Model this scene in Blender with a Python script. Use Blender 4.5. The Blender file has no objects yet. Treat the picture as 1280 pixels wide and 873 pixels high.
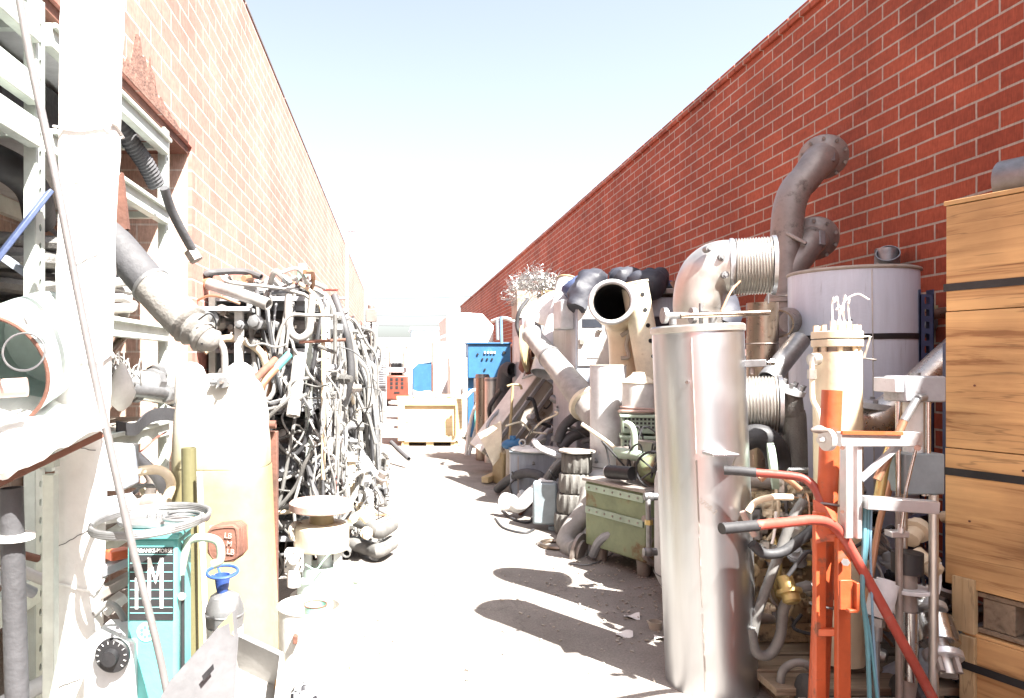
import bpy, math, random
from mathutils import Vector, Matrix, Quaternion, noise
R = random.Random(7)
C = bpy.context.scene.collection
SC = bpy.context.scene
F, CX, CY, H = 900.0, 493.0, 455.0, 1.6        # focal length in photo pixels, vanishing point, eye height
def P(x, y, Z): return Vector(((x-CX)*Z/F, Z, H+(CY-y)*Z/F))
def S(px, Z): return px*Z/F
def V(*a): return Vector(a)
PI = math.pi

# ---------------------------------------------------------------- materials
MATS = {}
def mat(name, col, rough=0.6, metal=0.0, var=0.25, scale=6.0, dirt=None, dirt_amt=0.5, dirt_scale=3.0, bump=0.15, streak=False, spec=0.5, bscale=40.0):
    if name in MATS: return MATS[name]
    m = bpy.data.materials.new(name); m.use_nodes = True
    nt = m.node_tree; N = nt.nodes; L = nt.links
    b = N['Principled BSDF']
    tc = N.new('ShaderNodeTexCoord'); oi = N.new('ShaderNodeObjectInfo')
    off = N.new('ShaderNodeVectorMath'); off.operation = 'MULTIPLY_ADD'
    mul = N.new('ShaderNodeVectorMath'); mul.operation = 'SCALE'
    cmb = N.new('ShaderNodeCombineXYZ')
    for i in range(3): L.new(oi.outputs['Random'], cmb.inputs[i])
    mul.inputs['Scale'].default_value = 37.0
    L.new(cmb.outputs[0], mul.inputs[0])
    add = N.new('ShaderNodeVectorMath'); add.operation = 'ADD'
    L.new(tc.outputs['Object'], add.inputs[0]); L.new(mul.outputs[0], add.inputs[1])
    co = add.outputs[0]
    n1 = N.new('ShaderNodeTexNoise'); n1.inputs['Scale'].default_value = scale; n1.inputs['Detail'].default_value = 8; n1.inputs['Roughness'].default_value = .65
    if streak:
        mp = N.new('ShaderNodeMapping'); mp.inputs['Scale'].default_value = (3, 3, .25)
        L.new(co, mp.inputs[0]); L.new(mp.outputs[0], n1.inputs['Vector'])
    else: L.new(co, n1.inputs['Vector'])
    r1 = N.new('ShaderNodeMapRange'); r1.inputs['From Min'].default_value = .3; r1.inputs['From Max'].default_value = .7
    r1.inputs['To Min'].default_value = 1-var; r1.inputs['To Max'].default_value = 1+var*.6
    L.new(n1.outputs['Fac'], r1.inputs['Value'])
    # per-object shade
    r2 = N.new('ShaderNodeMapRange'); r2.inputs['To Min'].default_value = 1-var*.6; r2.inputs['To Max'].default_value = 1+var*.4
    L.new(oi.outputs['Random'], r2.inputs['Value'])
    mm = N.new('ShaderNodeMath'); mm.operation = 'MULTIPLY'; L.new(r1.outputs[0], mm.inputs[0]); L.new(r2.outputs[0], mm.inputs[1])
    vm = N.new('ShaderNodeVectorMath'); vm.operation = 'SCALE'; vm.inputs[0].default_value = col; L.new(mm.outputs[0], vm.inputs['Scale'])
    out = vm.outputs[0]
    rough_sock = None
    if dirt:
        n2 = N.new('ShaderNodeTexNoise'); n2.inputs['Scale'].default_value = dirt_scale; n2.inputs['Detail'].default_value = 10; n2.inputs['Roughness'].default_value = .7
        if streak:
            mp2 = N.new('ShaderNodeMapping'); mp2.inputs['Scale'].default_value = (4, 4, .35); L.new(co, mp2.inputs[0]); L.new(mp2.outputs[0], n2.inputs['Vector'])
        else: L.new(co, n2.inputs['Vector'])
        cr = N.new('ShaderNodeMapRange'); cr.interpolation_type = 'SMOOTHSTEP'
        t = .72-.34*dirt_amt
        cr.inputs['From Min'].default_value = t; cr.inputs['From Max'].default_value = t+.14
        L.new(n2.outputs['Fac'], cr.inputs['Value'])
        mx = N.new('ShaderNodeMix'); mx.data_type = 'RGBA'; L.new(cr.outputs[0], mx.inputs['Factor'])
        L.new(out, mx.inputs['A']); mx.inputs['B'].default_value = (*dirt, 1)
        out = mx.outputs['Result']
        if metal > 0:
            mt = N.new('ShaderNodeMapRange'); mt.inputs['To Min'].default_value = metal; mt.inputs['To Max'].default_value = metal*.3
            L.new(cr.outputs[0], mt.inputs['Value']); L.new(mt.outputs[0], b.inputs['Metallic'])
        rr = N.new('ShaderNodeMapRange'); rr.inputs['To Min'].default_value = rough; rr.inputs['To Max'].default_value = min(1, rough+.3)
        L.new(cr.outputs[0], rr.inputs['Value']); rough_sock = rr.outputs[0]
    L.new(out, b.inputs['Base Color'])
    b.inputs['Metallic'].default_value = metal; b.inputs['Roughness'].default_value = rough
    b.inputs['Specular IOR Level'].default_value = spec
    n3 = N.new('ShaderNodeTexNoise'); n3.inputs['Scale'].default_value = bscale; n3.inputs['Detail'].default_value = 6
    L.new(co, n3.inputs['Vector'])
    r3 = N.new('ShaderNodeMath'); r3.operation = 'MULTIPLY_ADD'; r3.inputs[1].default_value = .35
    L.new(n3.outputs['Fac'], r3.inputs[0])
    if rough_sock: L.new(rough_sock, r3.inputs[2])
    else: r3.inputs[2].default_value = rough
    sb = N.new('ShaderNodeMath'); sb.operation = 'SUBTRACT'; sb.use_clamp = True; sb.inputs[1].default_value = .175; L.new(r3.outputs[0], sb.inputs[0])
    L.new(sb.outputs[0], b.inputs['Roughness'])
    if bump:
        bp = N.new('ShaderNodeBump'); bp.inputs['Strength'].default_value = bump; bp.inputs['Distance'].default_value = .01
        L.new(n3.outputs['Fac'], bp.inputs['Height']); L.new(bp.outputs[0], b.inputs['Normal'])
    MATS[name] = m; return m

RUST = (.16, .055, .025)
M = dict(
 white   = mat('white_paint', (.62,.61,.58), .5, dirt=(.2,.165,.12), dirt_amt=.3),
 wrap    = mat('white_wrap', (.72,.71,.69), .6, var=.15, dirt=(.24,.215,.18), dirt_amt=.22, dirt_scale=5, bump=.3),
 cream   = mat('cream_paint', (.66,.6,.46), .45, dirt=(.3,.22,.13), dirt_amt=.4),
 tan     = mat('tan_engine_paint', (.42,.32,.19), .5, dirt=(.10,.075,.05), dirt_amt=.7, dirt_scale=7, bump=.3),
 beige   = mat('beige_paint', (.6,.5,.36), .35, var=.1, dirt=(.3,.2,.11), dirt_amt=.25),
 grey    = mat('grey_paint', (.3,.31,.33), .5, dirt=(.14,.12,.1), dirt_amt=.4),
 lgrey   = mat('light_grey_paint', (.5,.51,.52), .5, dirt=(.25,.22,.19), dirt_amt=.4),
 bluegrey= mat('blue_grey_paint', (.3,.33,.38), .45, dirt=(.17,.15,.14), dirt_amt=.35, streak=True),
 slate   = mat('slate_case', (.2,.24,.26), .4, dirt=(.3,.29,.27), dirt_amt=.25),
 rack    = mat('pale_green_rack', (.55,.6,.55), .45, dirt=(.3,.18,.1), dirt_amt=.25),
 green   = mat('faded_green_paint', (.22,.27,.15), .5, var=.3, dirt=(.15,.095,.05), dirt_amt=.6, dirt_scale=3),
 pgreen  = mat('pale_green_plastic', (.33,.42,.33), .5, dirt=(.2,.19,.15), dirt_amt=.3),
 mint    = mat('mint_drum_paint', (.45,.55,.52), .4, dirt=(.25,.14,.08), dirt_amt=.3),
 teal    = mat('teal_paint', (.1,.35,.34), .45, var=.12, dirt=(.1,.2,.19), dirt_amt=.2),
 blue    = mat('blue_paint', (.03,.125,.27), .5, var=.2, dirt=(.12,.18,.25), dirt_amt=.3),
 navy    = mat('navy_paint', (.05,.07,.14), .45, dirt=(.1,.09,.1), dirt_amt=.3),
 orange  = mat('orange_red_paint', (.44,.085,.028), .45, var=.25, dirt=(.17,.075,.045), dirt_amt=.5, dirt_scale=11),
 red     = mat('faded_red_paint', (.33,.062,.045), .45, var=.25, dirt=(.26,.12,.09), dirt_amt=.45, dirt_scale=12),
 forange = mat('faded_orange_paint', (.21,.05,.03), .5, dirt=(.2,.1,.08), dirt_amt=.3),
 rust    = mat('rusty_iron', (.15,.066,.045), .8, var=.35, dirt=(.075,.04,.03), dirt_amt=.5, bump=.4),
 pinkrust= mat('pink_rust_disc', (.42,.3,.26), .7, var=.2, dirt=(.25,.14,.1), dirt_amt=.4),
 copper  = mat('weathered_copper', (.42,.24,.15), .45, .6, dirt=(.2,.13,.1), dirt_amt=.4),
 brown   = mat('heat_browned_steel', (.3,.24,.19), .32, .9, var=.25, dirt=(.13,.09,.06), dirt_amt=.4, streak=True, bump=.05),
 dsteel  = mat('dull_dark_steel', (.31,.27,.245), .5, .5, var=.3, dirt=(.085,.07,.06), dirt_amt=.5, bump=.2, bscale=25),
 steel   = mat('brushed_steel', (.55,.565,.585), .37, 1.0, var=.07, dirt=(.52,.49,.44), dirt_amt=.2, streak=True, bump=0, bscale=3),
 osteel  = mat('stained_steel', (.6,.585,.55), .46, .95, var=.15, dirt=(.3,.25,.19), dirt_amt=.38, dirt_scale=5, bump=.04, bscale=15),
 galv    = mat('galvanised_steel', (.26,.263,.268), .48, .7, var=.25, dirt=(.2,.175,.15), dirt_amt=.3, scale=18),
 chrome  = mat('worn_chrome', (.6,.6,.6), .22, 1.0, var=.1, bump=.03),
 alu     = mat('aluminium_bar', (.62,.63,.64), .4, .7, var=.1, dirt=(.4,.38,.35), dirt_amt=.3),
 rubber  = mat('black_rubber', (.035,.035,.038), .6, dirt=(.1,.095,.09), dirt_amt=.4),
 hosegrey= mat('grey_hose', (.065,.065,.068), .6, dirt=(.12,.11,.105), dirt_amt=.4),
 hosepale= mat('pale_hose', (.175,.171,.163), .6, var=.45, dirt=(.075,.068,.06), dirt_amt=.4),
 hosewht = mat('white_hose', (.31,.302,.287), .55, var=.35, dirt=(.14,.125,.105), dirt_amt=.35),
 braid   = mat('braided_steel_hose', (.14,.137,.13), .5, .4, var=.3, bump=.5, bscale=120),
 duct    = mat('grey_flexible_duct', (.065,.065,.07), .7, var=.25, dirt=(.15,.145,.14), dirt_amt=.35, bump=.4),
 cloth   = mat('grey_duct_cloth', (.2,.19,.175), .8, var=.2, bump=.5, bscale=60),
 black   = mat('black_plastic', (.018,.018,.02), .5),
 bag     = mat('dark_plastic_bag', (.03,.032,.045), .6, var=.3, bump=.5, bscale=12),
 yellow  = mat('yellow_wood_pole', (.3,.23,.12), .6),
 ymesh   = mat('dull_yellow_mesh', (.34,.28,.16), .5, dirt=(.25,.18,.1), dirt_amt=.4),
 fibre   = mat('pale_yellow_fibreglass', (.29,.258,.138), .45, var=.12, dirt=(.22,.19,.095), dirt_amt=.3, scale=14, bump=.1),
 olive   = mat('olive_pipe', (.13,.12,.06), .5, dirt=(.14,.12,.07), dirt_amt=.4, streak=True),
 zinc    = mat('dull_zinc_sheet', (.125,.125,.13), .45, .3, var=.2, dirt=(.2,.19,.18), dirt_amt=.4, bump=.1),
 board   = mat('stained_board', (.4,.36,.31), .8, dirt=(.2,.15,.1), dirt_amt=.5),
 card    = mat('brown_cardboard', (.4,.31,.21), .85),
 lblue   = mat('light_blue_panel', (.16,.27,.37), .4, dirt=(.2,.24,.27), dirt_amt=.3),
 brass   = mat('dull_brass', (.5,.38,.16), .4, .8, dirt=(.25,.2,.12), dirt_amt=.4),
 ink     = mat('black_ink', (.02,.02,.022), .6, var=.1, bump=0),
 wink    = mat('white_ink', (.78,.78,.76), .6, var=.05, bump=0),
 cyink   = mat('teal_ink', (.2,.55,.53), .5, var=.05, bump=0),
 gink    = mat('green_ink', (.3,.62,.4), .5, var=.05, bump=0),
 bluep   = mat('bright_blue_enamel', (.03,.07,.25), .4),
 tealw   = mat('teal_cable', (.12,.3,.36), .45),
 pinkin  = mat('pink_primer', (.55,.33,.31), .6),
 glass   = mat('gauge_face', (.75,.75,.7), .2),
 tin     = mat('green_tin', (.25,.5,.38), .35, dirt=(.3,.2,.12), dirt_amt=.3),
 silver  = mat('bright_wire_scrap', (.6,.59,.57), .3, 1.0, var=.2, bump=0),
 lens    = mat('dark_window', (.03,.035,.045), .15, bump=0),
 farwhite= mat('far_white_stucco', (.74,.76,.78), .8, var=.06),
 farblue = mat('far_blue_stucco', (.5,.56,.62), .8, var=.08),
)

def wood_mat(name, c1, c2, grain_axis, scale=1.0, rz=0.0):
    m = bpy.data.materials.new(name); m.use_nodes = True; nt = m.node_tree; N = nt.nodes; L = nt.links; b = N['Principled BSDF']
    tc0 = N.new('ShaderNodeTexCoord'); tc = N.new('ShaderNodeMapping'); tc.inputs['Rotation'].default_value = (0,0,rz); L.new(tc0.outputs['Object'], tc.inputs[0]); mp = N.new('ShaderNodeMapping')
    s = [14*scale]*3; s[grain_axis] = .9*scale; mp.inputs['Scale'].default_value = s
    L.new(tc.outputs[0], mp.inputs[0])
    n = N.new('ShaderNodeTexNoise'); n.inputs['Scale'].default_value = 2.2; n.inputs['Detail'].default_value = 9; n.inputs['Roughness'].default_value = .62; n.inputs['Distortion'].default_value = .6
    L.new(mp.outputs[0], n.inputs['Vector'])
    cr = N.new('ShaderNodeValToRGB'); e = cr.color_ramp.elements
    e[0].position = .33; e[0].color = (*c2, 1); e[1].position = .62; e[1].color = (*c1, 1)
    x = e.new(.42); x.color = tuple((c1[i]*.6+c2[i]*.4) for i in range(3))+(1,)
    L.new(n.outputs['Fac'], cr.inputs[0])
    n2 = N.new('ShaderNodeTexNoise'); n2.inputs['Scale'].default_value = 3.2*scale; n2.inputs['Detail'].default_value = 6
    L.new(tc.outputs[0], n2.inputs['Vector'])
    mr = N.new('ShaderNodeMapRange'); mr.inputs['From Min'].default_value = .35; mr.inputs['From Max'].default_value = .7; mr.inputs['To Min'].default_value = 1.12; mr.inputs['To Max'].default_value = .68
    L.new(n2.outputs['Fac'], mr.inputs[0])
    vm = N.new('ShaderNodeVectorMath'); vm.operation = 'SCALE'; L.new(cr.outputs[0], vm.inputs[0]); L.new(mr.outputs[0], vm.inputs['Scale'])
    # knots
    mp2 = N.new('ShaderNodeMapping'); s2 = [3.2*scale]*3; s2[grain_axis] = 1.5*scale; mp2.inputs['Scale'].default_value = s2; L.new(tc.outputs[0], mp2.inputs[0])
    vo = N.new('ShaderNodeTexVoronoi'); vo.inputs['Scale'].default_value = 1.3; L.new(mp2.outputs[0], vo.inputs['Vector'])
    kr = N.new('ShaderNodeMapRange'); kr.interpolation_type = 'SMOOTHSTEP'; kr.inputs['From Min'].default_value = .04; kr.inputs['From Max'].default_value = .11
    L.new(vo.outputs['Distance'], kr.inputs[0])
    mx = N.new('ShaderNodeMix'); mx.data_type = 'RGBA'; L.new(kr.outputs[0], mx.inputs['Factor']); mx.inputs['A'].default_value = (c2[0]*.35, c2[1]*.3, c2[2]*.3, 1); L.new(vm.outputs[0], mx.inputs['B'])
    mp3 = N.new('ShaderNodeMapping'); s3 = [7*scale]*3; s3[grain_axis] = .55*scale; mp3.inputs['Scale'].default_value = s3; L.new(tc.outputs[0], mp3.inputs[0])
    n5 = N.new('ShaderNodeTexNoise'); n5.inputs['Scale'].default_value = 1.6; n5.inputs['Detail'].default_value = 5; n5.inputs['Distortion'].default_value = .3; L.new(mp3.outputs[0], n5.inputs['Vector'])
    d5 = N.new('ShaderNodeMath'); d5.operation = 'SUBTRACT'; d5.inputs[1].default_value = .46; L.new(n5.outputs['Fac'], d5.inputs[0])
    a5 = N.new('ShaderNodeMath'); a5.operation = 'ABSOLUTE'; L.new(d5.outputs[0], a5.inputs[0])
    m5 = N.new('ShaderNodeMapRange'); m5.inputs['From Min'].default_value = .002; m5.inputs['From Max'].default_value = .009; m5.inputs['To Min'].default_value = .68; m5.inputs['To Max'].default_value = 1; L.new(a5.outputs[0], m5.inputs[0])
    v5 = N.new('ShaderNodeVectorMath'); v5.operation = 'SCALE'; L.new(mx.outputs['Result'], v5.inputs[0]); L.new(m5.outputs[0], v5.inputs['Scale'])
    L.new(v5.outputs[0], b.inputs['Base Color']); b.inputs['Roughness'].default_value = .7
    bp = N.new('ShaderNodeBump'); bp.inputs['Strength'].default_value = .35; bp.inputs['Distance'].default_value = .006; L.new(n.outputs['Fac'], bp.inputs['Height']); L.new(bp.outputs[0], b.inputs['Normal'])
    return m
M['wood_h'] = wood_mat('orange_plywood', (.55,.30,.10), (.36,.16,.045), 0)
M['wood_c'] = wood_mat('banded_plywood', (.61,.375,.165), (.27,.13,.05), 0, .6, -math.atan2(.925,-.38))
M['wood_p'] = wood_mat('pale_pine', (.62,.5,.3), (.5,.37,.19), 0)
M['wood_v'] = wood_mat('pale_pine_upright', (.47,.35,.2), (.36,.25,.12), 2)
M['wood_g'] = wood_mat('weathered_skid_wood', (.26,.2,.14), (.13,.095,.06), 0)

def brick_mat(name, c1, c2, mortar, bw, rh, plane, mort=.012, wear=.3, zoff=0.0):
    m = bpy.data.materials.new(name); m.use_nodes = True; nt = m.node_tree; N = nt.nodes; L = nt.links; b = N['Principled BSDF']
    tc = N.new('ShaderNodeTexCoord'); sp = N.new('ShaderNodeSeparateXYZ'); L.new(tc.outputs['Object'], sp.inputs[0])
    cm = N.new('ShaderNodeCombineXYZ'); L.new(sp.outputs[1 if plane == 'yz' else 0], cm.inputs[0])
    az = N.new('ShaderNodeMath'); az.operation = 'ADD'; az.inputs[1].default_value = zoff+rh*200; L.new(sp.outputs[2], az.inputs[0]); L.new(az.outputs[0], cm.inputs[1])
    # slight waviness of the joints
    wn = N.new('ShaderNodeTexNoise'); wn.inputs['Scale'].default_value = 5; L.new(cm.outputs[0], wn.inputs['Vector'])
    ws = N.new('ShaderNodeVectorMath'); ws.operation = 'MULTIPLY_ADD'; ws.inputs[1].default_value = (.008,.006,0); L.new(wn.outputs['Color'], ws.inputs[0]); L.new(cm.outputs[0], ws.inputs[2])
    br = N.new('ShaderNodeTexBrick'); br.offset = .5; br.inputs['Scale'].default_value = 1
    br.inputs['Brick Width'].default_value = bw; br.inputs['Row Height'].default_value = rh; br.inputs['Mortar Size'].default_value = mort*.5; br.inputs['Mortar Smooth'].default_value = .25; br.inputs['Bias'].default_value = 0
    br.inputs['Color1'].default_value = (*c1,1); br.inputs['Color2'].default_value = (*c2,1); br.inputs['Mortar'].default_value = (*mortar,1)
    L.new(ws.outputs[0], br.inputs['Vector'])
    # rake-scratched brick face + blotches
    mp = N.new('ShaderNodeMapping'); mp.inputs['Scale'].default_value = (130, 12, 1); L.new(cm.outputs[0], mp.inputs[0])
    n1 = N.new('ShaderNodeTexNoise'); n1.inputs['Scale'].default_value = 1; n1.inputs['Detail'].default_value = 4; L.new(mp.outputs[0], n1.inputs['Vector'])
    n2 = N.new('ShaderNodeTexNoise'); n2.inputs['Scale'].default_value = 1.1; n2.inputs['Detail'].default_value = 9; n2.inputs['Roughness'].default_value = .65; L.new(cm.outputs[0], n2.inputs['Vector'])
    n4 = N.new('ShaderNodeTexNoise'); n4.inputs['Scale'].default_value = 28; n4.inputs['Detail'].default_value = 6; L.new(cm.outputs[0], n4.inputs['Vector'])
    def rng(s, a, c, d, e):
        r = N.new('ShaderNodeMapRange'); r.inputs['From Min'].default_value = a; r.inputs['From Max'].default_value = c; r.inputs['To Min'].default_value = d; r.inputs['To Max'].default_value = e; L.new(s, r.inputs[0]); return r.outputs[0]
    def mu(a, c):
        q = N.new('ShaderNodeMath'); q.operation = 'MULTIPLY'; L.new(a, q.inputs[0]); L.new(c, q.inputs[1]); return q.outputs[0]
    k = mu(mu(rng(n1.outputs['Fac'], .3, .7, .82, 1.15), rng(n2.outputs['Fac'], .3, .7, 1-wear, 1+wear*.7)), rng(n4.outputs['Fac'], .3, .7, .85, 1.12))
    vm = N.new('ShaderNodeVectorMath'); vm.operation = 'SCALE'; L.new(br.outputs['Color'], vm.inputs[0]); L.new(k, vm.inputs['Scale'])
    # pale lime bloom in patches
    n5 = N.new('ShaderNodeTexNoise'); n5.inputs['Scale'].default_value = 2.3; n5.inputs['Detail'].default_value = 11; n5.inputs['Roughness'].default_value = .75; L.new(cm.outputs[0], n5.inputs['Vector'])
    ef = rng(n5.outputs['Fac'], .58, .8, 0, .22)
    mx = N.new('ShaderNodeMix'); mx.data_type = 'RGBA'; L.new(ef, mx.inputs['Factor']); L.new(vm.outputs[0], mx.inputs['A']); mx.inputs['B'].default_value = (*[c*.75 for c in mortar],1)
    L.new(mx.outputs['Result'], b.inputs['Base Color']); b.inputs['Roughness'].default_value = .85; b.inputs['Specular IOR Level'].default_value = .25
    inv = N.new('ShaderNodeMath'); inv.operation = 'SUBTRACT'; inv.inputs[0].default_value = 1; L.new(br.outputs['Fac'], inv.inputs[1])
    hh = N.new('ShaderNodeMath'); hh.operation = 'MULTIPLY_ADD'; hh.inputs[1].default_value = .22; L.new(n1.outputs['Fac'], hh.inputs[0]); L.new(inv.outputs[0], hh.inputs[2])
    bp = N.new('ShaderNodeBump'); bp.inputs['Strength'].default_value = .6; bp.inputs['Distance'].default_value = .006; L.new(hh.outputs[0], bp.inputs['Height']); L.new(bp.outputs[0], b.inputs['Normal'])
    return m
M['brick_r'] = brick_mat('red_brick', (.35,.080,.040), (.265,.058,.030), (.40,.325,.265), .3524, .1175, 'yz', .017, zoff=.02)
M['brick_l'] = brick_mat('sunlit_brick', (.44,.205,.166), (.40,.175,.142), (.58,.46,.41), .39, .13, 'yz', .012, .25)
M['brick_e'] = brick_mat('brick_reveal', (.52,.36,.29), (.46,.31,.25), (.6,.52,.46), .39, .13, 'xz', .015, .2)
M['brick_p'] = brick_mat('pale_back_brick', (.6,.5,.42), (.55,.45,.37), (.62,.56,.5), .39, .13, 'yz', .015, .15)

def ground_mat():
    m = bpy.data.materials.new('dusty_asphalt'); m.use_nodes = True; nt = m.node_tree; N = nt.nodes; L = nt.links; b = N['Principled BSDF']
    tc = N.new('ShaderNodeTexCoord'); co = tc.outputs['Object']
    def nz(s, d=8, r=.6):
        n = N.new('ShaderNodeTexNoise'); n.inputs['Scale'].default_value = s; n.inputs['Detail'].default_value = d; n.inputs['Roughness'].default_value = r; L.new(co, n.inputs['Vector']); return n.outputs['Fac']
    def rng(s, a, c, d, e):
        r = N.new('ShaderNodeMapRange'); r.inputs['From Min'].default_value = a; r.inputs['From Max'].default_value = c; r.inputs['To Min'].default_value = d; r.inputs['To Max'].default_value = e; L.new(s, r.inputs[0]); return r.outputs[0]
    mx = N.new('ShaderNodeMix'); mx.data_type = 'RGBA'; L.new(rng(nz(.9, 10, .65), .38, .62, 0, 1), mx.inputs['Factor'])
    mx.inputs['A'].default_value = (.185,.168,.152,1); mx.inputs['B'].default_value = (.275,.252,.229,1)
    # oil stains
    mx2 = N.new('ShaderNodeMix'); mx2.data_type = 'RGBA'; L.new(rng(nz(1.7, 6, .6), .58, .74, 0, .55), mx2.inputs['Factor']); L.new(mx.outputs['Result'], mx2.inputs['A']); mx2.inputs['B'].default_value = (.085,.075,.07,1)
    # fine grit
    g = rng(nz(90, 5, .8), .3, .7, .65, 1.35)
    vm = N.new('ShaderNodeVectorMath'); vm.operation = 'SCALE'; L.new(mx2.outputs['Result'], vm.inputs[0]); L.new(g, vm.inputs['Scale'])
    # hairline cracks
    vo = N.new('ShaderNodeTexVoronoi'); vo.feature = 'DISTANCE_TO_EDGE'; vo.inputs['Scale'].default_value = .8
    wn = N.new('ShaderNodeTexNoise'); wn.inputs['Scale'].default_value = 2.5; wn.inputs['Detail'].default_value = 6; L.new(co, wn.inputs['Vector'])
    wa = N.new('ShaderNodeVectorMath'); wa.operation = 'MULTIPLY_ADD'; wa.inputs[1].default_value = (.6,.6,.6); L.new(wn.outputs['Color'], wa.inputs[0]); L.new(co, wa.inputs[2]); L.new(wa.outputs[0], vo.inputs['Vector'])
    ck = rng(vo.outputs['Distance'], .0, .009, .8, 1)
    vm2 = N.new('ShaderNodeVectorMath'); vm2.operation = 'SCALE'; L.new(vm.outputs[0], vm2.inputs[0]); L.new(ck, vm2.inputs['Scale'])
    L.new(vm2.outputs[0], b.inputs['Base Color']); b.inputs['Roughness'].default_value = .9; b.inputs['Specular IOR Level'].default_value = .3
    bp = N.new('ShaderNodeBump'); bp.inputs['Strength'].default_value = .5; bp.inputs['Distance'].default_value = .006; L.new(g, bp.inputs['Height']); L.new(bp.outputs[0], b.inputs['Normal'])
    return m
M['ground'] = ground_mat()

# ---------------------------------------------------------------- mesh builder
def frame(d):
    d = d.normalized(); up = V(0,0,1) if abs(d.z) < .93 else V(1,0,0)
    u = up.cross(d).normalized(); w = d.cross(u).normalized(); return u, w
def cr_path(pts, n=6, closed=False):
    pts = [Vector(p) for p in pts]
    if len(pts) < 3 and not closed: return pts
    out = []; k = len(pts)
    rngk = range(k if closed else k-1)
    for i in rngk:
        p1, p2 = pts[i], pts[(i+1) % k]
        p0 = pts[(i-1) % k] if (closed or i > 0) else p1*2-p2
        p3 = pts[(i+2) % k] if (closed or i < k-2) else p2*2-p1
        for j in range(n):
            t = j/n; t2 = t*t; t3 = t2*t
            out.append(.5*((2*p1)+(p2-p0)*t+(2*p0-5*p1+4*p2-p3)*t2+(3*p1-p0-3*p2+p3)*t3))
    if not closed: out.append(pts[-1])
    return out
class MB:
    def __init__(s): s.v = []; s.f = []
    def add(s, vs, fs):
        o = len(s.v); s.v += [Vector(q) for q in vs]; s.f += [tuple(i+o for i in f) for f in fs]; return s
    def box(s, c, sz, rot=None, taper=1.0):
        c = Vector(c); hx, hy, hz = sz[0]/2, sz[1]/2, sz[2]/2
        vs = [V(x*hx*(taper if z > 0 else 1), y*hy*(taper if z > 0 else 1), z*hz) for z in (-1,1) for x, y in ((-1,-1),(1,-1),(1,1),(-1,1))]
        if rot is not None: vs = [rot @ q for q in vs]
        return s.add([q+c for q in vs], [(3,2,1,0),(4,5,6,7),(0,1,5,4),(1,2,6,5),(2,3,7,6),(3,0,4,7)])
    def bar(s, a, b, w, h, up=None):
        a, b = Vector(a), Vector(b); d = (b-a); u, q = frame(d)
        if up is not None:
            u = Vector(up).cross(d).normalized(); q = d.normalized().cross(u)
        vs = [p+u*x*w/2+q*y*h/2 for p in (a, b) for x, y in ((-1,-1),(1,-1),(1,1),(-1,1))]
        return s.add(vs, [(3,2,1,0),(4,5,6,7),(0,1,5,4),(1,2,6,5),(2,3,7,6),(3,0,4,7)])
    def lathe(s, prof, base, axis=(0,0,1), n=28, cap0=True, cap1=True):
        base = Vector(base); ax = Vector(axis).normalized(); u, w = frame(ax); o = len(s.v); k = len(prof)
        for r, t in prof:
            for i in range(n):
                a = 2*PI*i/n; s.v.append(base+ax*t+(u*math.cos(a)+w*math.sin(a))*max(r, 1e-4))
        for j in range(k-1):
            for i in range(n):
                a, b = o+j*n+i, o+j*n+(i+1) % n; s.f.append((a, b, b+n, a+n))
        if cap0: s.f.append(tuple(o+i for i in reversed(range(n))))
        if cap1: s.f.append(tuple(o+(k-1)*n+i for i in range(n)))
        return s
    def cyl(s, a, b, r0, r1=None, n=20, cap=True):
        a, b = Vector(a), Vector(b); r1 = r0 if r1 is None else r1
        return s.lathe([(r0,0),(r1,(b-a).length)], a, b-a, n, cap, cap)
    def tube(s, pts, r, n=10, closed=False, cap=True, rib=0, rib_n=1):
        pts = [Vector(p) for p in pts]; k = len(pts); o = len(s.v)
        rs = r if isinstance(r, (list, tuple)) else [r]*k
        t = []
        for i in range(k):
            a = pts[(i-1) % k] if (closed or i > 0) else pts[i]; b = pts[(i+1) % k] if (closed or i < k-1) else pts[i]
            d = (b-a); t.append(d.normalized() if d.length > 1e-9 else V(0,0,1))
        u, w = frame(t[0])
        for i in range(k):
            if i: 
                q = t[i-1].rotation_difference(t[i]); u = q @ u; u = (u-t[i]*u.dot(t[i])).normalized()
            w = t[i].cross(u)
            rr = rs[i]+(rib if (i//rib_n) % 2 else 0)
            for j in range(n):
                a = 2*PI*j/n; s.v.append(pts[i]+(u*math.cos(a)+w*math.sin(a))*rr)
        for i in range(k if closed else k-1):
            for j in range(n):
                a, b = o+i*n+j, o+i*n+(j+1) % n; i2 = o+((i+1) % k)*n
                s.f.append((a, b, i2+(j+1) % n, i2+j))
        if cap and not closed:
            s.f.append(tuple(o+j for j in reversed(range(n)))); s.f.append(tuple(o+(k-1)*n+j for j in range(n)))
        return s
    def pipe(s, pts, r, wall, n=20):
        """open-ended hollow pipe along pts"""
        pts = [Vector(p) for p in pts]; rs = r if isinstance(r, (list, tuple)) else [r]*len(pts)
        o = len(s.v); s.tube(pts, rs, n, cap=False); o2 = len(s.v); f2 = len(s.f)
        s.tube(pts, [q-wall for q in rs], n, cap=False)
        s.f[f2:] = [tuple(reversed(f)) for f in s.f[f2:]]
        k = len(pts)
        for e in (0, k-1):
            for j in range(n):
                a, b = o+e*n+j, o+e*n+(j+1) % n; c, d = o2+e*n+(j+1) % n, o2+e*n+j
                s.f.append((a, d, c, b) if e == 0 else (a, b, c, d))
        return s
    def torus(s, c, axis, R_, r, n=32, m=8):
        u, w = frame(Vector(axis)); c = Vector(c)
        return s.tube([c+(u*math.cos(2*PI*i/n)+w*math.sin(2*PI*i/n))*R_ for i in range(n)], r, m, closed=True)
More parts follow.
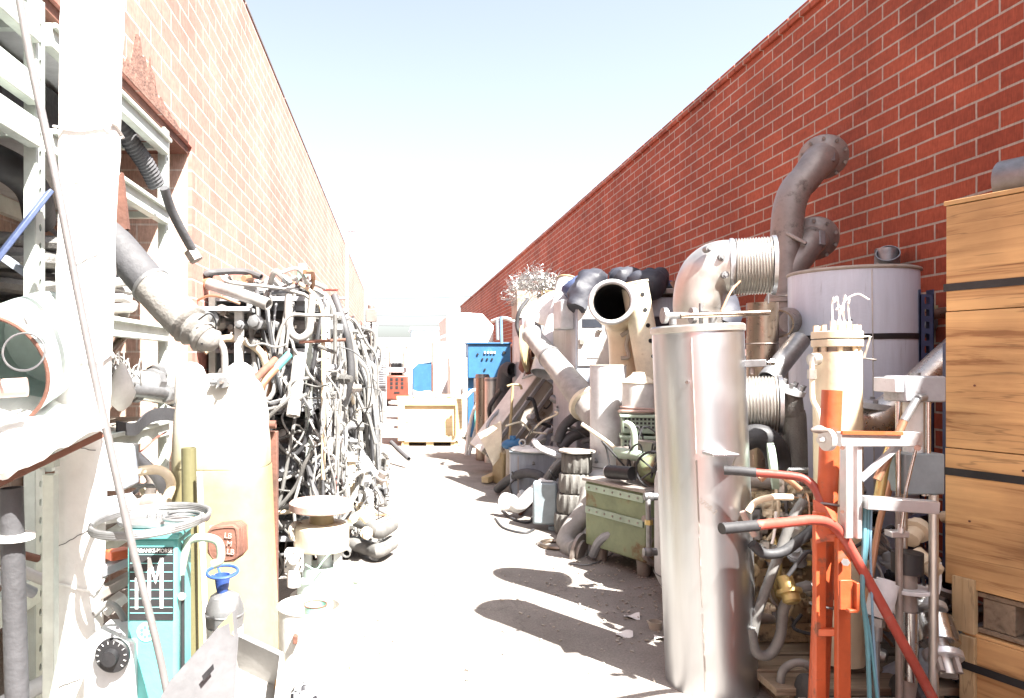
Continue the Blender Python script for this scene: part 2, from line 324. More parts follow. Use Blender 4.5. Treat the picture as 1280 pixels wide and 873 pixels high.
    def ball(s, c, r, n=14, sq=(1,1,1)):
        c = Vector(c); k = n//2; o = len(s.v)
        for i in range(1, k):
            th = PI*i/k
            for j in range(n):
                ph = 2*PI*j/n; s.v.append(c+V(r*sq[0]*math.sin(th)*math.cos(ph), r*sq[1]*math.sin(th)*math.sin(ph), r*sq[2]*math.cos(th)))
        for i in range(k-2):
            for j in range(n):
                a, b = o+i*n+j, o+i*n+(j+1) % n; s.f.append((a, a+n, b+n, b))
        s.f.append(tuple(o+j for j in range(n))); s.f.append(tuple(o+(k-2)*n+j for j in reversed(range(n))))
        return s
    def prism(s, poly, d):
        """poly: list of 3D points (planar), extruded by vector d"""
        poly = [Vector(p) for p in poly]; d = Vector(d); k = len(poly)
        nrm = V(0,0,0)
        for i in range(k): nrm += (poly[i]-poly[0]).cross(poly[(i+1) % k]-poly[0])
        if nrm.dot(d) > 0: poly = poly[::-1]
        return s.add(poly+[p+d for p in poly], [tuple(range(k)), tuple(reversed(range(k, 2*k)))]+[(i, i+k, (i+1) % k+k, (i+1) % k) for i in range(k)])
    def sheet(s, fn, nu, nv, th):
        """two-sided bent sheet: fn(u,v)->point; thickness th along normal"""
        o = len(s.v); g = [[Vector(fn(i/nu, j/nv)) for j in range(nv+1)] for i in range(nu+1)]
        def nr(i, j):
            a = g[min(i+1,nu)][j]-g[max(i-1,0)][j]; b = g[i][min(j+1,nv)]-g[i][max(j-1,0)]; return a.cross(b).normalized()
        W = nv+1; T = (nu+1)*W
        for i in range(nu+1):
            for j in range(W): s.v.append(g[i][j])
        for i in range(nu+1):
            for j in range(W): s.v.append(g[i][j]-nr(i,j)*th)
        ix = lambda i, j, l: o+l*T+i*W+j
        for i in range(nu):
            for j in range(nv):
                s.f.append((ix(i,j,0), ix(i+1,j,0), ix(i+1,j+1,0), ix(i,j+1,0))); s.f.append((ix(i,j,1), ix(i,j+1,1), ix(i+1,j+1,1), ix(i+1,j,1)))
        for i in range(nu):
            s.f.append((ix(i,0,0), ix(i,0,1), ix(i+1,0,1), ix(i+1,0,0))); s.f.append((ix(i,nv,0), ix(i+1,nv,0), ix(i+1,nv,1), ix(i,nv,1)))
        for j in range(nv):
            s.f.append((ix(0,j,0), ix(0,j+1,0), ix(0,j+1,1), ix(0,j,1))); s.f.append((ix(nu,j,0), ix(nu,j,1), ix(nu,j+1,1), ix(nu,j+1,0)))
        return s
    def perf(s, o3, u, v, w, pitch, n, hw, hh, th, slot=False):
        """strip with a column of real holes; u across, v along"""
        o3, u, v = Vector(o3), Vector(u).normalized(), Vector(v).normalized(); nn = u.cross(v)
        m = 8
        for k in range(n):
            c = o3+v*(pitch*(k+.5)); base = len(s.v)
            outer = [(-w/2,-pitch/2),(0,-pitch/2),(w/2,-pitch/2),(w/2,0),(w/2,pitch/2),(0,pitch/2),(-w/2,pitch/2),(-w/2,0)]
            inner = []
            for a, b in outer:
                an = math.atan2(b/pitch, a/w); inner.append((hw*math.cos(an)*(1.25 if slot and abs(a) > 0 and abs(b) > 0 else 1), hh*math.sin(an)*(1.25 if slot and abs(a) > 0 and abs(b) > 0 else 1)))
            for l in (0, 1):
                for a, b in outer: s.v.append(c+u*a+v*b-nn*th*l)
                for a, b in inner: s.v.append(c+u*a+v*b-nn*th*l)
            for i in range(m):
                j = (i+1) % m
                s.f.append((base+i, base+j, base+m+j, base+m+i)); s.f.append((base+16+j, base+16+i, base+16+m+i, base+16+m+j))
                s.f.append((base+m+i, base+m+j, base+16+m+j, base+16+m+i))
            s.f.append((base+2, base+18, base+19, base+3)); s.f.append((base+3, base+19, base+20, base+4))
            s.f.append((base+6, base+22, base+23, base+7)); s.f.append((base+7, base+23, base+16, base+0))
            if k == 0: s.f.append((base, base+16, base+17, base+1)); s.f.append((base+1, base+17, base+18, base+2))
            if k == n-1: s.f.append((base+4, base+20, base+21, base+5)); s.f.append((base+5, base+21, base+22, base+6))
        return s
    def bolts(s, c, axis, Rr, n, r, h):
        u, w = frame(Vector(axis)); ax = Vector(axis).normalized()
        for i in range(n):
            a = 2*PI*(i+.5)/n; p = Vector(c)+(u*math.cos(a)+w*math.sin(a))*Rr; s.cyl(p-ax*h*.15, p+ax*h, r, n=6)
        return s
    def wobble(s, amt, sc):
        for q in s.v:
            q += noise.noise_vector(q*sc)*amt
        return s
    def mesh(s, name, m, org, smooth=True, ang=38):
        me = bpy.data.meshes.new(name); o = Vector(org)
        me.from_pydata([tuple(q-o) for q in s.v], [], s.f); me.materials.append(M[m] if isinstance(m, str) else m)
        if smooth:
            me.polygons.foreach_set('use_smooth', [True]*len(me.polygons)); me.set_sharp_from_angle(angle=math.radians(ang))
        me.update(); return me
def thing(name, label, cat, loc, group=None):
    o = bpy.data.objects.new(name, None); C.objects.link(o); o.location = loc; o.empty_display_size = .1
    o['label'] = label; o['category'] = cat
    if group: o['group'] = group
    return o
def world_of(o):
    p = Vector(o.location)
    while o.parent: o = o.parent; p += o.location
    return p
SPLIT = {'bolt','rivet','hole','flange_bolt','base_rail','broken_brick','cap_stud','lid_stud','leg','stud','terminal','nail','screw','pin','foot_bolt','runner','lower_nub','vent_hole','boss','door_gap','fittings'}
def islands(mb):
    par = list(range(len(mb.v)))
    def fd(i):
        while par[i] != i: par[i] = par[par[i]]; i = par[i]
        return i
    for f in mb.f:
        a = fd(f[0])
        for j in f[1:]: par[fd(j)] = a
    gr = {}
    for f in mb.f: gr.setdefault(fd(f[0]), []).append(f)
    out = []
    for fs in gr.values():
        ids = sorted({i for f in fs for i in f}); mp = {i: k for k, i in enumerate(ids)}
        q = MB(); q.v = [mb.v[i] for i in ids]; q.f = [tuple(mp[i] for i in f) for f in fs]; out.append(q)
    return out
def part(parent, name, mb, m, bevel=0, label=None, smooth=True):
    if name in SPLIT:
        isl = islands(mb)
        if len(isl) > 1: return [part_one(parent, name, q, m, bevel, label, smooth) for q in isl][0]
    return part_one(parent, name, mb, m, bevel, label, smooth)
def part_one(parent, name, mb, m, bevel=0, label=None, smooth=True):
    org = world_of(parent)
    o = bpy.data.objects.new(name, mb.mesh(name, m, org, smooth)); C.objects.link(o); o.parent = parent
    if bevel: bev(o, bevel)
    if label: o['label'] = label
    return o
def bev(o, w):
    b = o.modifiers.new('soft_edges', 'BEVEL'); b.width = w; b.segments = 2; b.limit_method = 'ANGLE'; b.angle_limit = math.radians(50)
def one(name, label, cat, mb, m, group=None, bevel=0, smooth=True):
    lo = min(q.z for q in mb.v); n = len(mb.v); cx = sum(q.x for q in mb.v)/n; cy = sum(q.y for q in mb.v)/n
    org = V(cx, cy, lo)
    o = bpy.data.objects.new(name, mb.mesh(name, m, org, smooth)); C.objects.link(o); o.location = org
    o['label'] = label; o['category'] = cat
    if group: o['group'] = group
    if bevel: bev(o, bevel)
    return o
def struct(name, mb, m):
    o = bpy.data.objects.new(name, mb.mesh(name, m, V(0,0,0), False)); C.objects.link(o); o['kind'] = 'structure'; o['label'] = name.replace('_', ' '); return o
def text_part(parent, name, body, size, mtx, m, ext=.0008, sx=1.0, align='CENTER'):
    cu = bpy.data.curves.new(name, 'FONT'); cu.body = body; cu.size = size; cu.extrude = ext; cu.align_x = align; cu.align_y = 'CENTER'; cu.materials.append(M[m])
    tmp = bpy.data.objects.new(name+'_tmp', cu); C.objects.link(tmp); bpy.context.view_layer.update()
    me = bpy.data.meshes.new_from_object(tmp.evaluated_get(bpy.context.evaluated_depsgraph_get())); bpy.data.objects.remove(tmp)
    o = bpy.data.objects.new(name, me); C.objects.link(o); o.parent = parent
    mw = mtx @ Matrix.Diagonal((sx,1,1,1)); mw.translation = mtx.translation-world_of(parent); o.matrix_local = mw
    return o
def facing(u, v, p):
    """matrix with local x=u, y=v at point p"""
    u = Vector(u).normalized(); v = Vector(v); v = (v-u*v.dot(u)).normalized(); n = u.cross(v)
    m = Matrix((u, v, n)).transposed().to_4x4(); m.translation = Vector(p); return m
def rotz(a): return Matrix.Rotation(math.radians(a), 3, 'Z')
def rot(x=0, y=0, z=0): return Matrix.Rotation(math.radians(z),3,'Z') @ Matrix.Rotation(math.radians(y),3,'Y') @ Matrix.Rotation(math.radians(x),3,'X')
def bellows(mb, p, axis, r, L_, ribs, depth, n=32):
    pr = [(r-depth*.5, 0)]
    for i in range(ribs):
        t = L_*i/ribs; st = L_/ribs
        pr += [(r-depth, t+st*.12), (r-depth*.2, t+st*.3), (r, t+st*.5), (r-depth*.2, t+st*.7), (r-depth, t+st*.88)]
    pr += [(r-depth*.5, L_)]
    mb.lathe(pr, p, axis, n, False, False); return mb
SKY, SUN, EXPO = 0.057, 4.7, 2.7
# ================================================================ SETTING
m = MB(); 
gx = [-400,-60,-12,-6]+[x*.5 for x in range(-8,13)]+[10,16,60,400]; gy = [-60,-20,-8]+[y*.5 for y in range(-4,40)]+[22,26,32,40,60,120,400,1200]
for y in gy:
    for x in gx:
        z = .012*noise.noise(V(x*.7,y*.7,0)) if -4 < x < 6 and -2 < y < 20 else 0
        m.v.append(V(x,y,z))
W_ = len(gx)
for j in range(len(gy)-1):
    for i in range(W_-1):
        a = j*W_+i; m.f.append((a, a+1, a+W_+1, a+W_))
o = struct('ground', m, 'ground'); o.data.shade_smooth() if hasattr(o.data, 'shade_smooth') else None
o['label'] = 'dusty grey asphalt of the alley'

XR, XL, HR, HL = 3.7, -1.45, 4.74, 5.1
t = thing('brick_building', 'long red brick wall in shade on the far side of the big grey-banded crate', 'building', (XR,0,0))
part(t, 'wall', MB().box((XR+.15, 13.5, HR/2), (.3, 53.4, HR)), 'brick_r', smooth=False)
cap = MB()
y = -13.0
while y < 40:
    cap.box((XR+.13, y+.15, HR+.045+R.uniform(-.004,.004)), (.33, .338, .09)); y += .3524
part(t, 'coping', cap, M['brick_r'], bevel=.006)
part(t, 'roof', MB().box((XR+6.3, 11, 3.6), (12, 48, .3)), 'lgrey')
t['label'] = 'shaded red brick building wall with pale mortar running the length of the alley'

t = thing('brick_building', 'sunlit pale pink brick building with a damaged opening behind the steel rack', 'building', (XL,0,0))
ZC, ZF, LH = 5.16, 34.5, 3.15
w = MB(); w.box((XL-.55, (ZC+ZF)/2, HL/2), (1.1, ZF-ZC, HL)); w.box((XL-.55, (ZC-8)/2, (HL+LH)/2), (1.1, ZC+8-.004, HL-LH)); w.box((XL-.55, -4, LH/2-.002), (1.1, 8, LH-.004))
part(t, 'wall', w, 'brick_l', smooth=False)
w = MB(); w.box((XL-.56, ZC-.004, LH/2), (1.06, .006, LH-.01)); part(t, 'reveal', w, 'brick_e', smooth=False)
part(t, 'back_wall', MB().box((XL-1.35, 2.6, LH/2+.3), (.2, 7.4, LH+.6)), 'brick_p', smooth=False)
w = MB(); w.bar((XL-.35, 0.05, LH-.03), (XL-.35, ZC-.03, LH-.03), .66, .05); part(t, 'steel_lintel', w, 'rust')
pl = []; n = 34
for i in range(n+1):
    yy = 3.7+(ZC-.1-3.7)*i/n; q = 1-i/n; pl.append(V(XL+.004, yy, LH+.015+(.05+.26*math.exp(-((yy-4.15)/.22)**2))*(.45+.75*R.random())))
w = MB().prism([V(XL+.004, 3.7, LH+.004)]+pl+[V(XL+.004, ZC-.1, LH+.004)], (-.03,0,0))
part(t, 'broken_patch', w, mat('crumbled_brick', (.22,.12,.09), .9, var=.5, scale=14, dirt=(.09,.05,.04), dirt_amt=.6, dirt_scale=16, bump=.8, bscale=60))
w = MB(); y = -8
while y < ZF:
    w.box((XL-.57, y+1.24, HL+.012), (1.16, 2.47, .024)); y += 2.5
part(t, 'roof_edge', w, 'dsteel')
# pipe and light arm on the sunlit wall, far down
o = one('downpipe', 'white downpipe running up the sunlit brick wall beyond the hose pile', 'pipe', MB().tube([P(428,440,21.5)+V(.12,0,-2.2), P(428,300,21.5)+V(.12,0,0)], .07, 10), 'white')
t = thing('wall_lamp', 'thin street lamp arm poking out high from the sunlit brick wall', 'lamp', P(420,288,19.6))
p = P(420,288,19.6); part(t, 'arm', MB().tube([p+V(-.08,0,0), p+V(.35,0,.03)], .018, 8), 'grey'); part(t, 'lamp_head', MB().box(p+V(.42,0,.0), (.2,.12,.07)), 'lgrey', bevel=.015)

# far street scene
def far_building(x0, x1, ytop, Z, m_, lab, win):
    a, b = P(x0,ytop,Z), P(x1,ytop,Z); t = thing('stucco_building', lab, 'building', ((a.x+b.x)/2, Z, 0))
    part(t, 'wall', MB().box(((a.x+b.x)/2, Z+4, a.z/2), (b.x-a.x, 8, a.z)), m_, smooth=False)
    part(t, 'roof', MB().box(((a.x+b.x)/2, Z+4, a.z+.12), (b.x-a.x+.4, 8.4, .24)), 'farwhite', smooth=False)
    for k in range(win):
        x = a.x+(b.x-a.x)*(k+.5)/win
        f = part(t, 'window', MB().box((x, Z-.03, a.z*.55), (1.5, .06, 1.1)), 'lgrey'); part(f, 'pane', MB().box((x, Z-.07, a.z*.55), (1.25, .03, .85)), 'lens')
far_building(380, 520, 426, 62, 'farwhite', 'low white stucco building across the street, seen over the orange forklift', 0)
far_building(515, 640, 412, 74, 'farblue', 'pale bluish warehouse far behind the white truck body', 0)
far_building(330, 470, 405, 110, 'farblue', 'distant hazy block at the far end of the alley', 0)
def pole(x, ytop, Z, lab):
    b = P(x, ytop, Z); t = thing('utility_pole', lab, 'pole', (b.x, Z, 0))
    part(t, 'post', MB().cyl((b.x,Z,0), b, .16, .11, 10), 'board'); part(t, 'crossarm', MB().bar(b+V(-1.2,0,-.4), b+V(1.2,0,-.4), .1, .12), 'board')
    return b
pa = pole(524, 420, 80, 'thin distant utility pole rising above the white stucco roof')
for k, (y0, y1, lab) in enumerate(((372,364,'uppermost thin utility wire crossing the pale sky between the walls'), (393,388,'middle thin utility wire crossing the pale sky between the walls'), (405,401,'lowest thin utility wire crossing the pale sky between the walls'))):
    a, b = P(380, y0, 50), P(700, y1, 50); mid = (a+b)/2-V(0,0,.25)
    one('utility_wire', lab, 'wire', MB().tube(cr_path([a, mid, b], 10), .02, 6), 'hosegrey', group='utility wires over the alley')

# ================================================================ LEFT: RACK
RX0, RX1, RZ0, RZ1 = -1.45, -2.3, 2.95, 4.6
t = thing('pallet_rack', 'tall pale green steel pallet rack standing in the wall opening behind the white post', 'rack', ((RX0+RX1)/2, (RZ0+RZ1)/2, 0))
LV = (3.02, 2.58, 1.84, 1.25, .75)
for x in (RX0, RX1):
    for z in (RZ0, RZ1):
        p = MB(); s = 1 if x == RX0 else -1
        p.perf((x, z-.0, .02), (0,1,0) if s > 0 else (0,-1,0), (0,0,1), .075, .075, 41, .011, .016, .004)
        f = p; f.box((x-s*.025, z-.04, 1.56), (.045, .004, 3.08)); f.box((x-s*.025, z+.04, 1.56), (.045, .004, 3.08))
        p2 = MB(); part(t, 'upright', p, 'rack')
        part(t, 'foot_plate', MB().box((x-s*.03, z, .008), (.14,.14,.012)), 'grey')
    for lv in LV:
        b = MB(); b.box((x, (RZ0+RZ1)/2, lv-.05), (.05, RZ1-RZ0-.09, .1)); b.box((x+(.035 if x == RX0 else -.035), (RZ0+RZ1)/2, lv-.012), (.02, RZ1-RZ0-.09, .024)); part(t, 'beam', b, 'rack', bevel=.004)
for z in (RZ0, RZ1):
    for lv in LV[:4]:
        part(t, 'crossbar', MB().bar((RX0-.05, z, lv-.03), (RX1+.05, z, lv-.03), .04, .04), 'rack')
    part(t, 'brace', MB().bar((RX0-.04, z+.03, 1.95), (RX1+.04, z+.03, 2.5), .05, .025), 'bluegrey')
    part(t, 'brace', MB().bar((RX0-.04, z+.03, .9), (RX1+.04, z+.03, .35), .05, .025), 'bluegrey')
for lv in LV:
    part(t, 'deck', MB().box(((RX0+RX1)/2, (RZ0+RZ1)/2, lv+.006), (abs(RX1-RX0)-.06, RZ1-RZ0-.02, .014)), 'board' if lv < 2 else 'lgrey')
# second bay nearer the camera, cut by the frame
t2 = thing('pallet_rack', 'pale green pallet rack bay cut off by the left edge of the photo', 'rack', ((RX0+RX1)/2, 2.2, 0))
for lv in (3.0, 2.75, 2.58, .75):
    for x in (RX0, RX1):
        b = MB().box((x, 2.17, lv-.055), (.05, 1.46, .11)); part(t2, 'beam', b, 'rack', bevel=.004)
    part(t2, 'deck', MB().box(((RX0+RX1)/2, 2.17, lv+.01), (.74, 1.44, .014)), 'lgrey')
for x in (RX0, RX1): part(t2, 'upright', MB().box((x, 1.4, 1.6), (.07,.07,3.2)), 'rack')

# ---- things on the rack
t = thing('shade_block', 'black box added as shade inside the upper shelf at the far left edge', 'cabinet', (-1.95,2.2,2.8)); part(t, 'body', MB().box((-1.9,2.2,2.83), (.55,1.2,.1)), 'black', bevel=.01); part(t, 'door', MB().box((-1.62,2.2,2.83), (.015,1.1,.07)), 'navy', bevel=.004)  # added black box that stands for the shade between the beams
one('shade_filler', 'black box added as shade at the back of the upper rack shelf', 'bin', MB().box((-1.95,3.75,2.79), (.5,1.3,.36)), 'black', bevel=.02)  # second added black box, darkens the rack interior as shade
def coil(name, lab, cat, c, R_, r, turns, m_, jit=.02, flat=.12, seed=1, group=None, axis='z'):
    rr = random.Random(seed); pts = []
    n = int(turns*18)
    for i in range(n):
        a = 2*PI*i/18; q = R_*(1+jit*4*math.sin(a*.37+seed)) ; dz = flat*i/n+jit*rr.uniform(-.5,.5)
        v = V(q*math.cos(a), q*math.sin(a)*.9, dz)
        if axis == 'x': v = V(v.z, v.x, v.y)
        if axis == 'y': v = V(v.x, v.z, v.y)
        pts.append(Vector(c)+v)
    return one(name, lab, cat, MB().tube(cr_path(pts, 2), r, 8), m_, group)
coil('hose_coil', 'thick braided hose coiled on the middle deck of the steel rack', 'hose', (-1.9,3.45,1.90), .36, .035, 5, 'braid', .03, .26)
coil('hose_coil', 'pale hose coil lying behind the blue drum on the rack', 'hose', (-1.85,2.45,2.05), .28, .03, 4, 'hosewht', .03, .2, 3)
coil('hose_coil', 'small white hose coil hanging off the rack shelf near its far upright', 'hose', (-1.72,4.1,1.88), .2, .028, 4, 'hosewht', .03, .18, 5)
# big dark hose at the left edge
o = one('large_hose', 'fat black rubber hose bending down beside the blue drum', 'hose', MB().pipe(cr_path([P(-70,170,2.9), P(-20,195,2.95), P(20,215,3.05), P(42,240,3.2), P(50,275,3.4)], 5), S(27,3)*.8, .012), 'rubber')
t = thing('drum', 'light blue drum standing on the rack shelf at the left edge', 'drum', (-1.72,2.55,1.85))
b = MB().lathe([(.0,0),(.2,0),(.205,.02),(.2,.04),(.2,.2),(.208,.215),(.2,.23),(.2,.45),(.205,.47),(.19,.5)], (-1.78,2.55,1.86), n=28); part(t, 'body', b, 'lblue'); part(t, 'rim', MB().torus((-1.78,2.55,2.36), (0,0,1), .2, .012), 'blue')
o = one('steel_brace', 'steel bar with shade painted navy, slanting across the rack end beside the fat black hose', 'bar', MB().bar(P(-20,345,2.75), P(62,240,2.9), .085, .02), 'navy', bevel=.004)  # navy colour stands in for the shade on this rack brace
o = one('rust_panel', 'narrow rusty steel sheet hanging edge-on beside the white post', 'panel', MB().prism([P(143,225,3.3), P(152,215,3.3), P(160,286,3.3), P(146,290,3.3)], (.0,.03,0)), 'rust')
# flexible duct upper shelf
pts = cr_path([P(140,140,4.1), P(165,180,4.25), P(182,205,4.35), P(196,232,4.45)], 14)
o = one('flexible_tube', 'ribbed grey flexible tube lying across the second shelf of the rack', 'tube', MB().tube(pts, .05, 12, rib=.006), 'duct')
t = thing('capped_pipe', 'grey pipe with a square nut leaning out of the rack against the brick pier', 'pipe', P(244,318,4.5))
part(t, 'tube', MB().tube(cr_path([P(205,235,4.2), P(214,262,4.3), P(228,290,4.4), P(242,315,4.5)], 5), .028, 12), 'duct'); part(t, 'nut', MB().cyl(P(238,313,4.5), P(246,326,4.5), .045, n=6), 'dsteel')
# great flexible duct diagonally out of the rack
t = thing('flexible_duct', 'large grey flexible duct slanting down from the rack with a pale taped end', 'duct', P(200,375,3.2))
a = [P(120,280,3.35), P(150,312,3.3), P(178,345,3.25), P(190,358,3.22)]
part(t, 'hose', MB().tube(cr_path(a, 6), .083, 20, cap=False), 'duct')
b = [P(188,356,3.222), P(212,382,3.18), P(232,402,3.15), P(240,409,3.14), P(258,424,3.12)]
rs = []; pb = cr_path(b, 8)
for i in range(len(pb)):
    q = i/(len(pb)-1); rs.append(.087 if q < .55 else max(.03, .087-.010*math.sin((q-.55)*42)-.05*(q-.55)))
part(t, 'taped_end', MB().pipe(pb, rs, .006, 22), 'cloth')
part(t, 'end_plug', MB().ball(pb[-1], .06, 14), 'cloth'); part(t, 'clamp_band', MB().lathe([(.089,0),(.092,.004),(.092,.016),(.089,.02)], P(187,355,3.223), P(212,382,3.18)-P(188,356,3.222), 22, False, False), 'galv')
part(t, 'tie_wire', MB().tube(cr_path([P(248,400,3.05), P(262,392,3.05), P(270,405,3.1), P(264,425,3.12), P(252,430,3.06)], 5), .0035, 6), 'black')
# shelf at 1.25: fittings
def fitting_pipe(name, lab, a, b, r, m_, seed, cat='pipe', group=None, flg=True):
    a, b = Vector(a), Vector(b); t = thing(name, lab, cat, (a+b)/2, group); d = (b-a); L_ = d.length
    part(t, 'tube', MB().pipe([a, b], r, r*.25, 14), m_)
    if flg:
        for e, p in ((1, b), (-1, a)):
            part(t, 'coupling', MB().lathe([(r*1.05,0),(r*1.45,.004),(r*1.45,r*1.3),(r*1.05,r*1.3+.004)], p-d.normalized()*(r*1.3 if e > 0 else 0)-d.normalized()*.008*e, d, 8, True, True), 'galv')
    return t
rr = random.Random(3)
labs = ['thick pale pipe lying along the fittings shelf of the rack','short couplinged steel pipe on the fittings shelf, nearest the upright','dark steel pipe under the others on the fittings shelf','stainless pipe end poking from the fittings shelf past the upright','white plastic pipe resting on the fittings shelf pile','narrow grey pipe crossing the top of the fittings shelf pile']
for i, l in enumerate(labs):
    y0 = (470,486,480,492,476,462)[i]; x0 = (128,150,140,165,130,135)[i]; x1 = (196,212,200,222,205,190)[i]; y1 = y0+(8,6,-12,8,16,10)[i]
    fitting_pipe('steel_pipe', l, P(x0,y0,3.9+i*.1), P(x1,y1,4.4+.05*i), (.055,.04,.045,.035,.05,.025)[i], ('lgrey','galv','dsteel','osteel','white','grey')[i], i)
t = thing('white_pouch', 'white plastic pouch hanging limp from the fittings shelf', 'pouch', P(150,505,3.6)); 
part(t, 'bag', MB().lathe([(.012,0),(.05,.04),(.07,.1),(.05,.17),(.015,.25)], P(150,516,3.6), (0.05,0,1), 14).wobble(.012, 9), 'white'); part(t, 'tie', MB().tube([P(150,457,3.6), P(148,440,3.62)], .004, 6), 'white')
o = one('rubber_mat', 'black rubber mat folded over the rack shelf edge', 'mat', MB().sheet(lambda u, v: P(130+85*u, 526-15*u+6*math.sin(u*7)+v*16, 3.7+.75*u)+V(.06+.02*math.sin(u*9),0,0), 16, 5, .01), 'rubber')
o = one('pipe_offcut', 'short brown pipe offcut leaning inside the shelf below the hose coil', 'pipe', MB().pipe([P(138,440,3.8), P(164,410,4.0)], .022, .006), 'brown')
coil('wire_tangle', 'loose white wire tangle over the fittings shelf', 'wire', P(140,478,3.75), .1, .004, 7, 'hosewht', .12, .12, 9)
# shelf at .75
t = thing('junction_box', 'grey steel junction box on the lowest visible rack deck', 'box', P(145,595,3.35)); part(t, 'body', MB().box(P(146,583,3.4), (.13,.2,.2)), 'lgrey', bevel=.004); part(t, 'cover', MB().box(P(146,583,3.4)+V(.068,0,0), (.008,.18,.18)), 'bluegrey', bevel=.002)
labs = ['tan bent pipe end on the lowest rack deck','grey pipe crossing the bent tan pipe on the lowest rack deck','thin steel rod on the lowest rack deck','dark pipe stub behind the junction box','cream elbow pipe lying over the lowest deck','grey pipe sticking out over the wire hoop']
pp = [[(165,590),(200,588),(214,605),(205,632)],[(170,570),(195,595),(210,625)],[(160,607),(222,608)],[(168,575),(190,600),(180,640)],[(178,610),(196,640),(215,668)],[(150,630),(185,640),(222,640)]]
for i, l in enumerate(labs):
    one('shelf_pipe', l, 'pipe', MB().pipe(cr_path([P(x,y,3.5+.12*i) for x, y in pp[i]], 5), (.024,.028,.012,.03,.024,.02)[i], .006, 12), ('beige','grey','galv','dsteel','cream','lgrey')[i])
one('shelf_bottle', 'dark round pump body lying on the lowest rack deck', 'pump', MB().lathe([(.03,0),(.055,.01),(.055,.09),(.03,.1),(.03,.14)], P(180,632,3.5), (1,-.3,.1), 16), 'dsteel')
one('shelf_bottle', 'pale dented canister lying beside the dark pump body on the lowest deck', 'canister', MB().lathe([(.03,0),(.06,.02),(.06,.14),(.03,.16)], P(125,640,3.2), (1,.2,.15), 16), 'lgrey')
one('red_cable', 'thin red cable lying over the middle of the rack', 'cable', MB().tube(cr_path([P(150,575,3.6), P(175,565,3.7), P(195,548,3.8), P(208,540,3.9)], 6), .004, 6), 'red')

# ================================================================ LEFT: FOREGROUND
t = thing('wrapped_post', 'broad white post wrapped in bright sheeting beside the teal scale', 'post', (-1.02,2.3,0))
b = MB(); top, bot = P(117,-60,2.28), P(91,900,2.35); bot.z = 0; n = 46
rings = []
for i in range(n+1):
    q = i/n; c = bot.lerp(top, q); hw = .06+(.088-.06)*q
    for k in range(24):
        a = 2*PI*(k+.5)/24; ca, sa = math.cos(a), math.sin(a)
        e = 1/(abs(ca)**8+abs(sa)**8)**(1/8)
        p = c+V(ca*e*hw, sa*e*hw*.6, 0); p += noise.noise_vector(p*V(6,6,2.5).length*.4)*.006
        if (i % 6) == 0: p += V(ca,sa,0)*.0035
        b.v.append(p)
for i in range(n):
    for k in range(24): b.f.append((i*24+k, i*24+(k+1) % 24, (i+1)*24+(k+1) % 24, (i+1)*24+k))
b.f.append(tuple(n*24+k for k in range(24)))
part(t, 'sheeting', b, 'wrap')
for (x, y, q) in ((0.02,.0,.3),(1.02,0,.55),(2,0,.8)):
    c = bot.lerp(top, q)+V(0,0,.02); hw = .06+.028*q; s = MB(); ring = [c+V(math.cos(a)/max(abs(math.cos(a)),abs(math.sin(a)))*(hw+.006), math.sin(a)/max(abs(math.cos(a)),abs(math.sin(a)))*(hw*.6+.006), .012*math.sin(a*2+x)) for a in [2*PI*k/32 for k in range(32)]]
    part(t, 'wrap_seam', s.tube(ring, .004, 6, closed=True), 'wrap')
for q_, tilt, ph in ((.2,.03,0),(.36,.05,.6),(.46,-.02,1.5),(.58,.06,.2),(.66,.05,1.1),(.75,.02,2.2),(.86,.05,.4),(.93,.03,1.0)):
    c = bot.lerp(top, q_); hw = .06+.028*q_; pts = []
    for k in range(13):
        a = -PI/2-.75+ph*.2+1.15*k/12; ca, sa = math.cos(a), math.sin(a); e = 1/(abs(ca)**8+abs(sa)**8)**(1/8); pts.append(c+V(ca*e*(hw+.0035), sa*e*(hw*.6+.0035), tilt*(k/12-.5)+.0012*math.sin(k*1.7)))
    part(t, 'crease', MB().tube(cr_path(pts, 2), .0013, 5), 'hosegrey')
o = one('conduit_rod', 'thin grey metal rod leaning diagonally in front of the white post', 'rod', MB().tube(cr_path([P(18,-40,1.98), P(38,75,1.98), P(70,225,1.98), P(110,430,2.0), P(160,660,2.02), P(208,862,2.04), V(-.62,2.06,.3), V(-.58,2.1,.01)], 6), .011, 10), mat('dull_conduit', (.2,.19,.19), .45, .3, var=.15, dirt=(.15,.14,.13), dirt_amt=.4, scale=10))
# slanted drum at the left
t = thing('cut_drum', 'pale green steel drum lying open-ended with a rusty rim at the left edge', 'drum', P(40,470,2.25))
ax = (P(85,420,2.45)-P(-5,470,1.98)).normalized(); a0 = P(-14,466,2.02); r = .165
part(t, 'shell', MB().pipe([a0, a0+ax*.1, a0+ax*.3, a0+ax*.42], [r,r,r,r*.97], .006, 36), 'mint')
part(t, 'end_cap', MB().lathe([(r*.98,0),(r*.95,.02),(r*.7,.05),(.001,.065)], a0+ax*.41, ax, 36, True, False), 'mint'); part(t, 'rust_rim', MB().torus(a0, ax, r-.002, .006, 40), 'rust')
nrm = V(0,-.5,.85).normalized()
part(t, 'lug', MB().cyl(P(32,402,1.93), P(46,398,1.95), .012, n=6).bar(P(40,400,1.94), P(60,390,2.0), .012, .012), 'lgrey')
c = P(30,440,1.86); part(t, 'hanging_ring', MB().torus(c, (0.25,-1,.25), .05, .003, 30, 6), 'hosegrey')
one('pipe_stub', 'short reddish pipe stub inside the open mouth of the pale drum', 'pipe', MB().cyl(P(-20,487,1.9), P(34,484,1.93), .026, n=14), 'pinkrust')
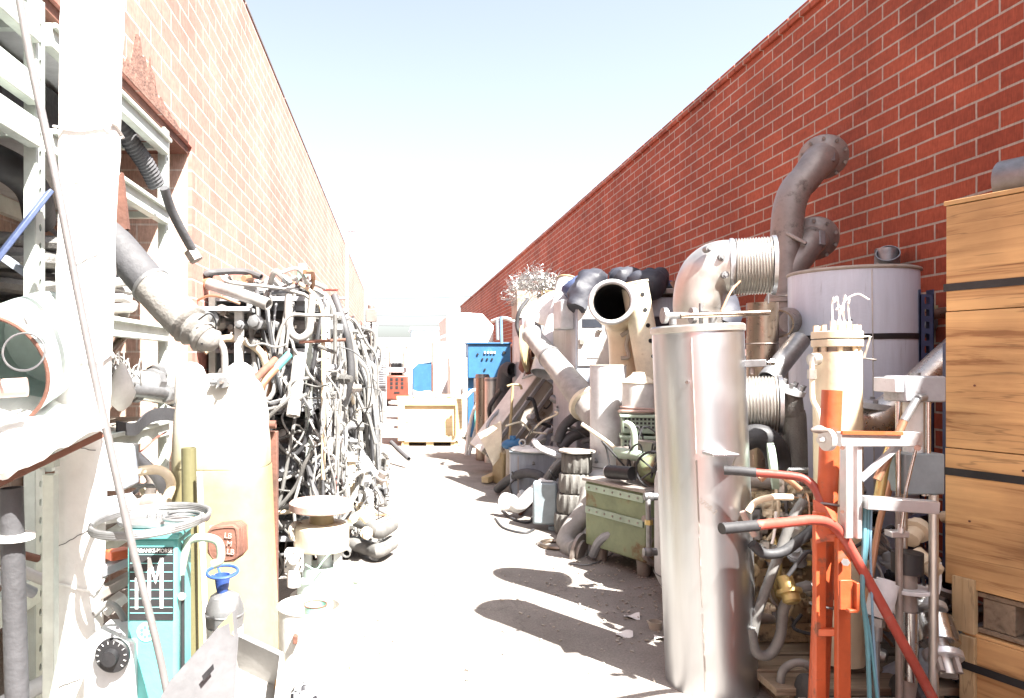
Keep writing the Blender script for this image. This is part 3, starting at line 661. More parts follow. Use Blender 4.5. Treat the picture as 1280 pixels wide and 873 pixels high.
# white rough sheet
def shf(u, v):
    x = -60+190*u; yb = 603-70*max(0,(u-.3)/.7)-2*math.sin(u*30); yt = 492+38*u**2
    return P(x, yt+(yb-yt)*v, 2.25-.5*v-.1*u*v)+V(0,0,.012*noise.noise(V(u*9,v*6,2)))
o = one('torn_sheet', 'bright white sheet with a torn dark lower edge under the cut drum', 'sheet', MB().sheet(shf, 30, 12, .02), 'wrap')
o = one('steel_angle', 'dark rusty angle bar running under the torn white sheet', 'bar', MB().bar(P(-20,614,1.78), P(128,543,1.78), .012, .016), 'rust', bevel=.002)
t = thing('steel_trestle', 'pale steel trestle carrying the torn white sheet and the cut drum', 'trestle', (-1.15,2.05,0))
for x_, y_ in ((-1.42,1.85),(-1.42,2.2),(-1.06,2.22)): part(t, 'leg', MB().box((x_,y_,.63), (.035,.035,1.26)), 'rack', bevel=.002)
part(t, 'top_rail', MB().bar((-1.44,1.85,1.27), (-1.44,2.22,1.3), .035, .035).bar((-1.44,2.22,1.3), (-1.04,2.22,1.3), .035, .035), 'rack')
t = thing('flanged_pipe', 'upright grey pipe with a white flange in the lower left corner', 'pipe', V(-.93,1.8,0)) 
a = P(14,610,1.8); bt = P(32,905,1.8); bt.z = 0
part(t, 'tube', MB().pipe([a, a.lerp(bt,.5), bt], .028, .004, 16), 'duct'); c = P(18,675,1.8); part(t, 'flange', MB().lathe([(.03,0),(.048,.002),(.048,.014),(.03,.016)], c, (0,0,1), 24), 'white')
# dark junk low left (behind the flanged pipe)
rr = random.Random(11)
for i in range(12):
    a = V(rr.uniform(-1.5,-1.1), rr.uniform(2.1,2.6), rr.uniform(.1,1.0)); d = V(rr.uniform(-.2,.3), rr.uniform(-.3,.3), rr.uniform(-.15,.2))
    one('scrap_bar', 'steel scrap piece heaped behind the flanged pipe in the lower left', 'scrap', MB().pipe([a-d, a+d], rr.uniform(.012,.03), .005, 10), rr.choice(['lgrey','dsteel','grey','white','rust']), group='scrap heaped behind the flanged pipe')

# ---- teal scale
SX0, SX1, SZ = P(158,0,2.15).x, P(221,0,2.15).x, 2.15
t = thing('platform_scale', 'teal upright platform scale with a black chart of white bars', 'scale', ((SX0+SX1)/2, SZ+.08, 0))
top = 1.6-(672-455)*SZ/F
part(t, 'column', MB().box(((SX0+SX1)/2, SZ+.08, top/2+.05), (SX1-SX0, .16, top-.1)), 'teal', bevel=.012)
part(t, 'head_plate', MB().box(((SX0+SX1)/2, SZ+.08, top+.006), (SX1-SX0+.02, .19, .018)), 'teal', bevel=.004)
part(t, 'base', MB().box(((SX0+SX1)/2, SZ+.2, .06), (.3,.5,.1)), 'teal', bevel=.01)
def sc(x, y): return P(x, y, SZ)
def flat(mb, poly, off): mb.prism([sc(x, y)+V(0,-off,0) for x, y in poly], (0,.0015,0)); return mb
ch = part(t, 'chart', flat(MB(), [(162,684),(217,684),(217,775),(162,775)], .0025), 'ink', smooth=False)
g = MB()
for yy in (693,704,715,726,737,748,759,766): flat(g, [(163,yy-.4),(216,yy-.4),(216,yy+.4),(163,yy+.4)], .0035)
part(ch, 'grid_line', g, 'cyink', smooth=False)
g = MB(); flat(g, [(169.5,722),(173,718),(173,761),(169.5,761)], .0045); flat(g, [(185,697),(189,697),(189,750),(185,750)], .0045); flat(g, [(200.5,697),(204.5,697),(204.5,760),(200.5,760)], .0045); flat(g, [(189,697),(195,722),(195,730),(189,712)], .0048); flat(g, [(200.5,697),(195,722),(195,730),(200.5,712)], .0051)
part(ch, 'letter_mark', g, 'wink', smooth=False)
text_part(ch, 'lettering', 'FAIRBANKS-MORSE', .0165, facing((1,0,0),(0,0,1), sc(189.5,688.5)+V(0,-.0035,0)), 'wink', .0004, .88)
part(t, 'sticker', MB().cyl(sc(183,790)+V(0,-.0022,0), sc(183,790)+V(0,.0005,0), S(12,SZ), n=24), 'gink')
g = MB()
for q in range(7):
    a = q*.9; c = sc(183,790)+V(math.cos(a)*S(6,SZ), -.003, math.sin(a)*S(6,SZ)); g.cyl(c, c+V(0,.0005,0), S(2.2,SZ), n=8)
part(t, 'sticker_mark', g, 'teal')
a = V(SX1, SZ+.05, top-.02)
arm = cr_path([a+V(-.01,0,-.14), a+V(.012,0,-.03), a+V(.03,0,.003), a+V(.085,0,.006), a+V(.115,0,-.012), a+V(.118,0,-.06), a+V(.095,0,-.075)], 5)
hk = part(t, 'beam_hook', MB().tube(arm, .013, 10), 'pgreen', bevel=0); part(t, 'slide_rod', MB().tube([a+V(.012,-.03,-.1), a+V(.012,-.03,-.45)], .006, 8), 'ink')
part(t, 'knob', MB().ball(a+V(.012,-.04,-.16), .012), 'white')
# counterweights hung by the scale
for i in range(6):
    c = P(281-2+i*2.2, 680-i*1.2, 2.32+.022*i); w_, h_ = .052, .062
    pl = [c+V(-w_,0,-h_*.5), c+V(-w_*.5,0,-h_), c+V(w_*.65,0,-h_*.95), c+V(w_,0,-h_*.6), c+V(w_*.95,0,h_*.75), c+V(w_*.6,0,h_), c+V(-w_*.7,0,h_*.9), c+V(-w_,0,h_*.6)]
    if i == 0:
        t = thing('counterweight', 'front rusty scale weight with raised letters beside the pale green hook', 'weight', c); part(t, 'plate', MB().prism(pl, (0,.018,0)), 'rust', bevel=.004)
        rim = MB().tube(cr_path([p+(c-p)*.16 for p in pl], 4, True), .003, 6, closed=True); part(t, 'raised_rim', rim, 'rust')
        for q, s in enumerate(('LB','M','LB')): text_part(t, 'lettering', s, .024, facing((1,.0,-.12),(0.1,0,1), c+V(.016+.004*q,-.003,.026-.026*q)), 'pinkrust', .002)
    else: one('counterweight', 'blank rusty scale weight stacked behind the lettered one', 'weight', MB().prism(pl, (0,.016,0)), 'rust', 'blank scale weights', .004)
one('weight_hanger', 'steel hanger strap holding the rusty scale weights', 'bracket', MB().bar(P(262,660,2.45), P(292,655,2.47), .012, .012).bar(P(280,655,2.46), P(280,672,2.4), .008,.008), 'dsteel')
# hoop of tubing on top of the scale
t = thing('tubing_hoop', 'large loop of pale tubing lying on top of the teal scale', 'tubing', P(190,655,2.2))
b = MB(); pts = []
for i in range(66):
    a = 2*PI*i/22; pts.append(V(P(188,650,2.25).x+.175*math.cos(a)*(1+.03*math.sin(i*.3)), 2.25+.19*math.sin(a), top+.022+.018*(i/66)+.012*math.sin(a+1)))
part(t, 'tube', b.tube(cr_path(pts, 2), .0075, 8), 'galv')
b = MB(); pts = [V(P(232,655,2.25).x+.06*math.cos(2*PI*i/20)*(1-.004*i), 2.22+.06*math.sin(2*PI*i/20), top+.04+.0005*i) for i in range(30)]; part(t, 'loose_end', b.tube(pts, .005, 8), 'galv')
one('cap_disc', 'grey round plate with bolt holes under the tubing hoop', 'plate', MB().lathe([(.11,0),(.115,.004),(.115,.012),(.02,.014)], (P(190,650,2.27).x,2.3,top+.016), n=30).bolts((P(190,650,2.27).x,2.3,top+.03), (0,0,1), .025, 5, .005, .006), 'galv')
# control box left of scale
t = thing('control_box', 'pale blue control box with a big black dial beside the teal scale', 'control box', (P(128,800,2.1).x,2.2,0))
part(t, 'case', MB().box((P(132,800,2.1).x,2.22,.42), (.15,.2,.72)), 'lgrey', bevel=.008)
dc = P(142,818,2.11); k = part(t, 'dial', MB().lathe([(.05,0),(.05,.012),(.046,.016),(.024,.018),(.022,.04),(.0,.042)], dc, (0,-1,0), 30), 'black')
tk = MB()
for q in range(11):
    a = math.radians(200-q*24); tk.bar(dc+V(math.cos(a)*.037,-.0175,math.sin(a)*.037), dc+V(math.cos(a)*.044,-.0175,math.sin(a)*.044), .003, .001)
part(k, 'dial_mark', tk, 'wink')
for q, (x, y) in enumerate(((140,795),(151,793),(147,785))): part(t, 'stud', MB().cyl(P(x,y,2.11), P(x,y,2.09), .006, n=8), 'black')
for i, (x0,y0,x1,y1,m_,l) in enumerate(((125,715,160,700,'grey','flat grey bar end wedged left of the scale'),(120,745,165,720,'dsteel','dark slotted bar leaning left of the scale'),(128,765,155,745,'white','white pipe stub just above the black dial'),(135,695,160,690,'orange','orange plastic cap glimpsed left of the scale'))):
    one('scrap_part', l, 'scrap', MB().bar(P(x0,y0,2.35), P(x1,y1,2.4), .05, .03), m_, bevel=.004)
one('hose_loop', 'pale hose arching above the control box', 'hose', MB().tube(cr_path([P(118,768,2.3), P(135,755,2.3), P(150,765,2.3), P(158,790,2.3), P(158,850,2.3)], 6), .011, 10), 'hosewht')
# slanted plate, trough etc.
pl = [P(205,880,1.95), P(210,858,1.95), P(291,764,2.12), P(294,800,2.1), P(290,880,2.02)]
t = thing('sheet_metal_plate', 'slanted grey sheet metal plate with an orange stained corner', 'plate', P(250,890,2.0)*V(1,1,0)+V(0,0,.5)); part(t, 'sheet', MB().prism([P(190,890,1.93), P(213,850,1.95), P(290,765,2.1), P(293,800,2.09), P(286,890,2.0)], V(.01,.012,.004)), 'zinc', bevel=.001)
nn = (P(213,850,1.95)-P(290,765,2.1)).cross(P(286,890,2.0)-P(290,765,2.1)).normalized(); nn = nn if nn.y < 0 else -nn
part(t, 'stained_corner', MB().prism([p+nn*.0022 for p in (P(272,785,2.065), P(289.5,766,2.098), P(292,795,2.09), P(284,790,2.085))], -nn*.001), mat('orange_stain', (.6,.33,.1), .6, dirt=(.45,.36,.25), dirt_amt=.5, dirt_scale=20))
part(t, 'label_plate', MB().prism([p+nn*.004 for p in (P(252,845,1.985), P(266,830,2.01), P(267,837,2.01), P(254,852,1.985))], -nn*.002), 'black')
t = thing('trough', 'white sheet metal trough lying open behind the slanted plate', 'trough', P(320,840,2.5)*V(1,1,0)+V(0,0,.25))
q = [P(288,788,2.6), P(352,818,2.55), P(345,880,2.2), P(285,880,2.1)]; dn = V(0.02,.05,-.16)
sh = MB()
for i in range(4):
    a, b2 = q[i], q[(i+1) % 4]; sh.prism([a, b2, b2+dn, a+dn], (b2-a).cross(dn).normalized()*.006)
sh.prism([p+dn for p in q], V(0,0,-.005)); part(t, 'pan', sh, mat('dusty_white_sheet', (.3,.29,.275), .6, var=.2, dirt=(.12,.1,.08), dirt_amt=.4, dirt_scale=6)); part(t, 'rim', MB().tube(q, .008, 8, closed=True), 'lgrey')
t.location = world_of(t)
# handwheel funnel and dome
t = thing('funnel', 'small blue-rimmed funnel balanced on the shiny dome', 'funnel', P(280,740,2.75)); c = P(278,715,2.75)
part(t, 'rim', MB().torus(c, (0,-.15,1), S(19,2.75), .006, 30), 'bluep'); part(t, 'cone', MB().pipe([c+V(0,0,-.01), c+V(0,0,-.05), c+V(0,0,-.08)], [.03,.026,.02], .003, 20), 'bluep')
for a in (0, 2.1, 4.2): part(t, 'spoke', MB().bar(c+V(math.cos(a)*.055, math.sin(a)*.055, 0), c+V(math.cos(a)*.028, math.sin(a)*.028, -.015), .008, .005), 'bluep')
c = P(281,768,2.75); t = thing('steel_dome', 'dented shiny steel dome below the blue-rimmed funnel', 'dome', c*V(1,1,0)+V(0,0,0))
part(t, 'shell', MB().lathe([(.07,-.04),(.072,0),(.07,.03),(.055,.07),(.03,.085),(.012,.09),(.012,.1)], c, n=26).wobble(.004, 18), 'galv'); one('white_pail', 'plain white pail under the shiny dome', 'pail', MB().cyl(c*V(1,1,0), c-V(0,0,.042), .06, .07, 28), 'white'); part(t, 'band', MB().torus(c+V(0,0,.005), (0,0,1), .072, .004, 30), 'galv')
# poles left of the tank
a = P(236,560,3.3); b = P(240,900,3.3); b.z = .0
one('olive_pipe', 'olive brown pipe standing against the pale yellow tank', 'pipe', MB().pipe([b, a], .034, .005, 16), 'olive')
a = P(249,590,3.25); b = P(262,900,3.2); b.z = 0; one('white_pole', 'thin white pole leaning beside the olive brown pipe', 'pole', MB().tube([a, b], .014, 10), 'white')
# ---- fibreglass tank
TZ = 3.75; tx = P(284,0,TZ).x
t = thing('fibreglass_tank', 'tall pale yellow fibreglass tank with glare painted white on its shoulders before the hose pile', 'tank', (tx,TZ,0))
hw = .27; b = MB(); prof = [(0,.96),(.03,1.0),(.3,1.02),(.7,.98),(1.0,.965),(1.12,.97)]
def tring(z, sx, sy, dx=0): 
    for k in range(40):
        a = 2*PI*k/40; ca, sa = math.cos(a), math.sin(a); e = 1/(abs(ca)**3+abs(sa)**3)**(1/3); b.v.append(V(tx+dx+ca*e*sx, TZ+sa*e*sy, z))
zs = [0,.02,.2,.5,.8,1.08]
for z in zs: tring(z, hw*(1-.1*z/1.2), .23*(1-.05*z), -.02*z)
def fill(b, n, rows):
    for i in range(rows-1):
        for k in range(n): b.f.append((i*n+k, i*n+(k+1) % n, (i+1)*n+(k+1) % n, (i+1)*n+k))
fill(b, 40, len(zs)); fm = M['fibre'].copy(); fm.name = 'fibreglass_painted_glare'; nt = fm.node_tree; N_ = nt.nodes; pb_ = N_['Principled BSDF']; src = pb_.inputs['Base Color'].links[0].from_socket
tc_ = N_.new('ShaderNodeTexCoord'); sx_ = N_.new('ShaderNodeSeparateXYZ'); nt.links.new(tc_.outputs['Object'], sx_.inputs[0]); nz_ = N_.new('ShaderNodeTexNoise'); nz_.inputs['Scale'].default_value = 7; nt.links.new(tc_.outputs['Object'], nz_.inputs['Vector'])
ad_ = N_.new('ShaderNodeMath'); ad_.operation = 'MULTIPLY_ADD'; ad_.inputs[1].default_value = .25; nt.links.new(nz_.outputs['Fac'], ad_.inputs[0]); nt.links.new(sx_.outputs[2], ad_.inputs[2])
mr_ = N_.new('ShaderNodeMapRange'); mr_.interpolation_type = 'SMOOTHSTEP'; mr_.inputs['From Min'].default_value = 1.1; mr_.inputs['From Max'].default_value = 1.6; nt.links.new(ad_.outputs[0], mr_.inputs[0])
mx_ = N_.new('ShaderNodeMix'); mx_.data_type = 'RGBA'; nt.links.new(mr_.outputs[0], mx_.inputs['Factor']); nt.links.new(src, mx_.inputs['A']); mx_.inputs['B'].default_value = (.62,.6,.54,1); nt.links.new(mx_.outputs['Result'], pb_.inputs['Base Color'])  # glare painted into the colour: yellow fades to white with height
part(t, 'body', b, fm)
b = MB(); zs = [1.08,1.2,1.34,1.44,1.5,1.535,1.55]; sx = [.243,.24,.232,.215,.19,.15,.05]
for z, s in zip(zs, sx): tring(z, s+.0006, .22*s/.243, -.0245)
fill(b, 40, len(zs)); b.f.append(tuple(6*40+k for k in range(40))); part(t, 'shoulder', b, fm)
for px in (240, 301):
    c = P(px,0,TZ); c.z = 1.5; part(t, 'head', MB().lathe([(.085,-.1),(.08,0),(.075,.05),(.06,.085),(.03,.105),(.0,.11)], c+V(0,-.02,0), n=24), 'white')  # heads in plain white carry on the painted glare
c = P(274,478,TZ-.215); v = part(t, 'valve', MB().cyl(c+V(-.04,0,0), c+V(.05,0,0), .014, n=12).cyl(c+V(.02,-.02,0), c+V(.02,.05,0), .028, n=14).cyl(c+V(-.03,-.01,0), c+V(-.03,.03,0), .018, n=8), 'galv')
part(v, 'stem', MB().cyl(c+V(.02,-.05,0), c+V(.02,-.02,0), .008), 'dsteel')
# bent rusty pipes on the right of the tank
for i, (px, l) in enumerate(((312,'reddish bent pipe pair by the pale tank, the darker left one'),(325,'pinkish bent pipe with a teal end by the pale tank, right one'))):
    Z = 3.85+.08*i; q = [P(px+8,600,Z), P(px+1,520,Z), P(px+1,492,Z), P(px+7,475,Z), P(px+32+3*i,450-3*i,Z+.2)]
    q[0].z = 0.; t = thing('bent_pipe', l, 'pipe', (q[0].x, Z, 0)); part(t, 'tube', MB().pipe(cr_path(q, 5), .021, .004, 14), 'copper' if i else 'rust')
    if i: part(t, 'teal_end', MB().pipe([P(345,461,4.02), P(362,443,4.06)], .023, .004, 14), 'teal')
a, b = P(327,531,3.8), P(345,531,3.8); one('pipe_branch', 'rusty stub pipe across the top of the rusty channel', 'pipe', MB().pipe([a, b+V(.0,0,0)], .022, .005), 'rust')
c = P(338,700,3.85); one('rusty_channel', 'rusty steel channel standing at the right edge of the pale tank', 'channel', MB().box((c.x+.01,3.85,.62), (.06,.05,1.24)), 'rust', bevel=.003)
# ---- bucket, cap bag, tin
BZ = 3.25; c = V(P(387,0,BZ).x, BZ, 0); bt = 1.6-(757-455)*BZ/F
t = thing('white_bucket', 'open white tub holding a green tin in the sunlit foreground', 'tub', c)
part(t, 'wall', MB().pipe([c+V(0,0,.0), c+V(0,0,bt*.5), c+V(0,0,bt)], [.135,.138,.142], .007, 36), 'white'); part(t, 'floor', MB().cyl(c+V(0,0,.01), c+V(0,0,bt-.1), .131, n=30), 'pinkin'); part(t, 'rim', MB().torus(c+V(0,0,bt), (0,0,1), .14, .006, 40), 'white')
vc = P(370,795,BZ-.13); part(t, 'drain_valve', MB().cyl(vc+V(0,.03,0), vc+V(0,-.02,0), .011, n=10).box(vc+V(0,-.02,-.008), (.02,.02,.034)), 'rust', bevel=.002)
c2 = c+V(.025,.01,bt-.098); t = thing('tin_can', 'small green paint tin inside the white tub', 'tin', c2); part(t, 'can', MB().pipe([c2, c2+V(0,0,.1)], .052, .002, 28), 'tin'); part(t, 'paint', MB().cyl(c2+V(0,0,.004), c2+V(0,0,.055), .049), 'lgrey'); part(t, 'rim', MB().torus(c2+V(0,0,.1), (0,0,1), .052, .003, 28), 'rust')
g = MB()
for q in range(9):
    a = -PI/2+(q-4)*.22; p = c2+V(math.cos(a)*.0526, math.sin(a)*.0526, .03+.01*(q % 2)); g.box(p, (.01,.002,.02), rotz(math.degrees(a)+90))
part(t, 'label_mark', g, 'ink')
# checkered bag
m_ = bpy.data.materials.new('checkered_cloth'); m_.use_nodes = True; nt = m_.node_tree; ck = nt.nodes.new('ShaderNodeTexChecker'); ck.inputs['Scale'].default_value = 34; ck.inputs['Color1'].default_value = (.72,.74,.74,1); ck.inputs['Color2'].default_value = (.02,.02,.025,1)
tc = nt.nodes.new('ShaderNodeTexCoord'); mp = nt.nodes.new('ShaderNodeMapping'); mp.inputs['Rotation'].default_value = (.3,.25,.6); nt.links.new(tc.outputs['Object'], mp.inputs[0]); nt.links.new(mp.outputs[0], ck.inputs[0]); nt.links.new(ck.outputs[0], nt.nodes['Principled BSDF'].inputs['Base Color'])
c = P(380,862,2.9); b = MB().ball(c-V(0,0,.1), .085, 22, (.8,.7,1.5)).wobble(.012, 14); one('checkered_bag', 'black and white checkered cloth bag at the bottom edge', 'bag', b, m_)
o = one('board_offcut', 'rough brown board end next to the checkered bag', 'board', MB().bar(P(345,885,2.6), P(352,825,2.65), .06, .02), 'wood_h')

# ---- capstan (round pink disc on cream drum)
KZ = 4.75; c = V(P(402,0,KZ).x, KZ, 0); zz = lambda y: 1.6-(y-455)*KZ/F
t = thing('capstan_machine', 'machine with a pinkish round top disc over a cream drum', 'machine', c)
part(t, 'top_disc', MB().lathe([(.0,-.03),(.2,-.03),(.212,-.022),(.212,.02),(.2,.03),(.0,.034)], c+V(0,0,zz(632)), n=40), 'pinkrust')
part(t, 'neck', MB().cyl(c+V(0,0,zz(655)), c+V(0,0,zz(636)), .085, .075, 24), 'ymesh')
part(t, 'drum', MB().lathe([(.15,-.17),(.175,-.165),(.182,-.15),(.182,-.02),(.165,0),(.1,.004)], c+V(0,0,zz(654)), n=36), 'cream')
part(t, 'pedestal', MB().lathe([(.17,0),(.17,.12),(.14,.14),(.14,.2)], c+V(.01,0,zz(745)), n=30), 'mint'); part(t, 'skirt', MB().lathe([(.21,.0),(.21,zz(745)-.0),(.17,zz(745)+.002)], c+V(0,.02,0), n=34), 'white')
part(t, 'gap_frame', MB().box(c+V(-.09,-.04,zz(697)), (.06,.06,.2)).box(c+V(.11,-.04,zz(697)), (.05,.06,.2)).cyl(c+V(.02,0,zz(715)), c+V(.02,0,zz(675)), .05), 'lgrey')
fc = P(369,664,KZ-.05); part(t, 'flange', MB().lathe([(.018,0),(.065,.0),(.065,.02),(.018,.02)], fc, (1,-.75,.05), 26, True, True).bolts(fc+V(.0,-.005,0), (1,-.75,.05), .048, 6, .006, .03), 'board')
fc = P(368,700,KZ-.12); part(t, 'gearbox', MB().box(fc, (.12,.1,.14)).cyl(fc+V(0,-.05,.02), fc+V(0,-.09,.02), .035), 'white', bevel=.012); part(t, 'motor', MB().cyl(fc+V(.0,-.03,-.16), fc+V(.0,-.03,-.05), .042, n=18), 'white')
part(t, 'bolt', MB().bolts(fc+V(0,-.055,.0), (0,-1,0), .055, 6, .007, .012), 'black')
part(t, 'arm', MB().bar(P(437,652,KZ), P(455,640,KZ+.1), .05, .04).cyl(P(452,643,KZ), P(460,652,KZ), .03), 'cream', bevel=.006)
one('green_wire', 'loose green wire dangling across the cream drum machine', 'wire', MB().tube(cr_path([P(420,685,KZ-.2), P(405,700,KZ-.22), P(395,712,KZ-.22), P(382,706,KZ-.2)], 6), .005, 6), 'gink')
c = V(P(440,0,4.6).x, 4.6, 0)
t = thing('valve_fitting', 'green valve lying on the bright ground right of the cream drum machine', 'valve', P(438,745,4.9)*V(1,1,0)); p = P(436,728,4.9)
part(t, 'body', MB().box((p.x,4.9,.1), (.07,.07,.2)).cyl((p.x-.04,4.9,.14),(p.x+.06,4.9,.14), .04), 'pgreen', bevel=.01); part(t, 'bolt', MB().bolts((p.x+.06,4.9,.14), (1,0,0), .028, 6, .006, .012), 'dsteel')
for i, l in enumerate(('thick grey hose curled on the ground behind the cream drum machine, upper','thick grey hose curled on the ground behind the cream drum machine, lower')):
    Z = 6.0+.0*i; r = .06; q = [P(410,655+18*i,Z+.4), P(440,663+16*i,Z), P(462,672+14*i,Z-.1), P(474,680+8*i,Z-.2), P(470,690,Z-.35)]
    for k_ in q: k_.z = max(r, min(k_.z, .25))+(.1*(1-i) if i == 0 else 0)
    one('thick_hose', l, 'hose', MB().tube(cr_path(q[:-1]+[q[-2]+V(.1,.25,0)], 6), r, 16), 'hosepale')
t = thing('upright_cylinder', 'small grey cylinder standing at the foot of the hose pile', 'cylinder', V(P(457,0,6.9).x, 6.9, 0)); c = V(P(457,0,6.9).x, 6.9, 0)
part(t, 'body', MB().lathe([(.075,0),(.075,.36),(.06,.39),(.03,.4),(.03,.45)], c, n=22), 'lgrey'); part(t, 'cap', MB().lathe([(.045,0),(.045,.05),(.02,.06)], c+V(0,0,.44), n=12), 'galv')
t = thing('pin_connector', 'dark square connector block with a row of pins in the hose pile', 'connector', P(432,577,6.6)); c = P(431,577,6.6); part(t, 'block', MB().box(c, (.17,.07,.17)), 'slate', bevel=.006)
g = MB()
for q in range(8): g.cyl(c+V(.09,-.03,-.07+.02*q), c+V(.15,-.03,-.065+.02*q), .005, n=6)
part(t, 'pin', g, 'ink')
t = thing('valve_stack', 'pale stacked valve assembly hanging at the front of the hose pile', 'valve', P(438,640,6.5)); c = P(438,605,6.5)
part(t, 'body', MB().lathe([(.05,0),(.05,.08),(.08,.09),(.08,.12),(.045,.13),(.045,.3),(.07,.31),(.07,.35),(.03,.36)], c+V(0,0,-.1), n=16), 'beige'); part(t, 'side_port', MB().cyl(c+V(0,0,.02), c+V(.18,-.06,.05), .04, n=14), 'lgrey')
t = thing('flanged_plate', 'grey triangular bracket plate with a round port beside the hose pile', 'bracket', P(462,600,7.6)); q = [P(446,590,7.6), P(452,560,7.7), P(478,601,7.5)]
part(t, 'plate', MB().prism(q, (.0,.02,.01)), 'lgrey'); part(t, 'port', MB().pipe([P(463,592,7.55), P(461,594,7.42)], .06, .015, 18), 'white')
# ================================================================ HOSE PILE
QX0, QX1 = -1.40, -.66     # shelf depth
bays = [(5.55,7.4),(7.6,10.5)]
for i, (z0, z1) in enumerate(bays):
    t = thing('shelving_unit', ('steel shelving under the hose pile, the bay nearest the pale tank','steel shelving under the hose pile, the bay farther along the wall')[i], 'shelf', ((QX0+QX1)/2, (z0+z1)/2, 0))
    for x in (QX0, QX1):
        for z in (z0, z1): part(t, 'post', MB().box((x, z, 1.06), (.05,.05,2.12)), 'rack')
    for lv in (.25, .75, 1.25, 1.7, 2.1): part(t, 'shelf', MB().box(((QX0+QX1)/2, (z0+z1)/2, lv), (QX1-QX0+.06, z1-z0+.04, .035)), 'grey', bevel=.003)
    part(t, 'back_panel', MB().box((QX0-.02, (z0+z1)/2, 1.06), (.01, z1-z0, 2.1)), 'grey')
hr = random.Random(42)
def pick(w):
    x = hr.random()*sum(w.values())
    for k, v in w.items():
        x -= v
        if x <= 0: return k
MW = {'hosewht':30,'hosepale':30,'galv':12,'hosegrey':15,'braid':9,'rubber':5,'beige':2.5,'copper':1.2,'lblue':1,'red':.5,'olive':.8}
TONE = dict(hosewht='white', hosepale='pale grey', galv='bare metal', hosegrey='mid grey', braid='braided', rubber='black', beige='tan', copper='coppery', lblue='light blue', red='red', olive='olive', dsteel='dark steel', white='glossy white', grey='grey')
def hose(zone, pts, r, m_, sub=4, ends=True, hollow=False):
    nm, lab, grp = zone; lab = lab % TONE[m_]
    P_ = cr_path(pts, sub)
    def body(): return MB().pipe(P_, r, r*.3, 9) if hollow else MB().tube(P_, r, 8)
    if not ends:
        return one(nm, lab, 'hose' if 'hose' in nm else 'pipe', body(), m_, lab+'s')
    org = Vector(P_[len(P_)//2]); t = thing(nm, lab, 'hose' if 'hose' in nm else 'pipe', org, lab+'s')
    part(t, 'line', body(), m_)
    for a, b in ((P_[0], P_[1]), (P_[-1], P_[-2])):
        d = (a-b).normalized(); part(t, 'end_fitting', MB().lathe([(r*1.1,0),(r*1.45,.003),(r*1.45,r*1.6),(r*.95,r*1.7),(r*.95,r*3.2),(r*.6,r*3.3)], a-d*r*.5, d, 8), hr.choice(['galv','braid','dsteel','hosepale','galv']))
    return t
Zt = ('scrap_hose','%s hose heaped on top of the hose pile','')
Zd = ('scrap_hose','%s hose draped down the alley side of the pile','')
Zn = ('scrap_hose','%s hose hanging at the near end of the pile','')
Zs = ('scrap_pipe','%s pipe end sticking out of the hose pile shelves','')
Zg = ('scrap_hose','%s hose spilled along the foot of the pile','')
Zl = ('scrap_pipe','%s pipe leaning upright against the hose pile','')
Zr = ('scrap_hose','%s hose arching out of the far end of the pile','')
def u(a, b): return hr.uniform(a, b)
# (a) top layer
for i in range(56):
    m_ = pick(MW); r = hr.choice([.01,.013,.016,.02,.026]); z = u(5.5,10.6); x = u(-1.38,-.85); h = 2.13+u(0,.16)*(1 if z < 9 else .6); L_ = u(.35,1.1); a = hr.choice([PI/2, PI/2, 0, u(0,PI)])+u(-.35,.35)
    d = V(math.cos(a)*.6, math.sin(a), 0)*L_*.5; c = V(x,z,h)
    pts = [c-d, c-d*.4+V(u(-.08,.08),u(-.1,.1),u(0,.06)), c+d*.3+V(u(-.08,.08),u(-.1,.1),u(-.01,.06)), c+d]
    for p in pts:
        p.x = max(-1.41, p.x)
        if p.x > QX1+.05: p.z -= min(1.2, (p.x-QX1)*1.6)
    hose(Zt, pts, r, m_, 4, i % 2 == 0, True)
# (b) drapes over the alley side
for i in range(88):
    m_ = pick(MW); r = hr.choice([.009,.012,.014,.017,.021,.026]); z = u(5.5,10.7); typ = hr.random(); xo = QX1+u(.03,.16)
    top = hr.choice([2.12,2.12,2.15,1.72,1.3])
    if typ < .4:      # long hang
        low = max(.15, top-u(.5,1.7)); dz = u(-.4,.4)
        pts = [V(u(-1.3,-1.0), z, top+.03), V(QX1-.02, z+dz*.1, top+.05), V(xo+.02, z+dz*.25, top-.12), V(xo+u(-.02,.06), z+dz*.6+u(-.08,.08), (top+low)/2), V(xo+u(-.0,.12), z+dz, low)]
    elif typ < .8:    # U loop
        w = u(.2,1.1); low = max(.2, top-u(.25,1.1)); z2 = z+w
        pts = [V(u(-1.2,-.95), z, top+.03), V(QX1+.02, z+w*.05, top+.03), V(xo, z+w*.1, (top*1.3+low*.7)/2), V(xo+.05, z+w*.3, low+.05), V(xo+.06, z+w*.55, low), V(xo+.04, z+w*.85, low+.12), V(xo, z2, (top+low)/2), V(QX1, z2, top-.02), V(u(-1.2,-.95), z2, top+.03)]
    else:             # slanting line
        z2 = z+u(-1.6,1.6); low = max(.2, top-u(.4,1.3))
        pts = [V(xo-.03, z, top), V(xo+.04, z*.6+z2*.4+u(-.1,.1), top*.55+low*.45+u(-.15,.1)), V(xo+.08, z2, low)]
    hose(Zd, pts, r, m_, 4, i % 4 == 0)
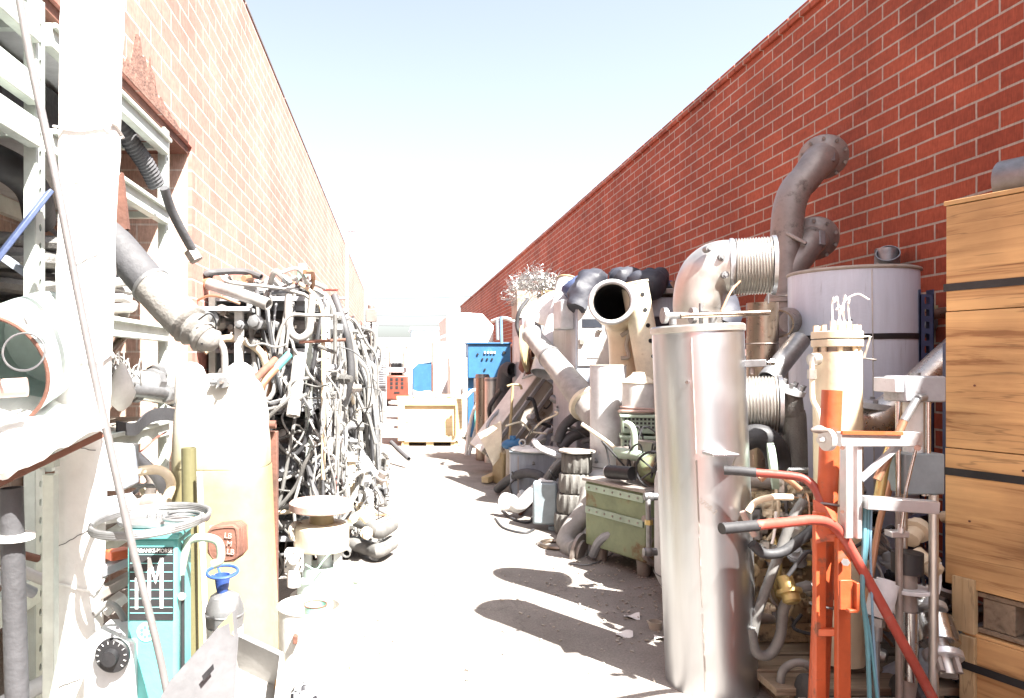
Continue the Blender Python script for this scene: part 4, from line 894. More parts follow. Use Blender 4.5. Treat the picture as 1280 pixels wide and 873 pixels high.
# (c) near end
for i in range(24):
    m_ = pick(MW); r = hr.choice([.008,.011,.014,.018]); x = u(-1.38,-.84); top = hr.choice([2.1,2.1,1.7,1.25,1.25]); low = top-u(.25,.8); y0 = 5.52-u(.02,.14)
    if hr.random() < .5: pts = [V(x, 5.7, top+.04), V(x+u(-.05,.05), 5.5, top+.04), V(x+u(-.1,.1), y0, (top+low)/2), V(x+u(-.2,.2), y0, low)]
    else:
        w = u(.12,.45); pts = [V(x, 5.6, top), V(x, y0, top-.08), V(x+w*.3, y0-.03, low+.03), V(x+w*.7, y0-.03, low), V(x+w, y0, top-.15), V(x+w, 5.6, top)]
    hose(Zn, pts, r, m_, 4, i % 3 == 0)
# (d) pipes on shelves
for i in range(84):
    m_ = pick({'galv':26,'hosewht':24,'hosepale':18,'dsteel':12,'white':10,'braid':6,'beige':4,'olive':2}); r = hr.choice([.018,.024,.03,.04,.05]); near = i % 4 == 0
    lv = hr.choice([.27,.77,1.27,1.72])+.02+r+u(0,.22)
    if near: x = u(-1.35,-.9); pts = [V(x, 6.2, lv), V(x+u(-.06,.06), 5.45-u(0,.2), lv+u(-.03,.03))]
    else: z = u(5.6,10.5); pts = [V(-1.3, z+u(-.5,.5), lv), V(QX1+u(.02,.26), z, lv+u(-.06,.05))]
    hose(Zs, pts, r, m_, 1, i % 2 == 0, True)
# (e) heap at the foot
for i in range(150):
    m_ = pick(MW); r = hr.choice([.01,.013,.017,.021,.027]); z = 5.4+6.8*hr.random()**.85; 
    wmax = .24+.34*min(1,(z-5.2)/3.0)
    if z > 10.8: wmax *= .75
    f = hr.random(); x = QX1-.02+wmax*f; hmax = (1-f)*(.95 if z < 10.4 else .7)+.03; h = r+hmax*u(.35,1)
    L_ = u(.3,1.0); a = PI/2+u(-.7,.7); d = V(math.cos(a)*.6, math.sin(a), -.55*math.cos(a))*L_*.5; c = V(x,z,h); k = u(-.22,.22)
    pts = [c-d+V(0,0,u(-.1,.05)), c-d*.35+V(k*.4,u(-.1,.1),u(0,.14)), c+d*.35+V(k*.6,u(-.1,.1),u(0,.12)), c+d+V(k*.2,0,u(-.15,.05))]
    for p in pts: p.z = max(r, p.z); p.x = max(p.x, -1.0) ; p.x = min(p.x, -.10)
    hose(Zg, pts, r, m_, 4, i % 3 == 0)
Zk = ('heap_tube','%s fat tube buried in the heap along the foot of the pile','')
for i in range(60):
    m_ = pick({'hosegrey':4,'rubber':3,'hosepale':4,'dsteel':2,'braid':1}); z = u(5.3,11.6); f = u(0,.75); x = QX1+(.24+.3*min(1,(z-5.2)/3))*f; h = .04+u(0,1)*(1-f)*.6; r = u(.025,.045); L_ = u(.3,.7); a = PI/2+u(-.6,.6); d = V(math.cos(a)*.5, math.sin(a), u(-.4,.2))*L_*.5; c = V(x,z,h)
    pts = [c-d, c+V(u(-.06,.06),0,u(0,.08)), c+d]
    for p in pts: p.z = max(r, p.z); p.x = max(min(p.x, -.14), -1.0)
    hose(Zk, pts, r, m_, 5, False, True)
Zp = ('spilled_hose','%s hose in the sloping spill at the alley edge of the pile','')
for i in range(100):
    m_ = pick(MW); r = hr.choice([.011,.015,.019,.024]); z = u(6.2,12.0); q = hr.random(); top = 1.15-.75*max(0,(z-9.5)/2.5); W = .52
    x = QX1+W*q; h = max(r, top*(1-q)*u(.75,1.05)+.02); pts = []; w = u(.25,.7); c = V(x,z,h); an = u(0,2*PI); br = u(.06,.2)
    for k in range(hr.choice([5,6,8])):
        an2 = an+k*u(.6,1.1); p = c+V(.35*br*math.cos(an2)+.03*k*u(-1,1.6), br*1.3*math.sin(an2)+w*(k/6-.5)*.8, br*.7*math.cos(an2+.7)-.05*k*q); qq = (p.x-QX1)/W; p.z = max(r, min(p.z, top*(1-qq)+.1)); p.x = min(p.x, -.09); pts.append(p)
    hose(Zp, pts, r, m_, 5, i % 4 == 0)
Zc = ('curled_hose','%s hose curling above the top shelf of the pile','')
for i in range(36):
    m_ = pick(MW); r = hr.choice([.01,.014,.018,.023]); c = V(u(-1.3,-.62), u(5.5,10.6), 2.16); an = u(0,2*PI); br = u(.1,.3); pts = []
    for k in range(6):
        a_ = an+k*.75; pts.append(c+V(br*.7*math.cos(a_), br*1.4*math.sin(a_), .03+.11*hr.random()))
    if hr.random() < .6: pts.append(V(QX1+.08, c.y+u(-.3,.3), 2.05)); pts.append(V(QX1+u(.08,.16), c.y+u(-.4,.4), u(1.2,1.8)))
    hose(Zc, pts, r, m_, 5, i % 3 == 0)
Zq = ('tangled_hose','%s thin hose tangled over the near corner of the pile','')
for i in range(80):
    m_ = pick({'hosewht':8,'hosepale':9,'galv':2,'hosegrey':2,'braid':2,'beige':.5}); r = hr.choice([.007,.009,.012,.015]); p = V(u(-.98,-.5), u(5.12,5.5) if i % 2 else u(5.4,6.6), u(.25,1.75))
    if i % 2 == 0: p.x = u(-.62,-.46)
    pts = [p]; d = V(u(-.6,.6), u(-.3,.3), u(-1,.5)).normalized()
    for k in range(hr.choice([4,6,7])):
        d = (d+V(u(-.7,.7), u(-.35,.35), u(-.7,.5))).normalized(); p = p+d*u(.09,.18); p = V(min(max(p.x, -1.1), -.42), min(max(p.y, 5.1), 6.8), min(max(.05, p.z), 1.95)); pts.append(p)
    hose(Zq, pts, r, m_, 4, i % 4 == 0)
Zb = ('bulging_hose','%s hose bulging out of the far half of the pile','')
for i in range(84):
    m_ = pick(MW); r = hr.choice([.011,.014,.018,.022,.028]); z = u(7.9,10.9); top = u(1.2,2.15); out = u(.12,.4); dz = u(-.5,.5); low = max(.05, top-u(.5,1.7))
    if i % 3 == 0:
        w = u(.2,.7); pts = [V(QX1-.05, z, top), V(QX1+out*.6, z+w*.1, top-.05), V(QX1+out, z+w*.35, (top+low)/2), V(QX1+out*1.05, z+w*.6, low+.1), V(QX1+out*.9, z+w*.85, low+.2), V(QX1+out*.3, z+w, (top+low)/2+.1)]
    else: pts = [V(QX1-.08, z, top+.02), V(QX1+out*.45, z+dz*.1, top+.03), V(QX1+out*.9, z+dz*.35, top-.25), V(QX1+out*1.1+u(-.05,.05), z+dz*.7, (top+low)/2), V(min(-.12, QX1+out*1.25), z+dz, low)]
    for p in pts: p.z = max(r, p.z)
    hose(Zb, pts, r, m_, 5, i % 4 == 0)
# ground coils in the heap
for i, (x, y, Z, rr_) in enumerate(((440,610,6.2,.16),(395,585,5.6,.2),(470,590,9.3,.22),(430,555,7.2,.2),(405,600,5.5,.14))):
    c = P(x, y, Z); pts = []
    for k in range(44):
        a = 2*PI*k/14; pts.append(c+V(.05*math.sin(a*.9)+rr_*.5*math.cos(a), rr_*math.cos(a)*.8+.002*k, rr_*math.sin(a)*.8+.02*math.sin(k)))
    one('hose_coil', ('white hose coil slumped beside the grey cylinder','dark hose coil hooked over the near heap of hoses','pale hose coil resting at the far foot of the pile','grey hose coil halfway along the foot of the pile','thin pale coil just above the cream drum machine')[i], 'hose', MB().tube(cr_path(pts, 2), (.016,.012,.02,.015,.01)[i], 7), ('hosewht','rubber','hosepale','hosegrey','hosewht')[i])
# thin wires
Zw = ('scrap_cable','thin %s cable tangled through the hose pile','')
for i in range(70):
    m_ = pick({'rubber':5,'hosegrey':7,'hosepale':6,'braid':3,'copper':.6}); z = u(5.45,11.2); h = u(.2,2.15); xx = QX1+u(.02,.12)+max(0,(1-h))*u(0,.35); p = V(xx, z, h); pts = [p]; d = V(u(-.3,.3), u(-1,1), u(-1,.4)).normalized()
    for k in range(hr.choice([4,6,8])):
        d = (d+V(u(-.5,.5), u(-.7,.7), u(-.8,.55))).normalized(); p = p+d*u(.1,.22); p = V(min(max(p.x, QX1-.03), -.16), p.y, min(max(.02, p.z), 2.2)); pts.append(p)
    hose(Zw, pts, u(.004,.0075), m_, 4, False)
# (f) leaning pipes
for i in range(16):
    m_ = pick({'white':5,'galv':4,'hosewht':5,'beige':1,'copper':.7}); z = u(5.6,10.6); a = V(QX1+u(.0,.08), z, u(1.4,2.15)); b = V(QX1+u(.12,.4), z+u(-.4,.4), .03)
    hose(Zl, [a, b], hr.choice([.014,.02,.026]), m_, 1, i % 2 == 0, True)
# (g) far end arches
for i in range(16):
    m_ = pick({'hosewht':5,'hosepale':4,'hosegrey':2}); z = 10.5+u(-.4,.5); h = u(1.4,2.1); rad = u(.2,.42); x = QX1+u(-.1,.1)
    pts = [V(x-.15, z, h+rad*.6), V(x+rad*.4, z+.1, h+rad*.55), V(x+rad*.95, z+.15, h+.1), V(x+rad*.9, z+.15, h-rad*.5), V(x+rad*.3, z+.1, h-rad*.95), V(x-.1, z, h-rad)]
    hose(Zr, pts, hr.choice([.022,.028,.036]), m_, 5, i % 3 == 0)
# recognisable single pieces on the pile
def sp(name, lab, cat, pts, r, m_, hollow=False, sub=6):
    q = cr_path(pts, sub); return one(name, lab, cat, MB().pipe(q, r, r*.25, 16) if hollow else MB().tube(q, r, 14), m_)
sp('bent_pipe', 'white U-shaped pipe hanging on the front of the hose pile', 'pipe', [P(361,368,5.4), P(360,395,5.4), P(364,416,5.4), P(375,423,5.4), P(386,415,5.4), P(388,395,5.4), P(391,368,5.4)], .03, 'hosewht')
sp('white_tube', 'fat white tube leaning upright in the middle of the hose pile', 'pipe', [P(375,443,5.35), P(366,520,5.2)], .05, 'white', True)
sp('thick_hose', 'long thick grey hose curving down the front of the hose pile', 'hose', [P(418,370,6.6), P(430,405,6.4), P(437,440,6.4), P(438,475,6.4), P(428,510,6.5)], .035, 'hosegrey')
sp('bent_pipe', 'reddish bent pipe curving over the top of the hose pile', 'pipe', [P(375,355,5.6), P(392,368,5.5), P(402,385,5.4), P(404,425,5.35), P(404,600,5.2)], .016, 'beige')
t = thing('perforated_strip', 'white perforated steel strip standing against the hose pile', 'strip', P(410,600,5.6)); a = P(410,365,5.5); part(t, 'strip', MB().perf(P(413,575,5.5), (1,0,0), (P(408,365,5.5)-P(413,575,5.5)), .04, .05, 25, .008, .008, .004), 'white')
t = thing('rusty_crossbar', 'rusty T-shaped bar sticking out of the hose pile', 'bar', P(404,426,5.3)); part(t, 'bar', MB().tube([P(374,428,5.32), P(432,425,5.32)], .012, 8), 'rust')
t = thing('thick_pipe', 'heavy pale pipe lying across the top near corner of the hose pile', 'pipe', P(300,362,5.2)); part(t, 'tube', MB().pipe([P(258,354,5.5), P(300,368,5.3), P(336,381,5.2)], .045, .01, 18), 'hosewht'); part(t, 'rust_end', MB().cyl(P(255,353,5.52), P(262,355.5,5.48), .05), 'copper')
one('metal_tray', 'grey steel tray jutting out at the near top of the hose pile', 'tray', MB().box(P(282,388,5.35), (.4,.3,.03)), 'lgrey', bevel=.003)
one('tray_post', 'white square post under the jutting steel tray', 'post', MB().box((P(299,0,5.3).x, 5.3, 1.0), (.06,.06,2.0)), 'white', bevel=.003)
one('copper_hose', 'thin coppery hose curling along the near top of the pile', 'hose', MB().tube(cr_path([P(246,376,5.3), P(262,370,5.25), P(280,373,5.2), P(300,380,5.2)], 6), .01, 8), 'copper')
for i, (x, y) in enumerate(((258,424),(265,420),(272,418))): one('pipe_end', 'small open pipe end in a cluster just past the taped duct end', 'pipe', MB().pipe([P(x,y,4.9), P(x-2,y+4,4.7), P(x-4,y+3,4.55)], .026, .009, 12), 'hosewht', 'open pipe ends past the taped duct')
sp('arched_pipe', 'tan arched pipe inside the dark near end of the hose pile', 'pipe', [P(255,440,5.25), P(275,425,5.3), P(300,425,5.3), P(325,440,5.35), P(335,465,5.4)], .028, 'beige', True)
sp('arched_pipe', 'white down-turned pipe behind the tank shoulder', 'pipe', [P(272,425,5.1), P(280,440,5.1), P(281,480,5.1)], .026, 'hosewht', True)
c = P(378,352,7); t = thing('road_cone', 'small green and grey cone on top of the hose pile', 'cone', c); part(t, 'cone', MB().lathe([(.07,0),(.05,.12),(.05,.121)], c, n=20), 'tin'); part(t, 'grey_tip', MB().lathe([(.05,.121),(.04,.17),(.02,.175)], c, n=20, cap0=False), 'bluegrey')
c = P(464,395,10.6); one('junction_fitting', 'dark metal head poking above the far end of the pile', 'fitting', MB().box(c, (.16,.14,.2)).cyl(c+V(0,0,.1), c+V(0,0,.16), .05).cyl(c*V(1,1,0), c, .015), 'dsteel', bevel=.01)
sp('thick_hose', 'dark hose end lying out on the bright ground past the pile', 'hose', [P(489,553,11.6), P(500,564,11.3), P(511,574,11.0)], .035, 'hosegrey', True)
bpy.data.objects['thick_hose'].location.z += 0
# grey/white debris fittings in the heap
for i in range(26):
    z = u(5.3,11.2); x = QX1+u(.05,.5); c = V(x, z, u(.03,.4)); d = V(u(-1,1),u(-1,1),u(-.2,.8)).normalized(); r = u(.025,.05)
    one('pipe_fitting', 'loose metal fitting among the hoses at the foot of the pile', 'fitting', MB().lathe([(r*.8,0),(r,.005),(r,r),(r*1.4,r*1.05),(r*1.4,r*1.4),(r*.9,r*1.5),(r*.9,r*2.6),(r*.6,r*2.6)], c, d, 10), hr.choice(['galv','lgrey','white','dsteel','beige']), 'loose fittings at the foot of the hose pile')

# ================================================================ CENTRE BACKGROUND
CZ = 14.0; a, b = P(497,558,CZ), P(578,558,CZ); hh = 1.6-(500-455)*CZ/F; wv = b.x-a.x; cx = (a.x+b.x)/2; dp = 1.0; y0 = CZ
t = thing('wooden_crate', 'pale pine shipping crate in the middle of the alley', 'crate', (cx, y0+dp/2, 0))
part(t, 'panel', MB().box((cx, y0+dp/2+.03, hh/2+.06), (wv-.04, dp, hh-.14)), 'wood_p')
fr = MB()
for x in (a.x+.07, b.x-.07): fr.box((x, y0+.008, hh/2+.05), (.13, .044, hh-.1))
for z in (hh-.05, .14): fr.box((cx, y0+.004, z), (wv-.272, .044, .12))
part(t, 'batten', fr, 'wood_p', bevel=.004)
part(t, 'lid', MB().box((cx, y0+dp/2+.02, hh+.012), (wv+.03, dp+.08, .03)), 'wood_p', bevel=.004)
for k in (-.38, 0, .38): part(t, 'skid', MB().box((cx+k*wv, y0+dp/2+.02, .04), (.14, dp, .075)), 'wood_p')
one('cardboard_sheet', 'crumpled cardboard lying on the lid of the pine crate', 'cardboard', MB().sheet(lambda p, q: V(a.x+.32+.85*p, y0+.15+.6*q, hh+.05+.12*(1-p)*q+.05*noise.noise(V(p*4,q*4,1))), 10, 8, .012), 'card')
# forklift
FZ = 27; s = FZ/F; fx = P(496,0,FZ).x
zz = lambda y: max(0, 1.6-(y-455)*FZ/F)
t = thing('forklift', 'orange forklift with a holed counterweight and white guard', 'forklift', (fx, FZ+.8, 0))
part(t, 'counterweight', MB().box((fx, FZ+.35, zz(485)), (.86,.7,zz(470)-.22)), 'forange', bevel=.06)
g = MB()
for i in range(3):
    for k in range(3): g.box((fx-.2+.2*i, FZ-.003, zz(474.5+5*k)), (.09,.02,.1))
g.box((fx, FZ-.003, zz(491)), (.2,.02,.06)); part(t, 'vent_hole', g, 'black')
for sx in (-.4,.4):
    part(t, 'guard_post', MB().bar((fx+sx, FZ+.1, zz(468)), (fx+sx*.95, FZ+.3, zz(433)), .1, .1), 'dsteel'); part(t, 'guard_post', MB().bar((fx+sx, FZ+1.5, .6), (fx+sx*.95, FZ+1.3, zz(436)), .07, .07), 'white')
    part(t, 'wheel', MB().cyl((fx+sx*1.02-.09, FZ+.4, .22), (fx+sx*1.02+.09, FZ+.4, .22), .22), 'rubber'); part(t, 'mast', MB().box((fx+sx*.7, FZ+1.75, 1.1), (.1,.12,2.0)), 'dsteel')
gr = MB()
for i in range(7): gr.box((fx-.36+.12*i, FZ+.8, zz(435)), (.035, 1.1, .04))
gr.box((fx, FZ+.26, zz(435)-.003), (.86,.06,.08)); part(t, 'overhead_guard', gr, 'dsteel')
part(t, 'seat', MB().box((fx, FZ+.75, zz(462)), (.45,.12,.5)).box((fx, FZ+.95, zz(470)), (.45,.45,.15)), 'black', bevel=.04); part(t, 'steering_wheel', MB().torus((fx,FZ+1.2,zz(448)), (0,-.6,.8), .17, .02, 20), 'black'); part(t, 'hood', MB().box((fx,FZ+.5,zz(463)), (.7,.5,.2)), 'lgrey', bevel=.03)
# radiator coil
c = P(478,0,24); t = thing('radiator_coil', 'upright dark finned radiator coil left of the orange forklift', 'radiator', (c.x,24,0)); g = MB(); z0, z1 = 1.6-(487-455)*24/F, 1.6-(441-455)*24/F
for k in range(16): g.box((c.x, 24, z0+(z1-z0)*(k+.5)/16), (.24,.3,.045))
part(t, 'fins', g, 'hosegrey'); part(t, 'frame', MB().box((c.x,24.05,z0/2+.1), (.28,.3,z0)).box((c.x-.13,24,(z0+z1)/2), (.03,.32,z1-z0)).box((c.x+.13,24,(z0+z1)/2), (.03,.32,z1-z0)), 'grey')
c = P(470,0,25); one('grey_locker', 'tall pale blue locker behind the finned radiator coil', 'locker', MB().box((c.x,25.2,.96), (.5,.5,1.92)), 'bluegrey', bevel=.01)
# small blue machine
BZ = 20; a, b = P(516,0,BZ).x, P(541,0,BZ).x; t = thing('blue_machine', 'small blue machine with a sloped hood behind the crate', 'machine', ((a+b)/2,BZ,0)); zt = lambda y: 1.6-(y-455)*BZ/F
part(t, 'body', MB().prism([V(a,BZ,0.1), V(b,BZ,.1), V(b,BZ,zt(453)), V(a+.16,BZ,zt(455)), V(a,BZ,zt(462))], (0,.6,0)), 'blue', bevel=.02); part(t, 'motor', MB().cyl(V(b-.2,BZ-.05,.5), V(b+.05,BZ-.05,.5), .16), 'grey'); part(t, 'top_rail', MB().box(((a+b)/2,BZ+.3,zt(452)), (b-a+.05,.65,.05)), 'lblue')
part(t, 'leg', MB().box((a+.05,BZ+.1,.06), (.08,.08,.12)).box((b-.05,BZ+.1,.06), (.08,.08,.12)), 'grey')
# white cabinets
def cab(name, lab, cat, x0, x1, yt, Z, dep, m_, parts=None):
    a, b = P(x0,yt,Z), P(x1,yt,Z); t = thing(name, lab, cat, ((a.x+b.x)/2, Z+dep/2, 0)); part(t, 'body', MB().box(((a.x+b.x)/2, Z+dep/2, a.z/2+.01), (b.x-a.x, dep, a.z-.02)), m_, bevel=.015); return t, a, b
t, a, b = cab('tall_cabinet', 'tall stained white cabinet with a rusty left side beyond the crate', 'cabinet', 541, 562, 427, 16.6, .7, 'white')
part(t, 'door', MB().box(((a.x+b.x)/2+.05, 16.59, a.z*.5), (b.x-a.x-.16, .012, a.z-.2)), 'lgrey', bevel=.004); part(t, 'rust_edge', MB().box((a.x-.004, 16.75, a.z*.45), (.02,.3,a.z*.6)), 'rust'); part(t, 'top_bracket', MB().bar((a.x+.05,16.7,a.z+.05),(b.x-.02,16.7,a.z+.16),.05,.06), 'grey')
t, a, b = cab('tall_cabinet', 'narrow white cabinet with an open dark slot beside the blue switch cabinet', 'cabinet', 562, 584, 447, 15.4, .6, 'white')
part(t, 'slot', MB().box((a.x+.05, 15.39, a.z*.55), (.07,.012,a.z*.7)), 'slate'); part(t, 'latch', MB().box((b.x-.1,15.38,a.z*.6), (.03,.03,.1)), 'galv')
# white truck body
VZ = 19.5; a, b = P(558,0,VZ), P(617,0,VZ); zt = 1.6+(455-391)*VZ/F
t = thing('box_truck', 'big white rounded truck body rising behind the blue cabinet', 'truck', ((a.x+b.x)/2, VZ+1.5, 0))
x0, x1 = a.x, b.x; pr = [(x0,.5),(x1,.5),(x1,zt-.35),(x1-.3,zt-.03),(x1-.7,zt),(x0+.1,zt),(x0,zt-.1)]
part(t, 'body', MB().prism([V(x,VZ,z) for x, z in pr], (0,3.2,0)), 'white', bevel=.05)
for k, (x, y) in enumerate(((x0+.25,VZ+.7),(x1-.25,VZ+.7),(x0+.25,VZ+2.6),(x1-.25,VZ+2.6))): part(t, 'wheel', MB().cyl((x-.12,y,.38),(x+.12,y,.38), .38), 'rubber')
part(t, 'door_seam', MB().box(((x0+x1)/2,VZ-.006,zt*.55), (.02,.012,zt*.7)), 'grey'); part(t, 'bumper', MB().box(((x0+x1)/2,VZ-.06,.5), (x1-x0,.1,.14)), 'grey')
# blue cabinet
BZ = 15.6; a, b = P(585,430,BZ), P(641,430,BZ); zt = lambda y: 1.6-(y-455)*BZ/F
t = thing('switch_cabinet', 'bright blue electrical cabinet with a row of small switches', 'cabinet', ((a.x+b.x)/2, BZ+.3, 0)); cx = (a.x+b.x)/2
part(t, 'case', MB().box((cx, BZ+.3, (zt(430)+zt(473))/2), (b.x-a.x,.6,zt(430)-zt(473))), 'blue', bevel=.015)
part(t, 'lip', MB().box((cx,BZ+.29,zt(430)+.015), (b.x-a.x+.05,.66,.03)), 'blue', bevel=.004)
for x in (a.x+.08, b.x-.08): part(t, 'leg', MB().box((x,BZ+.2,zt(473)/2), (.12,.12,zt(473))), 'blue')
part(t, 'shelf', MB().box((cx,BZ+.3,.35), (b.x-a.x-.3,.5,.5)), 'teal')
for k in range(4): part(t, 'switch', MB().box((P(606+4*k,0,BZ).x, BZ-.015, zt(441)), (.04,.035,.05)), 'white', bevel=.004)
for k, (x, y) in enumerate(((597,443),(603,449),(609,449),(615,449),(630,441),(606,462),(632,463))): part(t, 'knob', MB().cyl((P(x,0,BZ).x,BZ,zt(y)), (P(x,0,BZ).x,BZ-.03,zt(y)), .022 if k != 4 else .035, n=10), 'black')
# ================================================================ RIGHT: BACK
def gnd(x, Z): return V(P(x,0,Z).x, Z, 0)
def zat(y, Z): return H+(CY-y)*Z/F
# stainless ducts pair
for i, (x, y0, Z, r, m_, l) in enumerate(((603,468,12.0,.055*2,'brown','brownish upright steel duct in front of the blue cabinet, left of the pair'),(615,472,11.7,.12,'osteel','bright upright steel duct in front of the blue cabinet, right of the pair'))):
    c = gnd(x,Z); z1 = zat(y0,Z); t = thing('steel_duct', l, 'duct', c); part(t, 'shell', MB().pipe([c, c+V(0,0,z1)], r, .006, 24), m_); part(t, 'collar', MB().pipe([c+V(0,0,z1-.06), c+V(0,0,z1-.02)], r+.012, .012, 24), 'galv')
one('grey_elbow', 'grey pipe elbow stub beside the upright steel ducts', 'pipe', MB().pipe(cr_path([gnd(628,11.4)+V(0,0,.0), gnd(628,11.4)+V(0,0,.9), P(632,466,11.3), P(640,463,11.2)], 5), .12, .01, 18), 'duct')
for i, (pts, m_, l) in enumerate(((((582,560),(590,520),(604,490)),'white','pale hose looping down in front of the blue cabinet leg'),(((586,566),(598,525),(606,500)),'lgrey','grey hose beside the pale loop near the blue cabinet leg'),(((580,500),(592,488),(606,492)),'white','white pipe crossing low before the blue cabinet'))):
    one('loose_hose', l, 'hose', MB().tube(cr_path([P(x,y,12.4) if k or i == 2 else P(x,y,12.4)*V(1,1,0)+V(0,0,.03) for k, (x, y) in enumerate(pts)], 6), .03, 8), m_)
# scrap shelf behind the blue cabinet / wires
rr = random.Random(5)
for i in range(14):
    a = V(rr.uniform(2.5,3.1), rr.uniform(12,14.2), rr.uniform(1.3,2.2)); 
    pts = [a, a+V(rr.uniform(-.3,.3),rr.uniform(-.4,.4),rr.uniform(-.1,.2)), a+V(rr.uniform(-.5,.5),rr.uniform(-.6,.6),rr.uniform(-.7,.1)), a+V(rr.uniform(-.5,.5),rr.uniform(-.6,.6),rr.uniform(-1.2,-.4))]
    for p in pts: p.x = min(p.x, 3.15)
    one('tangled_cable', 'dark cable tangled on the scrap rack between the blue cabinet and the mesh cage', 'cable', MB().tube(cr_path(pts, 6), rr.uniform(.012,.03), 7), rr.choice(['rubber','rubber','hosegrey','rust','hosepale']), 'cables tangled beside the mesh cage')
t = thing('scrap_rack', 'rusty low rack of scrap behind the blue cabinet by the brick wall', 'rack', (2.75,13.4,0))
for x in (2.35,3.1):
    for y in (12.6,14.4): part(t, 'post', MB().box((x,y,1.0), (.05,.05,2.0)), 'rust')
for z in (.5,1.2,1.95): part(t, 'shelf', MB().box((2.72,13.5,z), (.8,1.9,.04)), 'rust')
one('rusty_beam', 'pinkish rusty beam lying across the scrap rack top', 'beam', MB().bar((2.3,12.6,2.02),(3.1,14.3,2.03), .1, .08), 'pinkrust', bevel=.005)
one('white_tube', 'curved white tube lying over the scrap rack', 'tube', MB().tube(cr_path([P(615,402,13.2), P(630,398,13.0), P(645,403,12.8)], 6), .035, 10), 'white')
for i, (x0,y0,x1,y1,m_,l) in enumerate(((621,400,622,425,'slate','short dark rod standing on the scrap rack'),(626,396,627,430,'lblue','short pale blue rod standing on the scrap rack'),(641,425,646,450,'orange','small orange stick in the scrap beside the blue cabinet'))):
    one('scrap_rod', l, 'rod', MB().tube([P(x0,y0,12.9), P(x1,y1,12.9)], .03, 8), m_)

# crate cage with bright wire scrap, on a grey machine
GZ = 10.6; c = gnd(686,GZ); 
t = thing('grey_machine', 'pale blue-grey machine under the mesh cage with round discs leaning on it', 'machine', c+V(0,.5,0)); z1 = zat(397,GZ)
part(t, 'body', MB().box(c+V(.04,.45,z1/2), (.86,.9,z1-.02)), 'bluegrey', bevel=.015); part(t, 'front_panel', MB().box(c+V(.1,-.008,z1*.78), (.5,.016,.5)), 'white', bevel=.004); part(t, 'side_panel', MB().box(c+V(-.397,.4,z1*.8), (.012,.5,.4)), 'lgrey', bevel=.004)
cz = z1+.0; cc = c+V(-.12,.35,cz+.2)
t = thing('mesh_cage', 'dull yellow wire mesh cage with a brown board side under the bright wire scrap', 'cage', cc-V(0,0,.2))
part(t, 'board_side', MB().box(cc+V(-.18,0,0), (.3,.5,.4)), 'board', bevel=.004)
g = MB()
for k in range(7): g.box(cc+V(.04+.3*k/6,-.26,0), (.014,.014,.42))
for k in range(7): g.box(cc+V(.19,-.262,-.2+.4*k/6), (.32,.012,.014))
part(t, 'mesh', g, 'ymesh'); part(t, 'back_frame', MB().box(cc+V(.19,.22,0), (.32,.03,.4)).box(cc+V(.345,0,.0), (.03,.5,.42)), 'dsteel')
top = cc+V(0.04,0,.2); b = MB(); rr = random.Random(9)
for i in range(600):
    th = rr.uniform(0,2*PI); q = rr.random()**.6; p = top+V(math.cos(th)*q*.38-.02, math.sin(th)*q*.3, .04+rr.random()*(.34*(1-q*.6))); 
    if i % 5 == 0: p = top+V(-.3-rr.random()*.12, rr.uniform(-.25,.2), rr.uniform(-.2,.12))
    pts = [p]; d = V(rr.gauss(0,1), rr.gauss(0,1), rr.gauss(0,.7)).normalized()
    for k in range(5):
        d = (d+V(rr.gauss(0,.6),rr.gauss(0,.6),rr.gauss(0,.5))).normalized(); pts.append(pts[-1]+d*.042)
    b.tube(cr_path(pts, 2), .0042, 4, cap=False)
one('wire_scrap', 'tangled heap of shiny silver turnings on top of the mesh cage', 'metal scrap', b, 'silver')
one('black_cable', 'black cable hanging down in front of the mesh cage', 'cable', MB().tube(cr_path([P(660,374,10.2), P(650,388,10.1), P(646,405,10.1), P(650,420,10.1), P(655,427,10.2)], 6), .028, 8), 'rubber')
# discs
for i, (x, y, Z, r, m_, l, tl) in enumerate(((656,436,10.0,.33,'ymesh','large yellowish disc edge-on beside the black cable',(1,-.35,.1)),(711,425,9.4,.3,'cream','cream round disc standing against the grey machine',(1,-.7,.15)),(690,385,10.2,.3,'white','white flat disc tilted above the grey machine',(-.5,-.6,.5)))):
    c = P(x,y,Z); one('round_disc', l, 'disc', MB().lathe([(.05,-.02),(r-.03,-.02),(r,-.012),(r,.012),(r-.03,.02),(.05,.02)], c, tl, 36), m_)
# white duct leaning
t = thing('leaning_duct', 'long white sheet metal duct leaning behind the diagonal tube', 'duct', P(697,430,9.9)); a, b2 = P(711,352,10.0), P(690,428,9.7)
part(t, 'shell', MB().pipe([a+(a-b2)*.02, a, a.lerp(b2,.4), b2, b2+(b2-a)*.5], [.15,.16,.15,.17,.17], .006, 26), 'lgrey'); part(t, 'ring', MB().torus(a, a-b2, .16, .015, 28), 'ymesh')
one('navy_tarp', 'dark blue folded tarp tucked behind the white duct', 'tarp', MB().ball(P(727,362,9.6), .2, 18, (1.2,1,.9)).wobble(.05, 7), 'navy')
